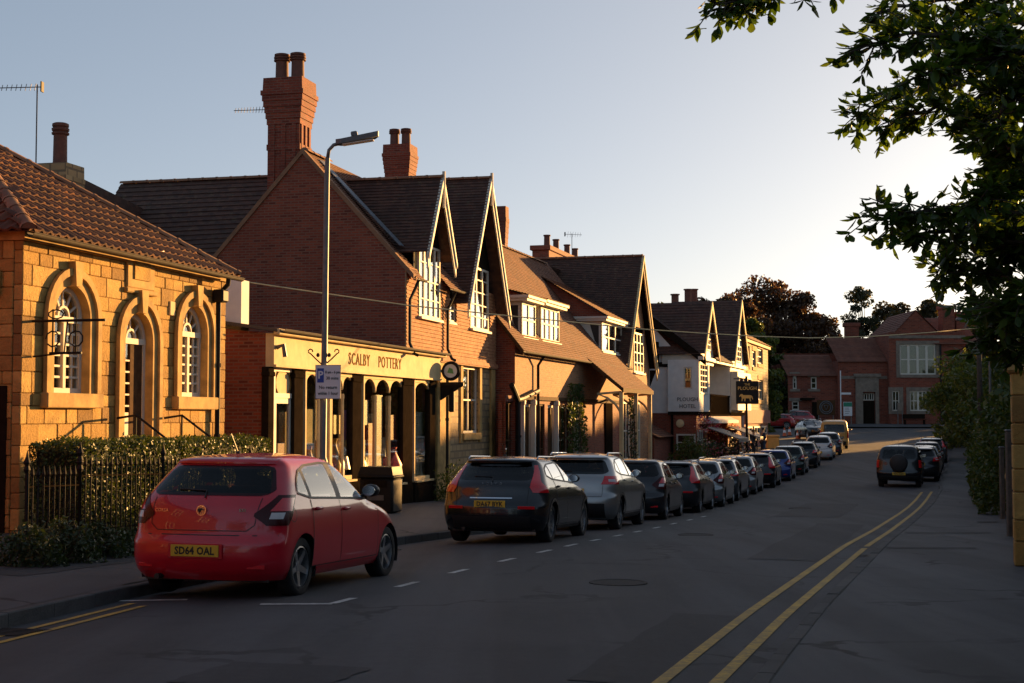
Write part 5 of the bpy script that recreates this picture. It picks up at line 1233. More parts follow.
# roofs
m = MB(); roof_cut(m, .1, PL + .1, -.3, PE + .12, yrp, PR, [(PX(699.5, 340), PX(713, 340)), (PX(730, 340), PX(743.5, 340))], .3, .2); PB.part('roof', m, M['roof_dark'])
m = MB(); a, b = Vector((.05, -.35, PE + .08)), Vector((.05, yrp, PR + .02)); m.prism([a, b, b - Vector((0, 0, .5)), a - Vector((0, 0, .4))], (.15, 0, 0)); PB.part('verge_board', m, M['timber'])
def pub_gable(pl, pr_, apx, apy, wins_, zlow):
    xa, xb = PX(pl, 340), PX(pr_, 340); ax, az = PB.hit(apx, apy, -.3); hw = max(.9, (xb - xa) / 2); cx = (xa + xb) / 2; zl = PE + .3
    m = MB(); roofslope(m, (cx - hw - .2, -.3, zl), (cx - hw - .2, 4, zl), (cx, 4, az), (cx, -.3, az), .2); roofslope(m, (cx + hw + .2, 4, zl), (cx + hw + .2, -.3, zl), (cx, -.3, az), (cx, 4, az), .2); g_ = PB.part('gable_roof', m, M['roof_dark'])
    m = MB(); m.poly([(cx - hw, -.02, PE - .2), (cx + hw, -.02, PE - .2), (cx + hw, -.02, zl), (cx, -.02, az - .25), (cx - hw, -.02, zl)]); m.poly([(cx - hw, -.02, PE - .2), (cx - hw, -.02, zl), (cx - hw, 2, zl), (cx - hw, 2, PE - .2)]); PB.part('gable_wall', m, M['white'], g_)
    for e in (-1, 1):
        b = MB(); a = Vector((cx, -.36, az + .05)); f = Vector((cx + e * (hw + .25), -.36, zl)); b.prism([a, f, f - Vector((0, 0, .3)), a - Vector((0, 0, .45))], (0, .06, 0)); PB.part('bargeboard', b, M['cream'], g_)
    for (c, d, e, f) in wins_: window(PB, cx - c, cx + c, e, f, -.10, 3, d, .06, .025, back='inside')
    return cx
pub_gable(699.5, 713, 705.5, 299, [(.85, 2, PZ(705, 350) , PZ(705, 338))], 0)
pub_gable(730, 743.5, 737.5, 298, [(1.1, 3, PZ(737, 362), PZ(737, 346)), (1.0, 2, PZ(737, 340), PZ(737, 328))], 0)
PB.part('first_floor_oriel', MB().box(b2 + .1, PL - .1, -.45, -.02, FZ + .2, PE - .3), M['white'])
window(PB, b2 + .25, PL - .25, FZ + .9, PE - .6, -.53, 3, 3, .06, .025, back=None)
# balcony
m = MB(); m.box(b1, b2, 0, rec, FZ - .15, FZ - .05); m.box(b1 + .02, b2 - .02, .0, .08, FZ + .95, FZ + 1.05)
for k in range(22): x = b1 + .1 + (b2 - b1 - .2) * k / 21; m.box(x - .05, x + .05, .02, .06, FZ - .05, FZ + .95)
PB.part('balcony', m, M['timber'])
m = MB(); m.box(b1, b2, -.5, .1, FZ - .55, FZ - .4); m.prism([(b1, -.5, FZ - .4), (b1, .1, FZ - .4), (b1, .1, FZ - .15)], (b2 - b1, 0, 0)); PB.part('door_canopy', m, M['render'])
# ground floor windows, door, lamp
for x, wd in ((.9, .7), (b1 + 2.0, .8), (b2 - 1.8, .8), (b2 + 1.6, .9)):
    y = .08 if x < b1 or x > b2 else rec - .07
    window(PB, x - wd, x + wd, pg + 1.3, FZ - .9, y, 2, 2, .08, .03, back='inside')
x = (b1 + b2) / 2; g = MB(); g.box(x - .6, x + .6, rec - .06, rec + .02, pg, FZ - .7); dd = PB.part('door', g, M['timber']); g = MB(); g.box(x - .75, x - .6, rec - .1, rec, pg, FZ - .6); g.box(x + .6, x + .75, rec - .1, rec, pg, FZ - .6); PB.part('frame', g, M['white'], dd)
yl, zl = PB.hx(687, 415.5, 0); g = MB(); g.lathe([(.2, -.05), (.22, 0), (.2, .06), (.1, .09)], 14, M=Matrix.Translation((-.08, 1.0, FZ - .55)) @ Matrix.Rotation(-math.pi / 2, 4, 'Y')); PB.part('wall_lamp', g, M['cream'])
wy0 = PB.hx(692, 435, 0)[0]; window_y(PB, .2, 1.2, pg + 1.3, FZ - 1.1, -.09, 1, 2, .08)
yv = PB.hx(672, 360, .35)[0]; m = MB(); m.tube([(.28, rec + .15, PE - .1), (.28, rec + .15, pg)], .06, 6); PB.part('downpipe', m, M['black'])
# low outhouse against the pub's near side
m = MB(); y0_, y1_ = rec + .2, 6.5
m.poly([(-4.2, y0_, pg), (-4.2, y0_, pg + 2.2), (-4.2, y1_, pg + 4.6), (-4.2, y1_, pg)]); m.poly([(-4.2, y0_, pg), (.3, y0_, pg), (.3, y0_, pg + 2.2), (-4.2, y0_, pg + 2.2)]); o_ = PB.part('outhouse_wall', m, M['brick_dark'])
m = MB(); roofslope(m, (-4.4, y0_ - .25, pg + 2.05), (.3, y0_ - .25, pg + 2.05), (.3, y1_, pg + 4.7), (-4.4, y1_, pg + 4.7), .2); PB.part('outhouse_roof', m, M['roof'])
# awnings
for k, (xa, xb) in enumerate(((b1 - 2.2, b1 + 1.3), (b2 - 2.2, b2 + 1.6))):
    m = MB(); m.prism([(xa, -.2, FZ - .75), (xb, -.2, FZ - .75), (xb, -1.9, FZ - 1.35), (xa, -1.9, FZ - 1.35)], (0, 0, -.05)); m.box(xa, xb, -1.92, -1.88, FZ - 1.55, FZ - 1.36); aw = PB.part('awning', m, M['greymetal'])
    for x in (xa + .05, xb - .05): g = MB(); g.tube([(x, -1.85, FZ - 1.45), (x, -1.85, pg)], .03, 6); PB.part('awning_pole', g, M['black'], aw)
for px in (675, 688, 694):
    a = PB.hit(px, 292, 4.3); chm = MB(); h_ = {675: 294, 688: 289, 694: 289}[px]
    chm.lathe([(.25, PR - .3), (.25, PB.hit(px, h_, 5)[1] - .1), (.32, PB.hit(px, h_, 5)[1] - .08), (.32, PB.hit(px, h_, 5)[1])], 8, M=Matrix.Translation((PB.hit(px, 292, 5)[0], 5, 0))); PB.part('chimney_pot', chm, M['pot'])
m = MB(); a = PB.hit(680, 297, 5)[0]; m.box(a - 3, a + 3, 4.6, 5.4, PR - 1, PR + .25); PB.part('chimney', m, M['brick_dark'])
# ================================================================== STONE HOUSE BEYOND THE PUB
SB = Bld('stone_town_house', 'sunlit tall stone house with shopfront beyond the pub', (14.75, 92.4), 17, -.7)
def SXf(px, py=380, off=0.0): return SB.hit(px, py, off)[0]
def SZf(px, py, off=0.0): return SB.hit(px, py, off)[1]
sg = SB.base - .4; SL = SXf(768); SE = SZf(768, 350)
sops = []
for a, b, c, d in ((746, 750, 346, 362), (752.5, 756, 351, 367), (758, 763, 349, 364), (758, 763, 380, 400), (747, 751, 376, 398)):
    sops.append((SXf(a), SXf(b), SZf((a + b) / 2, d), SZf((a + b) / 2, c)))
fz = SZf(757, 410)
m = MB(); wall(m, 0, SL, fz, SE, 0, sops, .2); m.poly([(0, 0, sg), (0, 0, SE), (0, 8, SE), (0, 8, sg)]); m.poly([(SL, 0, sg), (SL, 8, sg), (SL, 8, SE), (SL, 0, SE)]); SB.part('wall', m, M['rubble'])
for o in sops:
    window(SB, *o, .1, 2, 2, .1, .03, back='curtain'); g = MB(); g.box(o[0] - .15, o[1] + .15, -.06, .1, o[2] - .25, o[2]); g.box(o[0] - .15, o[1] + .15, -.04, .1, o[3], o[3] + .3); SB.part('lintel', g, M['trim'])
m = MB(); m.box(-.1, SL + .1, -.2, .1, SE, SE + .25); SB.part('cornice', m, M['cream'])
m = MB(); rz_ = SB.hit(744, 329, 4)[1]; roofslope(m, (-.2, -.3, SE + .2), (SL + .2, -.3, SE + .2), (SL - 3, 4, rz_), (-.2, 4, rz_), .25); roofslope(m, (SL + .2, -.3, SE + .2), (SL + .2, 8, SE + .2), (SL - 3, 4, rz_), (SL - 3, 4, rz_), .25); SB.part('roof', m, M['roof'])
M['pink'] = plain('shop_fascia_red', (.30, .12, .11), .8, .15, 3, 0, Specular_IOR_Level=.1)
m = MB(); m.box(0, SL, -.15, .1, fz - .9, fz); SB.part('shop_fascia', m, M['pink']); m = MB(); m.box(0, SL, .05, .2, sg, fz - .9); SB.part('shop_wall', m, M['pink'])
for q in (.18, .5, .8): window(SB, SL * q - SL * .12, SL * q + SL * .12, sg + 1.0, fz - 1.1, -.03, 2, 2, .1, .03, back='inside')
# ================================================================== BRICK INSTITUTE AT THE END OF THE STREET
IB = Bld('brick_institute', 'dark red brick institute with stone doorway at the end of the street', (0, 146), 90, .65)
def IX(px, py=400, off=0.0): return IB.hit(px, py, off)[0]
def IZ(px, py, off=0.0): return IB.hit(px, py, off)[1]
ig = .4
m = MB()
z = [IZ(850, q) for q in (361, 375, 425)]
lw = [(IX(793), IX(797), IZ(795, 389), IZ(795, 375)), (IX(811), IX(817), IZ(814, 389), IZ(814, 377)), (IX(792), IX(799), IZ(795, 410), IZ(795, 401))]
wall(m, IX(788), IX(837), ig, IZ(810, 375), 0, lw, .2, 0)
mw = [(IX(861), IX(873.5), ig, IZ(867, 393))]
wall(m, IX(837), IX(886), ig, IZ(860, 361), -.6, mw, .5); m.poly([(IX(837), -.6, ig), (IX(837), -.6, IZ(860, 361)), (IX(837), 4, IZ(860, 361)), (IX(837), 4, ig)])
gw = [(IX(896.5), IX(932.5), IZ(914, 375), IZ(914, 345)), (IX(888.5), IX(896), IZ(892, 411), IZ(892, 391)), (IX(906), IX(923), IZ(914, 411), IZ(914, 391))]
wall(m, IX(886), IX(962), ig, IZ(910, 333), -1.4, gw, .25); m.poly([(IX(886), -1.4, ig), (IX(886), -1.4, IZ(910, 333)), (IX(886), 4, IZ(910, 333)), (IX(886), 4, ig)])
m.poly([(IX(892), -1.4, IZ(892, 333)), (IX(934), -1.4, IZ(934, 333)), (IX(913), -1.4, IZ(913, 312))])
m.box(IX(788), IX(962), 8, 9, ig, IZ(860, 350)); IB.part('brick_wall', m, M['brick_far'])
for o in lw: window(IB, *o, .1, 1, 2, .12, .04, back='inside')
window(IB, *gw[0], -1.3, 4, 2, .14, .06, back='curtain', mid=(1, 2, 3)); window(IB, *gw[1], -1.3, 2, 2, .12, .04, back='inside'); window(IB, *gw[2], -1.3, 4, 2, .12, .04, mid=(2,))
m = MB()
for o in gw:
    m.box(o[0] - .35, o[0], -1.45, -1.3, o[2] - .3, o[3] + .35); m.box(o[1], o[1] + .35, -1.45, -1.3, o[2] - .3, o[3] + .35); m.box(o[0], o[1], -1.45, -1.3, o[3], o[3] + .35); m.box(o[0], o[1], -1.5, -1.3, o[2] - .3, o[2])
for o in lw: m.box(o[0] - .3, o[1] + .3, -.06, .1, o[3], o[3] + .3); m.box(o[0] - .3, o[1] + .3, -.08, .1, o[2] - .25, o[2])
m.box(IX(840), IX(854), -.66, -.55, IZ(850, 379), IZ(850, 376)); m.box(IX(877), IX(890), -.66, -.55, IZ(850, 379), IZ(850, 376)); m.box(IX(886), IX(962), -1.47, -1.38, IZ(910, 345) + .6, IZ(910, 345) + .9)
M['greystone'] = plain('grey_stone', (.20, .16, .125), .9, .25, 3, .2); IB.parts('stone_dressing', m, M['greystone'])
m = MB(); x0, x1 = IX(854), IX(877); m.box(x0, mw[0][0], -.85, -.5, ig, IZ(866, 376)); m.box(mw[0][1], x1, -.85, -.5, ig, IZ(866, 376)); m.box(mw[0][0], mw[0][1], -.85, -.5, IZ(866, 392), IZ(866, 376)); m.box(x0 - .2, x1 + .2, -1.0, -.5, IZ(866, 377), IZ(866, 374)); IB.part('stone_doorway', m, M['greystone'])
m = MB(); m.box(mw[0][0], mw[0][1], -.3, -.2, ig, IZ(867, 401)); dd = IB.part('door', m, M['timber']); window(IB, mw[0][0], mw[0][1], IZ(867, 401) + .05, IZ(867, 393), -.3, 5, 1, .1, .05, back='inside', name='fanlight')
def roofq(x0, x1, z0, z1, y0, y1, in0=0, in1=0, mat='roof_far'):
    m = MB(); roofslope(m, (x0, y0, z0), (x1, y0, z0), (x1 - in1, y1, z1), (x0 + in0, y1, z1), .3, .05); IB.part('roof', m, M[mat])
roofq(IX(787), IX(838), IZ(810, 376), IZ(810, 355, 4), -.4, 4, -.3, 0); roofq(IX(836), IX(890), IZ(860, 362), IZ(860, 338, 4.5), -.9, 4.5, 0, 0)
m = MB(); gxm = IX(913); zt = IZ(913, 311); zl = IZ(892, 334); roofslope(m, (IX(891), -1.5, zl), (IX(891), 9, zl), (gxm, 9, zt), (gxm, -1.5, zt), .3, .05); roofslope(m, (IX(936), 9, zl), (IX(936), -1.5, zl), (gxm, -1.5, zt), (gxm, 9, zt), .3, .05); IB.part('gable_roof', m, M['roof_far'])
roofq(IX(930), IX(975), IZ(950, 345), IZ(950, 318, 4), -1.7, 4)
a = IX(941); b = IX(953); m = MB(); m.cbox(a, b, -1.0, .6, IZ(950, 350), IZ(950, 307), .05); m.cbox(a - .15, b + .15, -1.15, .75, IZ(950, 310), IZ(950, 306), .05); m.cbox(b + .2, b + 1.1, -.8, .4, IZ(950, 352), IZ(950, 312), .05); IB.part('chimney', m, M['brick_far'])
a = IX(845, 330, 6); b = IX(858, 330, 6); m = MB(); m.cbox(a, b, 5.5, 6.5, IZ(850, 345, 6), IZ(850, 324, 6), .05); m.cbox(a - .15, b + .15, 5.4, 6.6, IZ(850, 327, 6), IZ(850, 323, 6), .05); IB.part('chimney', m, M['brick_far'])
m = MB(); m.box(IX(800), IX(812), -1.4, 0, IZ(806, 400), IZ(806, 398)); IB.part('porch_canopy', m, M['timber']); m = MB(); m.box(IX(812), IX(818), -.1, .05, ig, IZ(812, 402)); IB.part('side_door', m, M['timber'])
g = MB(); g.box(IX(936), IX(936) + .15, -1.6, -1.45, ig, IZ(936, 345)); IB.part('downpipe', g, M['black'])
# ================================================================== VEHICLES
def pchip(pts):
    xs = np.array([p[0] for p in pts], float); ys = np.array([p[1] for p in pts], float); h = np.diff(xs); d = np.diff(ys) / h
    m = np.zeros(len(xs)); m[0], m[-1] = d[0], d[-1]
    for i in range(1, len(xs) - 1):
        if d[i - 1] * d[i] > 0:
            w1, w2 = 2 * h[i] + h[i - 1], h[i] + 2 * h[i - 1]; m[i] = (w1 + w2) / (w1 / d[i - 1] + w2 / d[i])
    def f(x):
        x = min(max(x, xs[0]), xs[-1]); i = min(max(int(np.searchsorted(xs, x)) - 1, 0), len(xs) - 2); t = (x - xs[i]) / h[i]
        return float((2 * t**3 - 3 * t * t + 1) * ys[i] + (t**3 - 2 * t * t + t) * h[i] * m[i] + (-2 * t**3 + 3 * t * t) * ys[i + 1] + (t**3 - t * t) * h[i] * m[i + 1])
    return f
M['paint0'] = paint('car_paint_red', (.54, .003, .018), .34, .0, .85)
M['carglass'] = thin_glass('car_rear_glass', (.22, .24, .25), 1.45, .02, k=1.2)
M['sideglass'] = thin_glass('car_side_glass', (.62, .66, .66), 1.6, .02, k=2.2)
M['lamp_dark'] = NT('tail_lamp_smoked').out((.045, .002, .003), .25, None, Specular_IOR_Level=.3)
M['tyre'] = plain('tyre_rubber', (.016, .016, .017), .85, .2, 20, .2)
M['alloy'] = plain('alloy_wheel', (.42, .43, .45), .32, .1, 8, 0, Metallic=.9)
M['trimblack'] = plain('black_plastic', (.014, .014, .015), .5, .2, 20, .1)
M['lamp_red'] = NT('tail_lamp_red').out((.62, .010, .016), .12, None, Coat_Weight=.8)
M['lamp_clear'] = NT('tail_lamp_clear').out((.55, .52, .52), .15, None, Coat_Weight=.8)
M['plate_y'] = plain('plate_yellow', (.62, .40, .03), .45, .04, 5)
M['chrome'] = NT('chrome').out((.62, .62, .63), .12, None, Metallic=1.0)
M['seat'] = plain('seat_cloth', (.035, .035, .04), .9, .2, 20)
M['headlining'] = plain('headlining_cloth', (.25, .24, .22), .9, .1, 10)
class Car:
    def __init__(s, S):
        s.S = S; s.yr, s.yf, s.w, s.Rr, s.Rf = (pchip(S[k]) for k in ('rear', 'front', 'width', 'Rr', 'Rf')); s.pr, s.pf = S.get('pr', 2.6), S.get('pf', 2.4)
        s.z0, s.z1 = S['width'][0][0], S['width'][-1][0]
    def lim(s, z):
        a, b, R1, R2 = s.yr(z), s.yf(z), s.Rr(z), s.Rf(z); L = b - a
        if R1 + R2 > L * .98: k = L * .98 / (R1 + R2); R1 *= k; R2 *= k
        return a, b, R1, R2
    def sx(s, y, z):
        a, b, R1, R2 = s.lim(z); w_ = s.w(z)
        if y < a + R1: t = min(1, max(0, 1 - (y - a) / R1)); return w_ * max(0, 1 - t ** s.pr) ** (1 / s.pr)
        if y > b - R2: t = min(1, max(0, 1 - (b - y) / R2)); return w_ * max(0, 1 - t ** s.pf) ** (1 / s.pf)
        return w_
    def ry(s, x, z):
        a, b, R1, R2 = s.lim(z); t = min(1, abs(x) / s.w(z)); return a + R1 * (1 - max(0, 1 - t ** s.pr) ** (1 / s.pr))
    def cpt(s, q, z, off=0.0):                                  # q: 0..90 degrees round the rear corner
        a, b, R1, R2 = s.lim(z); w_ = s.w(z); c, n = max(0, math.cos(R(q))), math.sin(R(q))
        x = w_ * n ** (2 / s.pr); y = a + R1 * (1 - c ** (2 / s.pr)); nx, ny = n, -c; return (x + nx * off, y + ny * off, z)
    def body(s):
        S = s.S; zs = [s.z0 + (S['belt'] - s.z0) * i / 26 for i in range(27)]
        n2 = 26; zs += [S['belt'] + (s.z1 - S['belt']) * (1 - (1 - i / n2) ** 1.5) for i in range(1, n2 + 1)]
        nr, ns, nf = 14, 64, 12; rows = []
        for z in zs:
            a, b, R1, R2 = s.lim(z); w_ = s.w(z); half = []
            for i in range(nr): q = math.pi / 2 * i / nr; half.append((w_ * math.sin(q) ** (2 / s.pr), a + R1 * (1 - math.cos(q) ** (2 / s.pr))))
            for i in range(ns + 1): half.append((w_, a + R1 + (b - R2 - a - R1) * i / ns))
            for i in range(1, nf + 1): q = math.pi / 2 * (1 - i / nf); half.append((w_ * max(0, math.sin(q)) ** (2 / s.pf), b - R2 * (1 - max(0, math.cos(q)) ** (2 / s.pf))))
            row = [(x, y, z) for x, y in half] + [(-x, y, z) for x, y in half[-2:0:-1]]; rows.append(row)
        nc = len(rows[0]); V = [list(p) for r_ in rows for p in r_]; Fc = []
        Rw = S['arch']; cent = [(yw, S['wr']) for yw in S['axles']]; dead = set(); kept = set()
        lo, up = poly_f(S['win_lo']), poly_f(S['win_up']); g0, g1, gw0, gw1 = S['rear_glass']
        def glazed(c):
            x, y, z = c; a, b, R1, R2 = s.lim(z); w_ = s.w(z)
            if a + R1 * .75 < y < b - R2 * .6 and abs(x) > w_ * .8: return any(p + .03 < y < q - .03 for p, q in S['win_cuts']) and lo(y) + .03 < z < up(y) - .03
            if y < a + R1 * .8 and g0 + .03 < z < g1 - .03 and abs(x) < np.interp(z, (g0, g1), (gw0, gw1)) - .05: return True
            return y > b - R2 * .8 and S['belt'] + .05 < z < S['top'] - .16 and abs(x) < w_ * .82
        for i in range(len(rows) - 1):
            for j in range(nc):
                f = (i * nc + j, i * nc + (j + 1) % nc, (i + 1) * nc + (j + 1) % nc, (i + 1) * nc + j)
                c = [sum(V[k][q] for k in f) / 4 for q in range(3)]; kill = False
                for yw, zw in cent:
                    if abs(c[0]) > s.w(c[2]) * .75 and (c[1] - yw) ** 2 + (c[2] - zw) ** 2 < Rw * Rw: kill = True
                if not kill and c[2] > S['belt'] and glazed(c): continue
                if kill: dead.update(f)
                else: Fc.append(f); kept.update(f)
        for k in dead & kept:
            x, y, z = V[k]; yw, zw = min(cent, key=lambda c: (c[0] - y) ** 2 + (c[1] - z) ** 2)
            if z <= s.z0 + 1e-4: ny, nz = yw + math.copysign(math.sqrt(max(0, Rw ** 2 - (z - zw) ** 2)), y - yw), z
            else: d = math.hypot(y - yw, z - zw); ny, nz = yw + (y - yw) / d * Rw, max(s.z0, zw + (z - zw) / d * Rw)
            V[k] = [math.copysign(s.sx(ny, nz), x), ny, nz]
        m = MB(); m.v = [tuple(v) for v in V]; m.f = Fc; m.f.append(tuple(range((len(rows) - 1) * nc, len(rows) * nc))); m.m = [0] * len(m.f); return m
    # patches that lie on the skin
    def side(s, lo, up, y0, y1, sg, off=.004, nu=14, nv=6, mb=None):
        mb = mb or MB(); P = []
        for i in range(nu + 1):
            y = y0 + (y1 - y0) * i / nu; a, b = lo(y), up(y); P.append([(sg * (s.sx(y, a + (b - a) * j / nv) + off), y, a + (b - a) * j / nv) for j in range(nv + 1)])
        return mb.grid(P if sg > 0 else P[::-1])
    def rearp(s, xl, xr, z0, z1, off=.005, nu=14, nv=6, mb=None):
        """xl, xr functions of height"""
        mb = mb or MB(); P = []
        for j in range(nv + 1):
            z = z0 + (z1 - z0) * j / nv; a, b = xl(z), xr(z); P.append([(a + (b - a) * i / nu, s.ry(a + (b - a) * i / nu, z) - off, z) for i in range(nu + 1)])
        return mb.grid([r_ for r_ in P])
    def corner(s, q0, q1, z0, z1, sg, off=.005, nu=10, nv=6, mb=None):
        """q0, q1: angle functions of height; angles past 90 run on along the side (per degree 1 cm)"""
        mb = mb or MB(); P = []
        for j in range(nv + 1):
            z = z0 + (z1 - z0) * j / nv; row = []
            for i in range(nu + 1):
                q = q0(z) + (q1(z) - q0(z)) * i / nu
                if q <= 90: x, y, _ = s.cpt(q, z, off)
                else: a, b, R1, R2 = s.lim(z); y = a + R1 + (q - 90) * .01; x = s.sx(y, z) + off
                row.append((sg * x, y, z))
            P.append(row if sg > 0 else row[::-1])
        return mb.grid(P)
    def seam(s, pts, sg, wd=.005, mb=None, off=.0055):
        mb = mb or MB()
        dense = []
        for (a, b) in zip(pts[:-1], pts[1:]):
            for k in range(6): dense.append((a[0] + (b[0] - a[0]) * k / 6, a[1] + (b[1] - a[1]) * k / 6))
        dense.append(pts[-1]); L = []
        for i, p in enumerate(dense):
            q = dense[min(i + 1, len(dense) - 1)]; r_ = dense[max(i - 1, 0)]; dy, dz = q[0] - r_[0], q[1] - r_[1]; l = math.hypot(dy, dz) or 1
            L.append([(sg * (s.sx(p[0] + e * dz / l * wd, p[1] - e * dy / l * wd) + off), p[0] + e * dz / l * wd, p[1] - e * dy / l * wd) for e in (-1, 1)])
        return mb.grid(L if sg < 0 else L[::-1])
def poly_f(pts): xs, ys = [p[0] for p in pts], [p[1] for p in pts]; return lambda x: float(np.interp(x, xs, ys))
def wheel_meshes(r, wd, rim_r, spokes, style):
    RY = Matrix.Rotation(math.pi / 2, 4, 'Y')
    t = MB(); h = wd / 2; t.lathe([(rim_r, -h * .9), (r - .035, -h), (r - .008, -h * .8), (r, -h * .55), (r, h * .55), (r - .008, h * .8), (r - .035, h), (rim_r + .005, h * .92), (rim_r, h * .8)], 30, M=RY, cap=False); tm = t.mesh('tyre', M['tyre'], 50)
    m = MB(); m.lathe([(rim_r - .002, -h * .8), (rim_r - .002, h * .82), (rim_r - .018, h * .86), (rim_r - .022, h * .5), (rim_r - .03, -h * .5)], 30, M=RY, cap=False)
    m.lathe([(.001, h * .62), (.05, h * .60), (.062, h * .48), (.062, 0)], 14, M=RY)
    for k in range(spokes):
        a = 2 * math.pi * k / spokes; ca, sa = math.cos(a), math.sin(a)
        for off in ((-.032, .032) if style == 'double' else (0,)):
            w0, w1 = (.016, .02) if style == 'double' else (.036, .026)
            def pt(rr, e, x): tt = off * (rr / rim_r) * 1.6; return (x, rr * ca - (e + tt) * sa, rr * sa + (e + tt) * ca)
            m.prism([pt(.045, -w0, h * .58), pt(rim_r - .012, -w1, h * .78), pt(rim_r - .012, w1, h * .78), pt(.045, w0, h * .58)], (-.035, 0, 0))
    rm = m.mesh('rim', M['alloy'], 35)
    b = MB(); b.lathe([(.01, .0), (rim_r * .72, .0), (rim_r * .72, -.02)], 20, M=RY); b.lathe([(.02, -.03), (rim_r - .01, -.03)], 20, M=RY); bm = b.mesh('brake_disc', M['trimblack'])
    return tm, rm, bm
def interior(c, t, S):
    """dark cabin lining, seats and headrests behind the glass, and the windscreen"""
    b = S['belt']; w_ = c.w(b) - .10; y0, y1 = c.yr(b) + .35, c.yf(b + .05) - .25
    m = MB(); m.box(-w_, w_, y0, y1, b - .55, b - .20); m.cbox(-w_, w_, y1 - .1, y1 + .12, b - .2, b + .02, .04); m.build('cabin_lining', M['trimblack'], t)
    m = MB(); m.box(-c.w(S['top'] - .12) + .1, c.w(S['top'] - .12) - .1, S['roof_rear'] + .25, .0, S['top'] - .085, S['top'] - .075); m.build('headlining', M['headlining'], t)
    for yy, xs, hh in ((.05, (-.36, .36), .52), (S['axles'][0] + .42, (-.42, 0, .42), .42)):
        for x in xs:
            m = MB(); m.cbox(x - .22, x + .22, yy - .10, yy + .06, b - .25, b - .25 + hh, .05); st = m.build('seat', M['seat'], t, 40)
            m = MB(); m.cbox(x - .12, x + .12, yy - .10, yy + .0, b - .22 + hh, b - .06 + hh, .04); m.build('headrest', M['seat'], st, 40)
    P = []; z0, z1 = b + .02, S['top'] - .13
    for j in range(9):
        z = z0 + (z1 - z0) * j / 8; a_, b_, R1, R2 = c.lim(z); ww = c.w(z) * .86
        P.append([(ww * (i / 7 - 1), b_ - R2 * (1 - max(0, 1 - abs(ww * (i / 7 - 1) / c.w(z)) ** c.pf) ** (1 / c.pf)) + .005, z) for i in range(15)])
    MB().grid([r_[::-1] for r_ in P]).build('windscreen', M['sideglass'], t, True)
    m = MB(); m.tube([(.16 * math.cos(k * .5236) + .36, y1 - .28, b - .05 + .16 * math.sin(k * .5236)) for k in range(13)], .014, 5); m.build('steering_wheel', M['trimblack'], t)
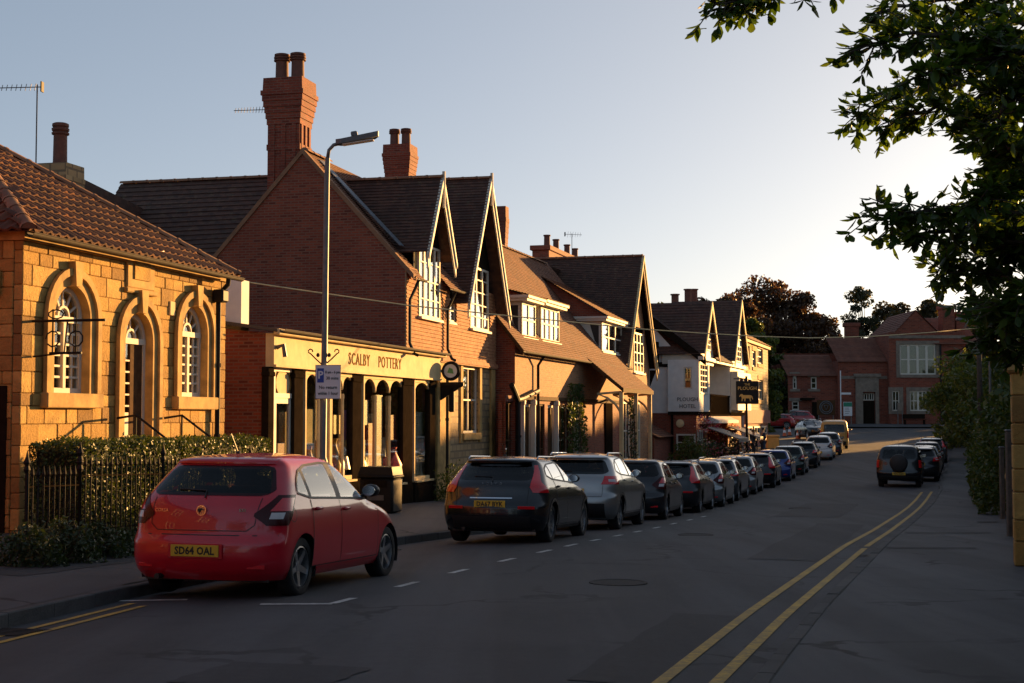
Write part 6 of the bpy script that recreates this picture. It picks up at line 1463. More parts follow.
def make_car(name, S, details):
    c = Car(S); t = thing(name, 'car', 'car')
    interior(c, t, S)
    b = c.body().build('body', M['paint0'], t, True)
    ub = MB(); ub.box(-c.w(.3) * .82, c.w(.3) * .82, S['rear'][0][1] + .12, S['front'][0][1] - .12, c.z0 - .02, c.z0 + .22); ub.build('underbody', M['trimblack'], t)
    tm, rm, bm = wheel_meshes(S['wr'], S['ww'], S['rim'], S.get('spokes', 5), S.get('style', 'single'))
    for yw in S['axles']:
        for sg in (1, -1):
            xw = c.sx(yw, S['wr']) - S['ww'] / 2 - .012
            w_ = bpy.data.objects.new('wheel', None); COL.objects.link(w_); w_.parent = t; w_.location = (sg * xw, yw, S['wr']); w_.empty_display_size = .1
            w_.rotation_euler = (.3 * yw, 0, 0) if sg > 0 else (.3 * yw, 0, math.pi)
            for me in (tm, rm, bm): new_obj(me.name.split('.')[0], me, w_)
            wl = MB(); P = []
            for k in range(15):
                q = R(-25 + 230 * k / 14); P.append([(sg * xx, yw + math.cos(q) * (S['arch'] + .004), max(c.z0 - .02, S['wr'] + math.sin(q) * (S['arch'] + .004))) for xx in (c.sx(yw, S['wr']) - .004, .42)])
            wl.grid(P); wl.poly([(sg * .42, yw + math.cos(R(a)) * S['arch'], max(c.z0 - .02, S['wr'] + math.sin(R(a)) * S['arch'])) for a in range(-20, 201, 20)]); wl.build('wheel_arch_liner', M['trimblack'], t)
            # arch lip
            lp = MB(); P = []; wd = S.get('clad', .012)
            for k in range(25):
                q = R(-20 + 220 * k / 24); row = []
                for rr in (S['arch'] - .004, S['arch'] + wd):
                    yy, zz = yw + math.cos(q) * rr, max(c.z0 + .01, S['wr'] + math.sin(q) * rr); row.append((sg * (c.sx(yy, zz) + (.010 if S.get('clad') else .004)), yy, zz))
                P.append(row)
            lp.grid(P if sg < 0 else P[::-1]); lp.build('wheel_arch_trim', M['trimblack'] if S.get('clad') else M['paint0'], t, True)
    lo, up = poly_f(S['win_lo']), poly_f(S['win_up']); ys = S['win_cuts']
    for sg in (1, -1):
        sr = MB(); yy = [S['win_lo'][0][0] + (S['win_lo'][-1][0] - S['win_lo'][0][0]) * k / 40 for k in range(41)]
        c.seam([(y, lo(y)) for y in yy], sg, .011, sr, .008); c.seam([(y, up(y)) for y in yy], sg, .011, sr, .008)
        for (p, q), (p2, q2) in zip(ys[:-1], ys[1:]): c.side(lambda y: lo(y), lambda y: up(y), q - .012, p2 + .012, sg, .008, 3, 8, sr)
        sr.build('window_surround', M['trimblack'], t, True)
        for a, b_ in ys: c.side(lo, up, a, b_, sg, .0065, 16, 8).build('side_window', M['sideglass'], t, True)
        sl = S['sill_z']
        for (a, b_) in S['doors']:
            d = c.side(lambda y: sl, lambda y: lo(y) - .02, a + .006, b_ - .006, sg, .004, 14, 10).build('door', M['paint0'], t, True)
            h = MB(); hz = lo(a) - .12; yh = a + .14
            h.cbox(-.012, .018, -.085, .085, -.016, .016, .008, M=Matrix.Translation((sg * (c.sx(yh, hz) + .018), yh, hz))); h.build('handle', M['paint0'], d, 50)
            sm = MB(); c.seam([(a, sl), (a, lo(a) - .02)], sg, .005, sm, .006); c.seam([(b_, sl), (b_, lo(b_) - .02)], sg, .005, sm, .006); c.seam([(a, sl), (b_, sl)], sg, .005, sm, .006); sm.build('door_seam', M['trimblack'], t)
        mr = MB(); ym, zm = S['mirror']; mr.lathe([(.001, -.085), (.055, -.08), (.085, -.03), (.09, .02), (.07, .07), (.001, .085)], 12, M=Matrix.Translation((sg * (c.sx(ym, zm) + .14), ym, zm + .06)) @ Matrix.Rotation(math.pi / 2, 4, 'X') @ Matrix.Diagonal((1.15, .85, 1, 1))); mo = mr.build('mirror', M['trimblack' if S.get('black_mirror') else 'paint0'], t, True)
        ar = MB(); ar.tube([(sg * (c.sx(ym, zm) - .02), ym + .02, zm - .02), (sg * (c.sx(ym, zm) + .1), ym + .02, zm + .04)], .022, 6); ar.build('mirror_arm', M['trimblack'], mo)
        mg = MB(); mg.lathe([(.001, -.004), (.07, -.004), (.07, 0)], 14, M=Matrix.Translation((sg * (c.sx(ym, zm) + .14), ym - .09, zm + .06)) @ Matrix.Rotation(math.pi / 2, 4, 'X') @ Matrix.Diagonal((1.15, .85, 1, 1))); mg.build('mirror_glass', M['chrome'], mo)
        sk = c.side(lambda y: c.z0 - .0, lambda y: sl - .03, S['axles'][0] + S['arch'] + .02, S['axles'][1] - S['arch'] - .02, sg, .006, 8, 3); sk.build('sill', M['trimblack' if S.get('clad') else 'paint0'], t, True)
    details(c, t, S)
    return t
def number_plate(c, t, z, text, x=0.0):
    y = min(c.ry(x - .2, z), c.ry(x, z)) - .016
    m = MB(); m.cbox(-.265, .265, -.006, .006, -.058, .058, .003, M=Matrix.Translation((x, y, z))); p = m.build('number_plate', M['plate_y'], t)
    if text: text_obj('plate_lettering', text, .105, M['ink'], p, frame_M((x, y - .0075, z - .003), (1, 0, 0), (0, 0, 1)), .001, .0035, 1.05, sx=.9)
    return p
def common_rear(c, t, S, gz0, gz1, gw0, gw1, wiper=True):
    hwf = lambda z: float(np.interp(z, (gz0, gz0 + .02, gz0 + .06, gz1 - .05, gz1 - .015, gz1), (gw0 * .84, gw0 * .94, gw0, gw1 * 1.03, gw1 * .97, gw1 * .86)))
    g = c.rearp(lambda z: -hwf(z), hwf, gz0, gz1, .006, 18, 18); rg = g.build('rear_window', M['carglass'], t, True)
    if wiper: m = MB(); z = gz0 + .05; m.tube([(0, c.ry(0, gz0 - .02) - .02, gz0 - .02), (-.02, c.ry(0, z) - .02, z), (-.34, c.ry(.34, z + .01) - .018, z + .01)], .009, 5); m.build('wiper', M['trimblack'], t)
    m = MB(); m.lathe([(.03, 0), (.028, .02), (.012, .03)], 8, M=Matrix.Translation((0, S['roof_rear'] + .28, S['top'] - .012))); m.tube([(0, S['roof_rear'] + .28, S['top']), (0, S['roof_rear'] + .1, S['top'] + .2)], .005, 4); m.build('antenna', M['trimblack'], t)
    m = MB(); m.tube([(-.45, S['rear'][1][1] + .1, c.z0 + .03), (-.45, S['rear'][1][1] - .01, c.z0 + .03)], .03, 10); m.build('exhaust', M['trimblack'], t)
def seam_rear(c, t, pts, wd=.004, name='tailgate_seam'):
    mb = MB(); dense = []
    for a, b in zip(pts[:-1], pts[1:]): dense += [(a[0] + (b[0] - a[0]) * k / 8, a[1] + (b[1] - a[1]) * k / 8) for k in range(8)]
    dense.append(pts[-1]); L = []
    for i, p in enumerate(dense):
        q = dense[min(i + 1, len(dense) - 1)]; r_ = dense[max(i - 1, 0)]; dx, dz = q[0] - r_[0], q[1] - r_[1]; l = math.hypot(dx, dz) or 1
        L.append([(p[0] + e * dz / l * wd, c.ry(p[0] + e * dz / l * wd, p[1] - e * dx / l * wd) - .0045, p[1] - e * dx / l * wd) for e in (-1, 1)])
    mb.grid(L).build(name, M['trimblack'], t)
# ---- small rounded hatchback
HATCH = dict(rear=[(.20, -1.86), (.30, -1.95), (.45, -2.0), (.56, -1.995), (.62, -1.955), (.66, -1.925), (.80, -1.90), (.93, -1.86), (1.02, -1.80), (1.10, -1.72), (1.30, -1.49), (1.37, -1.42), (1.40, -1.42), (1.425, -1.38), (1.455, -1.10), (1.475, -.75), (1.488, -.45), (1.49, -.42)],
             front=[(.20, 1.84), (.35, 1.97), (.5, 2.0), (.62, 1.95), (.72, 1.83), (.82, 1.58), (.90, 1.25), (.965, .98), (1.0, .88), (1.15, .60), (1.3, .30), (1.4, .08), (1.45, -.08), (1.475, -.22), (1.488, -.36), (1.49, -.40)],
             width=[(.20, .79), (.27, .835), (.40, .860), (.60, .868), (.78, .862), (.90, .845), (.96, .828), (1.05, .80), (1.2, .735), (1.32, .675), (1.39, .625), (1.43, .56), (1.46, .46), (1.48, .32), (1.488, .16), (1.49, .05)],
             Rr=[(.2, .34), (.5, .40), (.66, .36), (1.0, .34), (1.3, .26), (1.49, .2)], Rf=[(.2, .6), (.6, .75), (.9, .6), (1.3, .35), (1.49, .2)], pr=2.5, pf=2.3, belt=.96, top=1.49, roof_rear=-1.36,
             axles=(-1.24, 1.27), wr=.31, ww=.20, rim=.215, arch=.352, spokes=5, style='single', sill_z=.30,
             win_lo=[(-1.30, 1.075), (-1.0, 1.02), (.93, .965)], win_up=[(-1.30, 1.09), (-1.22, 1.20), (-1.08, 1.30), (-.85, 1.36), (-.4, 1.385), (.0, 1.375), (.3, 1.315), (.6, 1.16), (.93, .975)], win_cuts=[(-1.27, -1.03), (-.99, -.30), (-.20, .62), (.66, .90)],
             doors=[(-1.02, -.25), (-.25, .86)], mirror=(.62, 1.0), black_mirror=True, rear_glass=(1.05, 1.355, .69, .575))
def hatch_details(c, t, S, plate=None, badge=False):
    common_rear(c, t, S, 1.05, 1.355, .69, .575)
    for sg in (1, -1):
        l = c.corner(lambda z: np.interp(z, (.76, .86, 1.06), (48, 34, 62)), lambda z: np.interp(z, (.76, .86, 1.06), (80, 90, 98)), .755, 1.06, sg, .008, 12, 10).build('tail_lamp', M['lamp_dark'], t, True)
        c.corner(lambda z: np.interp(z, (.9, 1.03), (52, 68)), lambda z: np.interp(z, (.9, 1.03), (88, 95)), .90, 1.03, sg, .0105, 8, 4).build('red_lens', M['lamp_red'], l, True)
        c.corner(lambda z: 50 + 4 * (z - .80) / .09, lambda z: 68 + 6 * (z - .80) / .09, .82, .885, sg, .011, 8, 4).build('clear_lens', M['lamp_clear'], l, True)
        m = MB(); m.cbox(-.09, .09, -.004, .006, -.02, .02, .003, M=Matrix.Translation((sg * .62, c.ry(.62, .34) - .002, .34)) @ Matrix.Rotation(sg * .25, 4, 'Z')); m.build('reflector', M['lamp_red'], t)
    seam_rear(c, t, [(-.60, 1.03), (-.58, .76), (-.50, .70), (.50, .70), (.58, .76), (.60, 1.03)])
    seam_rear(c, t, [(-.80, .655), (.80, .655)], .005, 'bumper_seam')
    sp = c.rearp(lambda z: -.565, lambda z: .565, 1.375, 1.425, .02, 14, 4); sp.build('roof_spoiler', M['paint0'], t, True)
    rc = MB(); rc.cbox(-.30, .30, -.004, .004, -.075, .075, .004, M=Matrix.Translation((0, c.ry(.0, .50) - .006, .50))); rc.build('plate_recess', M['paint0'], t)
    number_plate(c, t, .50, plate)
    if badge:
        m = MB(); RXm = Matrix.Translation((0, c.ry(0, .90) - .012, .90)) @ Matrix.Rotation(math.pi / 2, 4, 'X'); m.lathe([(.043, -.004), (.055, 0), (.055, .008), (.043, .008)], 20, M=RXm, cap=False); m.lathe([(.001, .002), (.043, .002)], 20, M=RXm); bd = m.build('badge', M['chrome'], t, 40)
        m = MB(); y = c.ry(0, .9) - .024; m.prism([(-.04, y, .915), (.0, y, .925), (.035, y, .90), (.0, y, .905), (-.02, y, .875)], (0, .008, 0)); m.build('emblem', M['trimblack'], bd)
        text_obj('model_script', 'CORSA', .05, M['chrome'], t, frame_M((-.47, c.ry(.47, .895) - .008, .895), (1, -.18, 0), (0, 0, 1)), .002, .001, 1.1)
        text_obj('trim_script', 'SXi', .045, M['chrome'], t, frame_M((.44, c.ry(.44, .905) - .008, .905), (1, .18, 0), (0, 0, 1)), .002, .001, 1.1)
    fl = MB(); pts = [(-1.52 + .075 * math.cos(k * math.pi / 8), .86 + .075 * math.sin(k * math.pi / 8)) for k in range(17)]; c.seam(pts, 1, .004, fl); fl.build('fuel_flap_seam', M['trimblack'], t)
hatch = make_car('parked_car', HATCH, lambda c, t, S: hatch_details(c, t, S, 'SD64 OAL', True))
# ---- low crossover hatch with tall lamps
CROSS = dict(HATCH); CROSS.update(rear=[(.22, -2.02), (.32, -2.13), (.48, -2.185), (.60, -2.18), (.70, -2.12), (.80, -2.08), (.95, -2.04), (1.02, -1.98), (1.10, -1.87), (1.25, -1.66), (1.34, -1.56), (1.37, -1.57), (1.395, -1.52), (1.43, -1.2), (1.45, -.8), (1.458, -.5), (1.46, -.45)],
    front=[(.22, 2.0), (.38, 2.14), (.55, 2.18), (.68, 2.12), (.78, 1.95), (.87, 1.6), (.94, 1.2), (.99, .92), (1.1, .66), (1.3, .24), (1.39, .02), (1.43, -.15), (1.45, -.3), (1.458, -.4), (1.46, -.43)],
    width=[(.22, .82), (.3, .86), (.45, .892), (.7, .895), (.85, .885), (.95, .86), (1.0, .835), (1.15, .765), (1.28, .69), (1.36, .63), (1.40, .56), (1.43, .45), (1.448, .3), (1.458, .15), (1.46, .05)],
    Rr=[(.22, .42), (.5, .5), (.9, .46), (1.2, .36), (1.46, .2)], Rf=[(.2, .6), (.6, .8), (.9, .6), (1.3, .35), (1.46, .2)], pr=2.4, belt=.99, top=1.46, roof_rear=-1.5, axles=(-1.30, 1.35), wr=.33, ww=.22, rim=.235, arch=.372, clad=.045, style='double',
    win_lo=[(-1.42, 1.13), (-1.1, 1.07), (.95, .985)], win_up=[(-1.42, 1.145), (-1.3, 1.25), (-1.0, 1.32), (-.4, 1.35), (.0, 1.34), (.3, 1.28), (.6, 1.15), (.95, .995)], win_cuts=[(-1.38, -1.08), (-1.04, -.28), (-.18, .62), (.66, .92)], doors=[(-1.05, -.23), (-.23, .92)], mirror=(.64, 1.02), rear_glass=(1.05, 1.33, .66, .55))
def cross_details(c, t, S):
    common_rear(c, t, S, 1.05, 1.33, .66, .55)
    for sg in (1, -1):
        l = c.corner(lambda z: np.interp(z, (.84, .93, 1.30), (46, 42, 56)), lambda z: np.interp(z, (.84, .93, 1.02, 1.30), (84, 80, 66, 66)), .845, 1.30, sg, .010, 10, 16).build('tail_lamp', M['lamp_red'], t, True)
        m = MB(); m.cbox(-.14, .14, -.004, .006, -.025, .025, .003, M=Matrix.Translation((sg * .60, c.ry(.60, .60) - .002, .60)) @ Matrix.Rotation(sg * .3, 4, 'Z')); m.build('reflector', M['lamp_red'], t)
        r_ = MB(); r_.tube([(sg * .60, -1.35, 1.40), (sg * .60, -1.25, 1.445), (sg * .60, 0.0, 1.455), (sg * .60, .2, 1.40)], .014, 6); r_.build('roof_rail', M['chrome'], t, True)
    c.rearp(lambda z: -.66, lambda z: .66, .26, .46, .008, 14, 4).build('bumper_cladding', M['trimblack'], t, True)
    c.rearp(lambda z: -.36, lambda z: .36, .745, .765, .012, 10, 2).build('chrome_strip', M['chrome'], t, True)
    text_obj('maker_script', 'VOLVO', .06, M['chrome'], t, frame_M((0, c.ry(.0, .985) - .012, .985), (1, 0, 0), (0, -.5, 1)), .002, .001, 2.2)
    sp = c.rearp(lambda z: -.57, lambda z: .57, 1.345, 1.39, .05, 14, 4); sp.build('roof_spoiler', M['paint0'], t, True)
    number_plate(c, t, .655, 'DA67 BYK')
    seam_rear(c, t, [(-.62, 1.03), (-.60, .60), (.60, .60), (.62, 1.03)])
cross = make_car('parked_car', CROSS, cross_details)
# ---- mid-size SUV
SUV = dict(HATCH); SUV.update(rear=[(.24, -1.98), (.36, -2.12), (.55, -2.18), (.68, -2.16), (.76, -2.10), (.95, -2.06), (1.08, -2.0), (1.16, -1.9), (1.36, -1.68), (1.45, -1.60), (1.48, -1.62), (1.51, -1.56), (1.55, -1.2), (1.58, -.7), (1.588, -.5), (1.59, -.45)],
    front=[(.24, 2.0), (.4, 2.14), (.6, 2.18), (.75, 2.12), (.87, 1.95), (.95, 1.6), (1.01, 1.2), (1.07, .92), (1.2, .64), (1.4, .26), (1.5, .02), (1.55, -.15), (1.58, -.33), (1.588, -.4), (1.59, -.43)],
    width=[(.24, .82), (.33, .87), (.5, .90), (.75, .905), (.95, .89), (1.03, .87), (1.09, .845), (1.25, .775), (1.4, .70), (1.48, .64), (1.53, .56), (1.56, .44), (1.58, .28), (1.588, .14), (1.59, .05)],
    Rr=[(.24, .4), (.6, .46), (1.0, .42), (1.35, .34), (1.59, .2)], Rf=[(.2, .6), (.6, .8), (.95, .6), (1.4, .35), (1.59, .2)], pr=2.5, belt=1.08, top=1.59, roof_rear=-1.54, axles=(-1.31, 1.34), wr=.345, ww=.22, rim=.24, arch=.39, clad=.05, style='double', sill_z=.36,
    win_lo=[(-1.45, 1.22), (-1.1, 1.15), (.95, 1.065)], win_up=[(-1.45, 1.235), (-1.3, 1.36), (-1.0, 1.45), (-.4, 1.485), (.0, 1.475), (.3, 1.41), (.6, 1.25), (.95, 1.075)], win_cuts=[(-1.40, -1.10), (-1.06, -.28), (-.18, .62), (.66, .92)], doors=[(-1.07, -.23), (-.23, .92)], mirror=(.64, 1.1), black_mirror=False, rear_glass=(1.15, 1.44, .70, .58))
def suv_details(c, t, S):
    common_rear(c, t, S, 1.15, 1.44, .70, .58)
    for sg in (1, -1):
        l = c.corner(lambda z: np.interp(z, (.94, 1.12), (36, 46)), lambda z: np.interp(z, (.94, 1.03, 1.12), (86, 100, 108)), .945, 1.115, sg, .010, 14, 6).build('tail_lamp', M['lamp_red'], t, True)
        c.corner(lambda z: 52, lambda z: 72, 1.0, 1.05, sg, .013, 8, 3).build('clear_lens', M['lamp_clear'], l, True)
        r_ = MB(); r_.tube([(sg * .60, -1.40, 1.53), (sg * .60, -1.3, 1.58), (sg * .60, 0.05, 1.59), (sg * .60, .25, 1.53)], .016, 6); r_.build('roof_rail', M['chrome'], t, True)
    c.rearp(lambda z: -.68, lambda z: .68, .27, .56, .008, 14, 4).build('bumper_cladding', M['trimblack'], t, True)
    sp = c.rearp(lambda z: -.57, lambda z: .57, 1.46, 1.505, .05, 14, 4); sp.build('roof_spoiler', M['paint0'], t, True)
    number_plate(c, t, .80, 'YK15 FXR'); seam_rear(c, t, [(-.64, 1.12), (-.62, .70), (.62, .70), (.64, 1.12)])
suv = make_car('parked_car', SUV, suv_details)
# ---- boxy off-roader with spare wheel
OFFR = dict(SUV); OFFR.update(rear=[(.30, -1.95), (.42, -2.05), (.60, -2.08), (.70, -2.05), (.9, -2.02), (1.1, -2.0), (1.3, -1.95), (1.55, -1.84), (1.63, -1.80), (1.68, -1.72), (1.72, -1.3), (1.74, -.7), (1.75, -.5)], front=[(.30, 1.95), (.5, 2.08), (.8, 2.06), (.95, 1.98), (1.03, 1.6), (1.09, 1.2), (1.13, 1.0), (1.3, .74), (1.55, .35), (1.65, .1), (1.72, -.15), (1.74, -.35), (1.75, -.45)],
    width=[(.30, .84), (.4, .88), (.6, .90), (.9, .905), (1.05, .895), (1.13, .88), (1.3, .83), (1.5, .76), (1.6, .70), (1.66, .62), (1.70, .5), (1.73, .3), (1.745, .14), (1.75, .05)], Rr=[(.3, .25), (1.0, .26), (1.5, .22), (1.75, .15)], pr=3.2, belt=1.13, top=1.75, roof_rear=-1.75, wr=.36, arch=.41, rim=.23, clad=.07,
    win_lo=[(-1.72, 1.2), (-1.1, 1.16), (.95, 1.12)], win_up=[(-1.72, 1.53), (-1.5, 1.57), (-.4, 1.59), (.1, 1.57), (.5, 1.42), (.95, 1.13)], win_cuts=[(-1.68, -1.12), (-1.06, -.28), (-.18, .62), (.66, .92)], mirror=(.66, 1.18), rear_glass=(1.17, 1.56, .68, .60))
def offr_details(c, t, S):
    common_rear(c, t, S, 1.17, 1.56, .68, .60)
    for sg in (1, -1): c.corner(lambda z: 52, lambda z: 76, .82, 1.12, sg, .010, 6, 8).build('tail_lamp', M['lamp_red'], t, True)
    m = MB(); Mx = Matrix.Translation((.0, c.ry(0, 1.0) - .12, 1.02)) @ Matrix.Rotation(math.pi / 2, 4, 'X'); m.lathe([(.02, .13), (.25, .125), (.335, .10), (.36, .05), (.36, -.08), (.30, -.11)], 28, M=Mx); m.build('spare_wheel_cover', M['trimblack'], t, 45)
    number_plate(c, t, .57, 'YJ12 KDL', -.0); c.rearp(lambda z: -.8, lambda z: .8, .33, .5, .03, 14, 4).build('bumper', M['trimblack'], t, True)
offr = make_car('parked_car', OFFR, offr_details)
# ---- panel van
VAN = dict(SUV); VAN.update(rear=[(.24, -2.35), (.36, -2.42), (.55, -2.44), (.7, -2.41), (1.1, -2.39), (1.5, -2.33), (1.75, -2.26), (1.85, -2.2), (1.92, -2.0), (1.955, -1.4), (1.965, -1.0), (1.97, -.9)], front=[(.24, 2.35), (.4, 2.45), (.7, 2.44), (.95, 2.3), (1.05, 2.05), (1.12, 1.85), (1.35, 1.55), (1.7, 1.05), (1.85, .75), (1.93, .3), (1.96, -.4), (1.97, -.8)],
    width=[(.24, .88), (.35, .93), (.6, .95), (1.0, .95), (1.2, .94), (1.5, .90), (1.75, .84), (1.85, .79), (1.91, .68), (1.945, .5), (1.96, .3), (1.967, .15), (1.97, .05)], Rr=[(.24, .25), (1.0, .24), (1.6, .2), (1.97, .15)], pr=3.6, belt=1.15, top=1.97, roof_rear=-2.15, axles=(-1.5, 1.5), wr=.335, ww=.21, rim=.21, arch=.385, clad=None, spokes=6, style='single', sill_z=.36,
    win_lo=[(-2.1, 1.2), (1.6, 1.15)], win_up=[(-2.1, 1.70), (.6, 1.72), (1.0, 1.62), (1.6, 1.17)], win_cuts=[(-2.05, -.9), (-.85, .35), (.45, 1.55)], doors=[(-.9, .35), (.35, 1.6)], mirror=(1.25, 1.15), rear_glass=(1.16, 1.70, .72, .66)); VAN.pop('clad')
def van_details(c, t, S):
    common_rear(c, t, S, 1.16, 1.70, .72, .66)
    for sg in (1, -1): c.corner(lambda z: 58, lambda z: 82, .75, 1.25, sg, .010, 6, 8).build('tail_lamp', M['lamp_red'], t, True)
    number_plate(c, t, .85, None); c.rearp(lambda z: -.8, lambda z: .8, .3, .55, .02, 14, 4).build('bumper', M['trimblack'], t, True); seam_rear(c, t, [(-.76, 1.75), (-.80, .6), (.80, .6), (.76, 1.75)])
van = make_car('delivery_van', VAN, van_details)
P0 = M['paint0']
PAINT = dict(red=P0, black=paint('car_paint_black', (.006, .007, .010), .25, .0, .5), silver=paint('car_paint_silver', (.33, .335, .33), .3, .75, .9), grey=paint('car_paint_grey', (.09, .10, .115), .28, .6, .9), dark=paint('car_paint_charcoal', (.016, .017, .021), .28, .2, .6), white=paint('car_paint_white', (.62, .62, .61), .3, .0, .9), blue=paint('car_paint_blue', (.02, .045, .22), .25, .3, 1.0), gold=paint('van_paint_ochre', (.46, .29, .07), .4, .0, .5), green=paint('car_paint_dark_green', (.02, .035, .03), .25, .3, 1.0), bright=paint('car_paint_scarlet', (.36, .012, .012), .25, .1, 1.0))
def place_car(proto, first, X, Y, heading, col, label, group, zoff=None, scale=1.0, cat='car', plate=True):
    o = proto if first else copy_tree(proto)
    z0 = zr(Y) + .012; 
    h = R(heading); sl = (zr(Y + 1.3) - zr(Y - 1.3)) / 2.6
    o.location = (X, Y, zroad(X, Y) if zoff is None else zoff); o.rotation_euler = (math.atan(sl), 0, -h); o.scale = (scale, scale, scale)
    o['label'] = label; o['category'] = cat
    if group: o['group'] = group
    if not plate:
        for ch in list(o.children):
            for g in list(ch.children):
                if g.name.startswith('plate_lettering'): bpy.data.objects.remove(g)
        for ch in list(o.children):
            if ch.name.split('.')[0] in ('badge', 'model_script', 'trim_script', 'maker_script'):
                for g in list(ch.children): bpy.data.objects.remove(g)
                bpy.data.objects.remove(ch)
    mt = PAINT[col]
    def rec(q):
        if q.type == 'MESH' and q.data.materials and q.data.materials[0] == P0 and mt != P0:
            q.material_slots[0].link = 'OBJECT'; q.material_slots[0].material = mt
        for k in q.children: rec(k)
    rec(o); return o
def by_wheel(px, Y, half=.85, fwd=1.25, heading=15.7):
    """centre of a car whose right rear wheel the photograph shows at column px, depth Y"""
    X = (px - 512) / F * Y; h = R(heading); return X - half * math.cos(h) + fwd * math.sin(h), Y + half * math.sin(h) + fwd * math.cos(h)
ROW = 'cars parked nose to tail along the left kerb'
def row_car(proto, px, Y, col, label, heading=15.7, scale=1.0, first=False, plate=False, cat='car', fwd=1.25, half=.85):
    heading += rnd.uniform(-.9, .9) if not first else 0
    X, Yc = by_wheel(px, Y, half * scale, fwd * scale, heading); return place_car(proto, first, X, Yc, heading, col, label, ROW, None, scale, cat, plate)
row_car(hatch, 304, 15.2, 'red', 'shiny red hatchback parked in front of the stone hall and shop', 15.7, 1.0, True, True)
row_car(cross, 553, 24.5, 'black', 'black crossover with tall red tail lamps parked behind the red hatchback', 14.5, 1.0, True, True, fwd=1.3, half=.88)
row_car(suv, 621, 30.0, 'silver', 'silver sport utility car with roof rails, second past the red hatchback', 15.0, 1.0, True, True, fwd=1.31, half=.89)
row_car(hatch, 667, 35.3, 'dark', 'charcoal hatchback parked just past the silver sport utility car', 15.5, 1.0)
row_car(cross, 701, 40.3, 'dark', 'dark crossover, fourth car past the red hatchback', 15.5, .99, fwd=1.3, half=.88)
row_car(hatch, 724, 44.8, 'silver', 'silver-grey hatchback between two dark cars in front of the cottages', 15.5, .98)
row_car(suv, 739, 49.3, 'grey', 'grey sport utility car sixth past the red hatchback', 15.8, .92, fwd=1.31, half=.89)
row_car(hatch, 756, 54.0, 'silver', 'pale hatchback in front of the pub awnings, nearer of two', 16, .97)
row_car(cross, 775, 59.5, 'black', 'black car with bright roof edge before the blue hatchback', 16, .98, fwd=1.3, half=.88)
row_car(hatch, 790.5, 66, 'blue', 'blue hatchback in the middle of the parked row', 16.2, .96)
row_car(hatch, 804, 72, 'green', 'dark green car just past the blue hatchback', 16.2, .98)
row_car(suv, 817, 79, 'dark', 'charcoal sport utility car far along the parked row', 16, .9, fwd=1.31, half=.89)
row_car(hatch, 832, 87, 'white', 'white hatchback near the far end of the parked row', 16, .98)
row_car(hatch, 840.5, 92.6, 'grey', 'grey car parked last before the yellow van', 15.5, .97)
X, Yc = by_wheel(847, 100, .93, 1.5, 14); place_car(van, True, X, Yc, 13, 'gold', 'yellow van standing at the far end of the parked row', None, None, 1.0, 'van', False)
RG = 'cars parked along the right kerb'
place_car(offr, True, 16.45, 61.5, 17.5, 'black', 'black off-roader with spare wheel on its back on the right', RG, None, 1.0, 'car', True)
for k, (Yq, col, pr_, lab) in enumerate(((67.5, 'dark', suv, 'dark car parked directly ahead of the black off-roader'), (73.5, 'silver', hatch, 'silver hatchback second ahead of the black off-roader'), (79.5, 'black', hatch, 'black hatchback third ahead of the black off-roader'), (86, 'grey', cross, 'grey car at the far end of the right-hand row'))):
    place_car(pr_, False, kr(Yq) - 1.0, Yq, 17.5, col, lab, RG, None, .98, 'car', False)
JG = 'vehicles at the far junction'
place_car(hatch, False, 38.2, 118.5, -75, 'white', 'white car crossing far away at the right end of the street', JG, zr(118.5), 1.0, 'car', False)
place_car(suv, False, 42.6, 121, -72, 'grey', 'pale grey car far right beside the white one', JG, zr(121), .95, 'car', False)
place_car(suv, False, 26.9, 139.0, -84, 'bright', 'scarlet car parked side-on below the brick institute', JG, zr(139), 1.0, 'car', False)
place_car(suv, False, 23.3, 112.5, 175, 'black', 'dark car with white roof edge facing the camera beside the yellow van', JG, zr(112.5), 1.02, 'car', False)
place_car(cross, False, 24.6, 136.0, -70, 'bright', 'second red car half hidden behind the stone town house', JG, zr(136), .95, 'car', False)
# ================================================================== RIGHT-HAND SIDE
def frm(X, Y, heading, z): return Matrix.Translation((X, Y, z)) @ Matrix.Rotation(math.pi / 2 - R(heading), 4, 'Z')
M['greywood'] = plain('weathered_wood', (.10, .085, .07), .9, .3, 9, .3)
# stone gate pillar
t = thing('gate_pillar', 'square sandstone gate pillar at the right edge of the pavement', 'pillar', (6.40, 17.9, zpr(6.4, 17.9)), -R(17))
z = 0; me_c = {}
core = MB(); core.box(-.2, .2, -.2, .2, -.2, 2.35); core.build('core', M['mortar'], t)
k = 0
while z < 2.3:
    h = (.30, .26, .34, .28)[k % 4]
    for (a, b, c, d) in (((-.235, .02, -.235, .235), (.02, .235, -.235, .235)) if k % 2 else ((-.235, .235, -.235, -.02), (-.235, .235, -.02, .235))):
        m = MB(); j = .005; m.cbox(a + j, b - j, c + j, d - j, z + j, z + h - j, .014); m.build('stone_block', M['stone'], t)
    z += h; k += 1
m = MB(); m.cbox(-.30, .30, -.30, .30, z, z + .12, .03); m.build('capping', M['trim'], t)
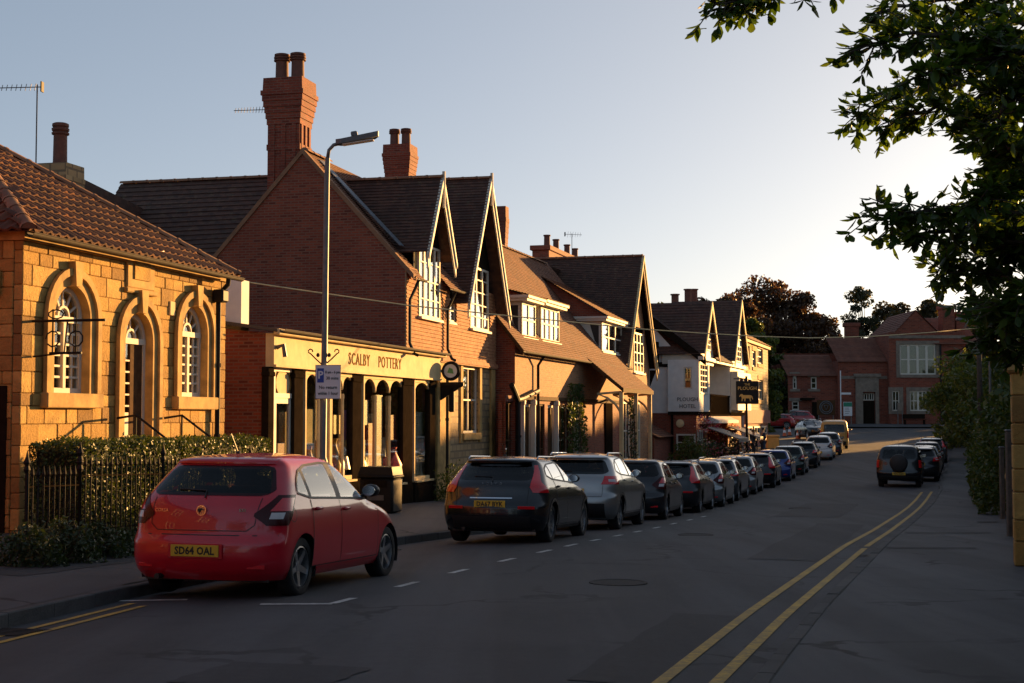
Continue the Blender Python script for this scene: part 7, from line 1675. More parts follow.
# low stone wall behind the pavement
def low_wall(label, Y0, Y1, h=.95):
    a = Vector((br(Y0) + .45, Y0, 0)); t = thing('garden_wall', label, 'wall', (a.x, a.y, zpr(a.x, a.y) - .05), group='garden walls along the right pavement'); seg = MB(); cop = []
    n = int((Y1 - Y0) / 1.0); pts = []
    for i in range(n + 1):
        Y = Y0 + (Y1 - Y0) * i / n; X = br(Y) + .45; pts.append(Vector((X - a.x, Y - a.y, zpr(X, Y) - zpr(a.x, a.y))))
    for i in range(n):
        p, q = pts[i], pts[i + 1]; d = (q - p).normalized(); s_ = d.cross(Vector((0, 0, 1))) * .17
        seg.prism([p + s_ - Vector((0, 0, .2)), p - s_ - Vector((0, 0, .2)), p - s_ + Vector((0, 0, h)), p + s_ + Vector((0, 0, h))], q - p)
        c = MB(); s2 = s_ * 1.25; e = d * .006; c.prism([p + e + s2 + Vector((0, 0, h + .002)), p + e - s2 + Vector((0, 0, h + .002)), p + e - s2 * .8 + Vector((0, 0, h + .11 + rnd.uniform(0, .02))), p + e + s2 * .8 + Vector((0, 0, h + .11))], (q - p) - 2 * e); c.build('coping_stone', M['stone'], t)
    seg.build('wall_face', M['rubble'], t); return t
low_wall('low rubble garden wall running beyond the gate pillar', 18.4, 44)
low_wall('far stretch of low garden wall under the roadside trees', 45, 104)
for k, (Yp, dx, hp) in enumerate(((24.5, .12, 1.75), (33, .15, 1.6))):
    t = thing('fence_post', ('nearer weathered wooden post by the garden wall on the right', 'farther weathered wooden post by the garden wall on the right')[k], 'post', (br(Yp) + dx, Yp, zpr(br(Yp), Yp)), group='posts by the garden wall')
    m = MB(); m.cbox(-.05, .05, -.05, .05, -.2, hp, .015); m.build('shaft', M['greywood'], t); m = MB(); m.cbox(-.06, .06, -.06, .06, hp, hp + .04, .015); m.build('cap', M['greymetal'], t)
# tall hedges and trees that shade the road
HEDS = [(-12, 9, 3.3, 'tall dark hedge beside the camera on the right'), (9.2, 17, 3.4, 'tall dark hedge just before the gate pillar'), (19, 32, 3.6, 'tall garden hedge above the low wall past the gate pillar'), (32.3, 46, 3.9, 'tall garden hedge midway along the right pavement'),
        (46.3, 62, 4.0, 'tall garden hedge level with the black off-roader'), (62.3, 82, 4.1, 'tall hedge behind the right-hand row of cars'), (82.3, 106, 6.2, 'farthest tall hedge at the end of the right pavement')]
for i, (Y0, Y1, zt, lab) in enumerate(HEDS):
    dx0 = 1.2
    a = Vector((br(Y0) + dx0, Y0, 0)); b = Vector((br(Y1) + dx0, Y1, 0)); L = (b - a).length; hd = math.degrees(math.atan2(b.x - a.x, b.y - a.y))
    zb = min(zr(Y0), zr(Y1)) - .1
    hedge('tall_hedge', lab, 0, L, -2.0, -.25, zb, zt - (.35 if i % 2 else 0), int(L * 700), frm(a.x, a.y, hd, 0), 'leaf_hedge2', .13 if Y0 < 40 else .17, 'tall hedges along the right pavement', .16, 'hedge', .3)
TG = 'roadside trees beyond the right-hand garden wall'
for k, (Yt, dx, H_, rad, cz, mat, lab) in enumerate(((38, 2.6, 5.0, 2.3, 2.6, 'leaf_green', 'bushy tree over the garden wall nearest the gate pillar'), (50, 2.6, 5.9, 2.4, 2.7, 'leaf_green', 'second bushy tree rising from the garden hedge on the right'),
        (62, 2.4, 6.3, 2.5, 2.9, 'leaf_green', 'third roadside tree above the right-hand hedge'), (74, 2.2, 6.8, 2.8, 3.2, 'leaf_green', 'rounded tree behind the right-hand row of cars'), (88, .9, 7.0, 3.0, 2.6, 'leaf_lime', 'yellow-green tree leaning over the right pavement'), (101, -.7, 6.9, 3.9, 2.2, 'leaf_lime', 'sunlit leafy tree at the far end of the right pavement'), (111, 2.6, 8.0, 3.6, 3.6, 'leaf_green', 'tree at the corner of the side road on the right'), (106, 8, 8.3, 3.8, 2.6, 'leaf_green', 'broad tree behind the corner on the right'), (113, 6.5, 8.0, 3.6, 2.2, 'leaf_green', 'dense tree beyond the corner, nearer the side road'), (118, 12, 8.6, 4.2, 2.2, 'leaf_green', 'wide tree overhanging the side road on the right'))):
    X = br(Yt) + dx; tree('roadside_tree', lab, (X, Yt, zr(Yt) - .1), H_, rad, cz, mat, 16000, .19 if Yt < 60 else .27, .16, 44, (1, 1, .95), TG, k)
for k, (Yt, dx, rx, h) in enumerate(((36, .6, 1.0, 2.7), (43, .45, 1.1, 3.1), (50, .4, 1.2, 3.3), (57, .35, 1.2, 3.6), (66, .5, 1.3, 3.6), (77, .4, 1.4, 4.0))):
    X = br(Yt) + dx; shrub('overhanging_shrub', ('loose green shrub spilling over the garden wall nearest the gate pillar', 'green shrub over the wall beside the thin lamp column', 'green shrub over the wall between lamp column and telegraph pole', 'tall green shrub just before the telegraph pole', 'green shrub beside the cars ahead of the off-roader', 'farthest green shrub leaning over the right pavement')[k], (X, Yt, zpr(X, Yt)), rx, rx * 1.6, h, 5200, 'leaf_green', .15, 'shrubs overhanging the right pavement')
# ================================================================== FAR TREES
FG = 'tall trees behind the brick institute'
def far_tree(name, lab, px, Y, top, width_px, mat, n, **k):
    X = (px - 512) / F * Y; zt = at(px, top, Y).z; zb = zr(Y); tree(name, lab, (X, Y, zb), zt - zb, width_px / 2 / F * Y, (zt - zb) * k.pop('cz', .38), mat, n, k.pop('leaf', .38), k.pop('tr', .4), k.pop('clumps', 70), k.pop('shape', (1, 1, .9)), k.pop('group', FG), **k)
far_tree('copper_beech', 'broad copper-coloured beech behind the white pub and the institute', 772, 168, 283, 118, 'leaf_copper', 42000, clumps=120, tr=.6, leaf=.42)
far_tree('copper_beech', 'smaller copper beech showing above the pub roof', 722, 150, 284, 92, 'leaf_copper', 30000, clumps=90)
far_tree('broadleaf_tree', 'green tree between the stone town house and the institute', 757, 128, 318, 52, 'leaf_lime', 22000, clumps=60, cz=.30, leaf=.3)
far_tree('broadleaf_tree', 'dark green tree low behind the scarlet car', 782, 150, 352, 36, 'leaf_green', 6000, clumps=30, cz=.3)
far_tree('scots_pine', 'airy pine standing alone above the institute roof', 861, 172, 288, 40, 'leaf_pine', 5200, clumps=26, cz=.62, leaf=.34, tr=.28, shape=(1, 1, .8), hollow=.2)
far_tree('copper_beech', 'reddish tree just left of the lone pine', 822, 172, 318, 56, 'leaf_copper', 18000, clumps=56)
far_tree('broadleaf_tree', 'dark rounded tree behind the institute gable', 905, 174, 290, 92, 'leaf_dusk', 34000, clumps=100)
far_tree('broadleaf_tree', 'dark tree right of the institute gable', 950, 176, 298, 80, 'leaf_dusk', 26000, clumps=80)
far_tree('broadleaf_tree', 'big dark tree at the right behind the institute chimneys', 990, 160, 305, 70, 'leaf_dusk', 20000, clumps=60)
far_tree('broadleaf_tree', 'low spreading tree far right beyond the side road', 1030, 150, 330, 70, 'leaf_green', 8000, clumps=40, cz=.25)
far_tree('broadleaf_tree', 'low tree in front of the institute\'s right corner', 958, 128, 372, 46, 'leaf_lime', 8000, clumps=40, cz=.2, leaf=.26, group='trees by the side road')
far_tree('broadleaf_tree', 'small tree peeping over the cottage roof by the gable', 662, 120, 288, 22, 'leaf_green', 2500, clumps=16)
# ================================================================== NEAR OVERHANGING TREE
t = thing('overhanging_tree', 'near tree whose dark leafy branches hang into the top right corner', 'tree', (6.9, 9.6, zr(9.6)))
OT = Vector((6.9, 9.6, zr(9.6)))
rt = random.Random(21)
LIMBS = [[(1150, 60), (985, 45), (915, 32), (866, 46)], [(1150, 92), (965, 82), (900, 96), (858, 114)], [(1150, 130), (1000, 118), (935, 108), (888, 122)], [(1150, 5), (995, -8), (915, 4), (880, 12)], [(1140, 200), (1015, 212), (945, 208), (878, 215)],
         [(1140, 250), (1015, 243), (960, 228), (912, 236)], [(1130, 290), (1016, 280), (970, 266), (940, 268)], [(1130, 330), (1025, 318), (992, 306), (972, 300)], [(1140, 160), (1025, 160), (997, 144), (960, 132)], [(1150, 30), (1015, 55), (958, 64), (925, 74)],
         [(1250, -130), (950, -80), (830, -38), (770, -4), (716, 4)], [(1120, 350), (1035, 345), (1008, 340), (992, 334)], [(1140, 225), (1045, 190), (1005, 186), (980, 200)], [(1140, 100), (1065, 150), (1015, 200), (990, 240)], [(1150, -20), (1055, 20), (990, 90), (968, 102)],
         [(1140, 300), (1065, 260), (1015, 250), (996, 262)], [(1150, 40), (1045, 80), (1005, 100), (996, 130)], [(1150, 20), (1035, -8), (966, 18), (938, 40)], [(1150, 0), (1060, 30), (1010, 20), (985, 40)], [(1140, 180), (1070, 110), (1020, 70), (1000, 60)], [(1140, 270), (1060, 230), (1020, 225), (1000, 215)], [(1130, 310), (1050, 300), (1010, 300), (1000, 320)], [(1140, 140), (1060, 180), (1010, 150), (990, 160)], [(1140, 330), (1040, 270), (1010, 235), (985, 225)]]
tk = MB(); limb(tk, (0, 0, -.1), (-.2, .1, 2.2), .17, .13, 10, .02, 5); limb(tk, (-.2, .1, 2.2), (-.8, .3, 4.2), .13, .07, 8, .05, 4); limb(tk, (-.2, .1, 2.2), (.5, -.4, 4.4), .11, .06, 8, .05, 4); tk.build('trunk', M['bark'], t, True)
Ps, Ds = [], []; bl = MB()
def leafy(pts, r0, n_side, depth=0):
    bl.tube([p - OT for p in pts], [max(.003, r0 * (1 - .75 * i / (len(pts) - 1))) for i in range(len(pts))], 5)
for L_ in LIMBS:
    Y0 = rt.uniform(8.0, 10.2); pts = []
    for i, (px, py) in enumerate(L_): pts.append(at(px, py, Y0 + rt.uniform(-.35, .35)))
    root = OT + Vector((rt.uniform(-.7, -.1), rt.uniform(-.2, .3), rt.uniform(1.9, 4.0)))
    dense = [];  allp = [root] + pts
    for a, b in zip(allp[:-1], allp[1:]): dense += [a.lerp(b, k / 6) + Vector([rt.uniform(-.012, .012) for _ in range(3)]) for k in range(6)]
    dense.append(allp[-1]); leafy(dense, .028, 0)
    # side twigs and their leaves
    for i in range(2, len(dense)):
        p = dense[i]; d = (dense[i] - dense[i - 1]).normalized()
        for s_ in range(4):
            dv = (d * rt.uniform(.2, .9) + Vector([rt.uniform(-1, 1), rt.uniform(-1, 1), rt.uniform(-.8, .8)])).normalized(); ln = rt.uniform(.08, .26)
            q = p + dv * ln; leafy([p, p.lerp(q, .5) + Vector((0, 0, .01)), q], .006, 0)
            for k in range(rt.randrange(7, 12)):
                tt = rt.uniform(.25, 1.0); Ps.append(p.lerp(q, tt)); Ds.append((dv * .7 + Vector([rt.uniform(-1, 1), rt.uniform(-1, 1), rt.uniform(-.9, .5)])).normalized())
bl.build('branches', M['bark'], t, True)
lfm = MB(); wv = .5
lf_pts = [(0, 0, 0), (.22, -.17, .03), (.55, -.24, .05), (.82, -.13, .02), (1, 0, -.04), (.82, .13, .02), (.55, .24, .05), (.22, .17, .03), (.5, 0, -.015)]
lfm.add(lf_pts, [(0, 1, 2, 8), (8, 2, 3, 4), (8, 4, 5, 6), (0, 8, 6, 7)]); LEAF = lfm.mesh('leaf', M['leaf_near'], True)
order = list(range(len(Ps))); rt.shuffle(order); single = 0; big = MB()
for i in order:
    p, d = Ps[i], Ds[i]; s_ = rt.uniform(.055, .105); side = d.cross(Vector([rt.uniform(-.6, .6), rt.uniform(-.6, .6), 1])).normalized(); nz = d.cross(side)
    Mx = Matrix.Identity(4)
    for q in range(3): Mx[q][0], Mx[q][1], Mx[q][2], Mx[q][3] = d[q] * s_, side[q] * s_, nz[q] * s_, p[q] - OT[q]
    pxx = 512 + F * p.x / p.y
    if single < 300 and pxx < 1010: o = new_obj('leaf', LEAF, t); o.matrix_local = Mx; single += 1
    else: big.add([Mx @ Vector(v) for v in lf_pts], [(0, 1, 2, 8), (8, 2, 3, 4), (8, 4, 5, 6), (0, 8, 6, 7)])
big.build('crown', M['leaf_near'], t, True, 'stuff')
# ================================================================== STREET FURNITURE
def gp(px, Y, left=True):
    X = (px - 512) / F * Y; return Vector((X, Y, zpl(X, Y) if left else zpr(X, Y)))
p = gp(323.5, 22.0)
t = thing('street_lamp', 'slender galvanised street lamp with flat lantern and a parking plate', 'street lamp', p)
top = at(327, 158, 22).z - p.z
m = MB(); m.tube([(0, 0, -.1), (0, 0, 1.25), (0, 0, 1.32), (.03, 0, top - .4), (.04, 0, top)], [.075, .073, .050, .042, .036], 12); m.build('column', M['galv'], t, 40)
m = MB(); a0 = Vector((.04, 0, top)); m.tube([a0, a0 + Vector((.02, 0, .12)), a0 + Vector((.09, 0, .20)), a0 + Vector((.24, 0, .24))], .028, 8); m.build('arm', M['galv'], t, True)
m = MB(); hd = frame_M(a0 + Vector((.42, 0, .28)), (1, 0, .16), (0, 1, 0))
m.prism([hd @ Vector(q) for q in ((-.30, -.07, -.03), (-.22, -.11, -.04), (.30, -.10, -.02), (.36, -.05, 0), (.36, .05, 0), (.30, .10, -.02), (.22 - .44, .11, -.04), (-.30, .07, -.03))], (0, 0, .075)); hdo = m.build('lantern', M['greymetal'], t)
m = MB(); m.cbox(-.05, .05, -.05, .05, .05, .13, .015, M=hd); m.build('photocell', M['greymetal'], hdo)
m = MB(); m.cbox(-.2, .28, -.085, .085, -.055, -.042, .004, M=hd); m.build('lens', M['whitesign'], hdo)
# parking plate
zc = at(328, 382, 22).z - p.z; xc = at(328.3, 382, 21.93).x - p.x; sw, sh = .385, .51
t2 = thing('parking_sign', 'white parking plate with blue P on the street lamp', 'sign', p + Vector((xc, -.09, zc)), R(-4))
m = MB(); m.cbox(-sw / 2, sw / 2, -.006, .006, -sh / 2, sh / 2, .004); m.build('plate', M['whitesign'], t2)
m = MB(); m.tube([(-sw / 2, -.007, -sh / 2), (sw / 2, -.007, -sh / 2), (sw / 2, -.007, sh / 2), (-sw / 2, -.007, sh / 2), (-sw / 2, -.007, -sh / 2)], .004, 4); m.build('border', M['ink'], t2)
m = MB(); m.box(-.165, -.065, -.010, -.004, -.01, .205); pb = m.build('blue_panel', M['blue'], t2)
FM = lambda x, z, d=-.0095: frame_M((x, d, z), (1, 0, 0), (0, 0, 1))
text_obj('letter_p', 'P', .16, M['whitesign'], pb, FM(-.115, .10, -.0125), .001, .004)
for s_, x, z, sz in (('8 am - 6 pm', .07, .145, .058), ('30 mins', .065, .055, .064), ('No return', .0, -.085, .07), ('within 1 hour', .0, -.175, .07)): text_obj('sign_lettering', s_, sz, M['ink'], t2, FM(x, z), .001, .0012, sx=.8 if len(s_) > 9 else .95)
m = MB()
for z in (.1, -.1): m.box(-.07, .07, .006, .10, z - .015, z + .015)
m.build('clamp', M['galv'], t2)
m = MB(); zz = zc + .36                                    # basket bracket scrolls
for sg in (-1, 1):
    m.tube([(0, 0, zz - .12), (sg * .13, 0, zz + .0), (sg * .2, 0, zz + .07)] + [(sg * (.2 + .035 * math.sin(k)), 0, zz + .105 - .035 * math.cos(k)) for k in (1, 2, 3, 4, 5)], .011, 5)
    m.lathe([(.02, -.03), (.03, 0), (.015, .03)], 8, M=Matrix.Translation((sg * .085, 0, zz + .05)))
m.build('scroll_bracket', M['black'], t)
# litter bin
p = gp(381, 33.6); t = thing('litter_bin', 'black square litter bin on the pavement by the shop', 'bin', p, R(-15))
m = MB(); m.cbox(-.42, .42, -.34, .34, 0, .80, .05); m.build('body', M['black'], t, 40)
m = MB(); m.cbox(-.45, .45, -.37, .37, .80, .87, .03); m.prism([(-.43, -.35, .87), (.43, -.35, .87), (.38, -.3, 1.06), (-.38, -.3, 1.06)], (0, .68, 0)); m.build('hood', M['black'], t, 40)
m = MB(); m.cbox(-.28, .28, -.36, -.335, .60, .76, .01); m.build('aperture', M['timber'], t); m = MB(); m.box(-.2, .2, -.346, -.34, .3, .42); m.build('label_panel', M['greymetal'], t)
# telegraph pole and cable
def Yline(px, A, B): k = (px - 512) / F; return (A[0] - A[1] * (B[0] - A[0]) / (B[1] - A[1])) / (k - (B[0] - A[0]) / (B[1] - A[1]))
pp_ = Vector((19.35, 60, zpr(19.35, 60))); t = thing('telegraph_pole', 'dark wooden telegraph pole behind the right pavement', 'pole', pp_)
m = MB(); m.tube([(0, 0, -.2), (0, 0, 3), (0, 0, at(978, 322, 60).z - pp_.z)], [.13, .115, .09], 10); m.build('shaft', M['bark'], t, True)
m = MB(); m.cbox(-.5, .5, -.05, .05, at(978, 328, 60).z - pp_.z - .06, at(978, 328, 60).z - pp_.z + .06, .01); m.build('crossarm', M['bark'], t)
A_ = at(240, 281, 34.5); B_ = at(978, 328, 60)
t = thing('overhead_cable', 'thin sunlit cable slung across the street from the brick gable', 'cable', A_)
pts = []
for px, py in ((240, 281), (300, 290), (405, 305), (500, 315), (566, 321.5), (640, 329), (698, 333), (760, 336.5), (810, 338), (870, 336.5), (930, 332.5), (978, 328)):
    pts.append(at(px, py, Yline(px, A_, B_)) - A_)
m = MB(); m.tube(pts, .018, 5); m.build('wire', M['cream'], t, True)
pq = gp(990, 44, False); t = thing('lamp_column', 'thin grey lamp column by the garden wall on the right', 'street lamp', pq)
m = MB(); m.tube([(0, 0, -.1), (0, 0, 1.2), (0, 0, 5.2), (-.1, 0, 5.5), (-.5, 0, 5.6)], [.07, .05, .035, .03, .03], 8); m.build('column', M['galv'], t, True); m = MB(); m.cbox(-1.0, -.45, -.1, .1, 5.55, 5.65, .03); m.build('lantern', M['greymetal'], t)
# ================================================================== PUB FORECOURT
p = gp(747, 82); t = thing('hanging_pub_sign', 'black hanging pub sign with gilt lettering and horse', 'sign', p)
zs = at(746, 392, 82).z - p.z
m = MB(); m.tube([(-.02, .1, -.1), (-.02, .1, zs + .9)], .07, 8); m.tube([(-.02, .1, zs + .75), (-.75, .05, zs + .75)], .03, 6); m.build('post', M['black'], t, True)
m = MB(); m.cbox(-.63, .63, -.05, .05, zs - .68, zs + .62, .03); bd = m.build('board', M['black'], t)
text_obj('sign_lettering', 'THE', .17, M['gold'], bd, frame_M((0, -.055, zs + .42), (1, 0, 0), (0, 0, 1)), .003, .002)
text_obj('sign_lettering', 'PLOUGH', .27, M['gold'], bd, frame_M((0, -.055, zs + .20), (1, 0, 0), (0, 0, 1)), .003, .003)
horse = [(-.40, -.02), (-.33, .10), (-.25, .12), (-.20, .05), (.10, .05), (.20, .03), (.26, -.06), (.28, -.22), (.24, -.22), (.22, -.1), (.16, -.14), (.18, -.34), (.13, -.34), (.10, -.15), (-.08, -.15), (-.10, -.34), (-.15, -.34), (-.15, -.14), (-.22, -.2), (-.24, -.34), (-.29, -.34), (-.27, -.12), (-.31, .0), (-.38, -.07)]
m = MB(); m.prism([(x * 1.15, -.062, zs - .22 + z * .9) for x, z in horse], (0, .008, 0)); m.build('gilt_horse', M['gold'], bd)
def planter(name, lab, px, Y, h, rad, n, mats, cat='planter', group='flower tubs outside the pub', off=0):
    p = gp(px, Y); t = thing(name, lab, cat, p, group=group); m = MB(); m.lathe([(rad * .7, 0), (rad, h * .4), (rad * 1.06, h * .4), (rad * 1.06, h * .44), (rad * .9, h * .44)], 12); m.build('tub', M['darkwood'], t, 40)
    for nm, mt, nn, sz in (('foliage', 'leaf_shrub', n, .12), ('blooms', mats, n // 3, .11)):
        q = rng.normal(size=(nn, 3)); q /= np.linalg.norm(q, axis=1)[:, None]; q *= (rng.uniform(.4, 1.05, nn) ** .5)[:, None]; q *= np.array([rad * 1.5, rad * 1.5, h * .5]); q[:, 2] += h * .7
        new_obj(nm, quads_mesh(nm, leaf_quads(q, sz, .7), M[mt]), t)['kind'] = 'stuff'
for k, (px, Y, h, rad, lab) in enumerate(((706, 74.5, 1.3, .45, 'flower tub nearest the cottages outside the pub'), (716, 77, 1.1, .5, 'pale flower tub beneath the first pub awning'), (728, 79, 1.5, .5, 'tall flower tub beside the pub door'), (739, 82, 1.2, .45, 'flower tub below the hanging pub sign'))): planter('flower_tub', lab, px, Y, h, rad, 420, 'leaf_flower')
shrub('round_bush', 'dense round green bush at the corner of the pub', gp(690, 71), 1.0, .9, 1.75, 2600, 'leaf_green', .14)
def basket(lab, P):
    t = thing('hanging_basket', lab, 'hanging basket', P, group='hanging baskets on the pub'); m = MB(); m.lathe([(.05, -.25), (.2, -.18), (.28, 0)], 10); m.build('bowl', M['darkwood'], t)
    m = MB(); m.tube([(0, 0, .0), (0, 0, .7), (-.15, .5, .72)], .012, 4); m.build('chain', M['black'], t)
    q = rng.normal(size=(260, 3)) * np.array([.2, .2, .2]); q[:, 2] += .05; new_obj('blooms', quads_mesh('blooms', leaf_quads(q, .11, .7), M['leaf_flower']), t)['kind'] = 'stuff'
for k, (px, py, Y) in enumerate(((704, 424, 75.5), (713, 428, 79.5), (732, 430, 86))): basket(('hanging basket at the near corner of the pub', 'hanging basket under the first pub awning', 'hanging basket by the far pub awning')[k], at(px, py, Y))
shrub('wall_bush', 'scrubby green bush below the stone window of the brick house', BB.wp(HX(452, 470, -.6), -.75, zpl(*BB.wp(HX(452), -.75, 0)[:2])), .8, .45, 1.15, 2000, 'leaf_green', .07)
shrub('wall_bush', 'small dark bush beside the wall of the brick house', BB.wp(HX(470, 470, -.6), -.8, zpl(*BB.wp(HX(470), -.8, 0)[:2])), .9, .4, .8, 1500, 'leaf_shrub', .07)
# ================================================================== PEOPLE
M['skin'] = plain('skin', (.48, .28, .19), .6, .08, 8); M['hair'] = plain('dark_hair', (.03, .02, .014), .7, .2, 20)
def skinned(name, verts, edges, radii, mat, parent, root=0, sub=2):
    me = bpy.data.meshes.new(name); me.from_pydata(verts, edges, []); me.materials.append(mat); o = new_obj(name, me, parent)
    md = o.modifiers.new('skin', 'SKIN'); sv = me.skin_vertices[0].data
    for i, r_ in enumerate(radii): sv[i].radius = (r_, r_) if not isinstance(r_, tuple) else r_; sv[i].use_root = i == root
    md.use_smooth_shade = True; s_ = o.modifiers.new('sub', 'SUBSURF'); s_.levels = sub; s_.render_levels = sub; return o
def person(label, P, rz, top, bottom, h=1.72, pose=0):
    t = thing('person', label, 'person', P, rz, 'people standing outside the pub'); k = h / 1.72
    J = {'pel': (0, 0, .95), 'chest': (0, .01, 1.28), 'neck': (0, .0, 1.46), 'head0': (0, -.02, 1.56), 'head1': (0, -.01, 1.66)}
    vs, es, rs, ix = [], [], [], {}
    def v(n, p, r_, par=None):
        ix[n] = len(vs); vs.append(tuple(q * k for q in p)); rs.append(r_)
        if par: es.append((ix[par], ix[n]))
    v('pel', J['pel'], (.15, .11)); v('chest', J['chest'], (.17, .11), 'pel'); v('neck', J['neck'], .055, 'chest'); v('head0', J['head0'], (.075, .09), 'neck'); v('head1', J['head1'], (.07, .085), 'head0')
    for sg in (-1, 1):
        n = str(sg); bend = .12 if pose else .02
        v('sh' + n, (sg * .19, 0, 1.40), .06, 'chest'); v('el' + n, (sg * .25, .02, 1.12), .045, 'sh' + n); v('wr' + n, (sg * .24, -.10 - bend, .92 + bend), .03, 'el' + n); v('palm' + n, (sg * .235, -.13 - bend, .85 + bend), .03, 'wr' + n)
        for f in range(4): v('f%d' % f + n, (sg * (.215 + .014 * f), -.15 - bend, .765 + bend - .012 * (f in (1, 2))), .009, 'palm' + n)
        v('th' + n, (sg * .205, -.175 - bend, .82 + bend), .010, 'palm' + n)
        v('hip' + n, (sg * .09, 0, .88), .095, 'pel'); v('kn' + n, (sg * .10, -.02, .48), .062, 'hip' + n); v('an' + n, (sg * .11, .02, .08), .042, 'kn' + n); v('toe' + n, (sg * .12, -.15, .035), .035, 'an' + n)
    skinned('body', vs, es, rs, M['skin'], t)
    g = lambda names: [vs[ix[q]] for q in names]
    nm = ['pel', 'chest', 'neck', 'sh-1', 'el-1', 'wr-1', 'sh1', 'el1', 'wr1']; skinned('jacket', [vs[ix[q]] for q in nm[:2]] + [tuple(Vector(vs[ix['chest']]).lerp(Vector(vs[ix['neck']]), .75))] + g(nm[3:]), [(0, 1), (1, 2), (1, 3), (3, 4), (4, 5), (1, 6), (6, 7), (7, 8)], [(.175, .135), (.19, .135), .075, .078, .06, .042, .078, .06, .042], top, t)
    nm = ['pel', 'hip-1', 'kn-1', 'an-1', 'hip1', 'kn1', 'an1']; skinned('trousers', g(nm), [(0, 1), (1, 2), (2, 3), (0, 4), (4, 5), (5, 6)], [(.165, .125), .11, .08, .06, .11, .08, .06], bottom, t)
    for sg in ('-1', '1'): a, b = vs[ix['an' + sg]], vs[ix['toe' + sg]]; skinned('shoe', [a, b], [(0, 1)], [.05, .042], M['trimblack'], t, 0, 1)
    m = MB(); m.lathe([(.001, .115), (.06, .105), (.092, .06), (.098, 0), (.09, -.05)], 14, M=Matrix.Translation((0, .012 * k, 1.64 * k)) @ Matrix.Diagonal((.9, 1.08, 1, 1)), cap=False); m.build('hair', M['hair'], t, True)
    m = MB(); m.lathe([(.012, 0), (.016, .02), (.004, .05)], 6, M=Matrix.Translation((0, -.105 * k, 1.575 * k))); 
    for e in (-1, 1): m.lathe([(.001, -.012), (.011, 0), (.001, .012)], 6, M=Matrix.Translation((e * .03, -.096 * k, 1.625 * k)))
    m.box(-.022, .022, -.100 * k, -.09 * k, 1.535 * k, 1.542 * k); m.build('face', M['skin'], t)
    for e in (-1, 1): m = MB(); m.lathe([(.001, -.03), (.02, 0), (.001, .03)], 6, M=Matrix.Translation((e * .082, .0, 1.60 * k))); m.build('ear', M['skin'], t)
    return t
c1, c2, c3 = plain('navy_cloth', (.03, .04, .08), .9, .2, 12), plain('charcoal_cloth', (.03, .03, .033), .9, .2, 12), plain('denim', (.06, .08, .13), .9, .2, 12)
person('person in a blue-grey top standing outside the pub, nearer the camera', gp(753, 84.5), R(60), plain('slate_cloth', (.10, .12, .16), .9, .2, 12), c2)
person('person in dark clothes standing beside another outside the pub', gp(762.5, 86.5), R(-70), c1, c3, 1.78, 1)
# ================================================================== FAR BITS
M['orange'] = plain('cone_orange', (.55, .10, .02), .5, .1, 6)
for k, (px, Y) in enumerate(((784, 118), (789, 119.5), (797, 113))):
    X = (px - 512) / F * Y; t = thing('traffic_cone', ('leftmost orange traffic cone near the junction', 'orange traffic cone between two others near the junction', 'orange traffic cone nearest the yellow van')[k], 'traffic cone', (X, Y, zr(Y)), group='traffic cones at the junction')
    m = MB(); m.cbox(-.22, .22, -.22, .22, 0, .05, .02); m.build('base', M['trimblack'], t); m = MB(); m.lathe([(.17, .05), (.04, .75)], 12); m.build('cone', M['orange'], t, 40); m = MB(); m.lathe([(.121, .32), (.085, .52)], 12); m.build('band', M['whitesign'], t, 40)
p = gp(772, 97); t = thing('grit_bin', 'yellow bin at the kerb before the junction', 'bin', p); m = MB(); m.cbox(-.4, .4, -.3, .3, 0, .75, .04); m.build('body', M['gold'], t); m = MB(); m.cbox(-.43, .43, -.33, .33, .75, .9, .04); m.build('lid', M['gold'], t)
def board(name, lab, px0, px1, py0, py1, Y, fn, cat='sign'):
    a, b = at(px0, py1, Y), at(px1, py0, Y); g = zr(Y) + .13; t = thing(name, lab, cat, ((a.x + b.x) / 2, Y, g)); w_ = (b.x - a.x) / 2; z0, z1 = a.z - g, b.z - g
    m = MB(); m.cbox(-w_, w_, -.05, .05, z0, z1, .02); o = m.build('panel', fn, t)
    for s_ in (-1, 1): m = MB(); m.tube([(s_ * w_ * .8, .08, -.1), (s_ * w_ * .8, .08, z1)], .05, 6); m.build('post', M['galv'], t)
    return t, o, w_, z0, z1
t, o, w_, z0, z1 = board('emblem_board', 'square wooden board with a ring emblem in front of the institute', 817, 835, 400, 415, 142, M['darkwood'])
for r_ in (.62, .45): m = MB(); m.tube([(r_ * math.cos(k * .3491), -.07, (z0 + z1) / 2 + r_ * math.sin(k * .3491)) for k in range(19)], .05, 5); m.build('ring', M['greymetal'], t)
m = MB(); m.tube([(-.2, -.07, (z0 + z1) / 2 + .2), (.2, -.07, (z0 + z1) / 2 + .2), (0, -.07, (z0 + z1) / 2 - .25), (-.2, -.07, (z0 + z1) / 2 + .2)], .04, 5); m.build('device', M['greymetal'], t)
t, o, w_, z0, z1 = board('notice_sign', 'white notice with a green heading left of the stone doorway', 843.5, 852, 402, 416, 142, M['whitesign'])
m = MB(); m.box(-w_ * .97, w_ * .97, -.058, -.052, z1 - .45, z1 - .03); m.build('green_heading', plain('sign_green', (.02, .22, .13), .5, .05, 5), t)
for k in range(4): m = MB(); m.box(-w_ * .7, w_ * (.2 + .12 * (k % 3)), -.058, -.052, z1 - .62 - k * .17, z1 - .58 - k * .17); m.build('print_line', M['greymetal'], t)
t, o, w_, z0, z1 = board('notice_case', 'small wall-mounted notice case between the institute windows', 897.5, 903, 403, 411, 143.9, M['greystone'])
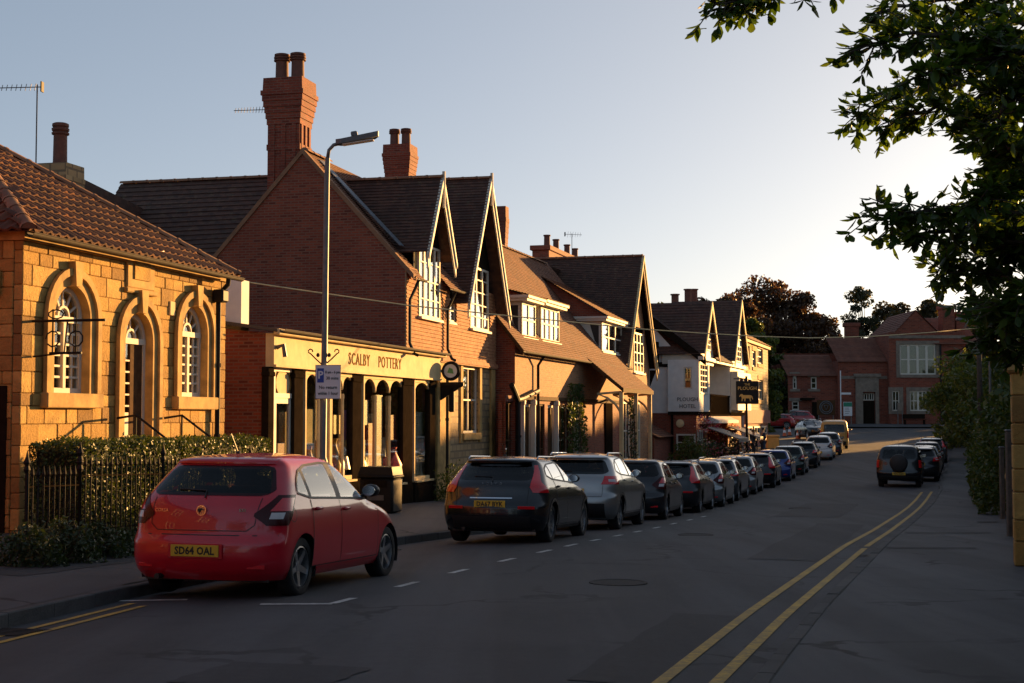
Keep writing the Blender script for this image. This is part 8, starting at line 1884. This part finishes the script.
P_ = at(841, 420, 141); t = thing('direction_post', 'thin white signpost with finger arm outside the institute', 'signpost', (P_.x, 141, zr(141) + .13)); hh = at(841, 372, 141).z - zr(141); m = MB(); m.tube([(0, 0, 0), (0, 0, hh)], .05, 6); m.build('post', M['whitesign'], t); m = MB(); m.cbox(.05, 1.0, -.03, .03, hh * .56, hh * .56 + .2, .01); m.build('finger', M['whitesign'], t)
P_ = at(914, 423, 143.2); t = thing('bench', 'dark bench below the paired windows of the institute', 'bench', (P_.x, 143.2, zr(143) + .13))
for nm, a in (('seat', (-1.1, 1.1, -.5, 0, .42, .48)), ('backrest', (-1.1, 1.1, 0, .06, .55, 1.0)), ('leg', (-1.0, -.9, -.45, .05, 0, .42)), ('leg', (.9, 1.0, -.45, .05, 0, .42))): m = MB(); m.cbox(*a, .01); m.build(nm, M['timber'], t)

# ================================================================== UNSEEN TREES AND HOUSE ADDED TO CUT SKY FILL
BG2 = 'unseen trees added around the camera to cut sky fill'
for k, (X, Y, H_, rad) in enumerate(((-13, -8, 11, 4.5), (-3, -24, 12, 5), (9, -14, 11, 4.5), (-24, 4, 12, 5), (-19, -22, 13, 5.5), (14, 2, 9, 3.5))):
    tree('fill_blocking_tree', ('added light-blocking tree left of and behind the viewpoint', 'added light-blocking tree straight behind the viewpoint', 'added light-blocking tree right of and behind the viewpoint', 'added light-blocking tree far left of the viewpoint', 'tallest added light-blocking tree, behind on the left', 'small added light-blocking tree right of the viewpoint')[k], (X, Y, zr(Y)), H_, rad, H_ * .35, 'leaf_green', 6000, .32, .3, 40, group=BG2)
NB = Bld('fill_blocking_house', 'unseen two-storey red brick house added on the left to cut sky fill', (-9.6, 4.5), 13.9, 0)  # out of view, added to hold back sky light from the left
m = MB(); m.box(0, 12.5, 1.5, 9, -.6, 5.6); NB.part('wall', m, M['brick_dark'])
m = MB(); roofslope(m, (-.3, 1.1, 5.5), (12.8, 1.1, 5.5), (12.8, 5.2, 9), (-.3, 5.2, 9)); roofslope(m, (12.8, 9.4, 5.5), (-.3, 9.4, 5.5), (-.3, 5.2, 9), (12.8, 5.2, 9)); NB.part('roof', m, M['roof_dark'])
m = MB(); m.poly([(0, 1.5, 5.6), (0, 5.2, 8.9), (0, 9, 5.6)]); m.poly([(12.5, 1.5, 5.6), (12.5, 9, 5.6), (12.5, 5.2, 8.9)]); NB.part('gable', m, M['brick_dark'])
for q in (2, 6, 10):
    for z in (.6, 3.4): window(NB, q, q + 1.2, z, z + 1.5, 1.42, 2, 2)
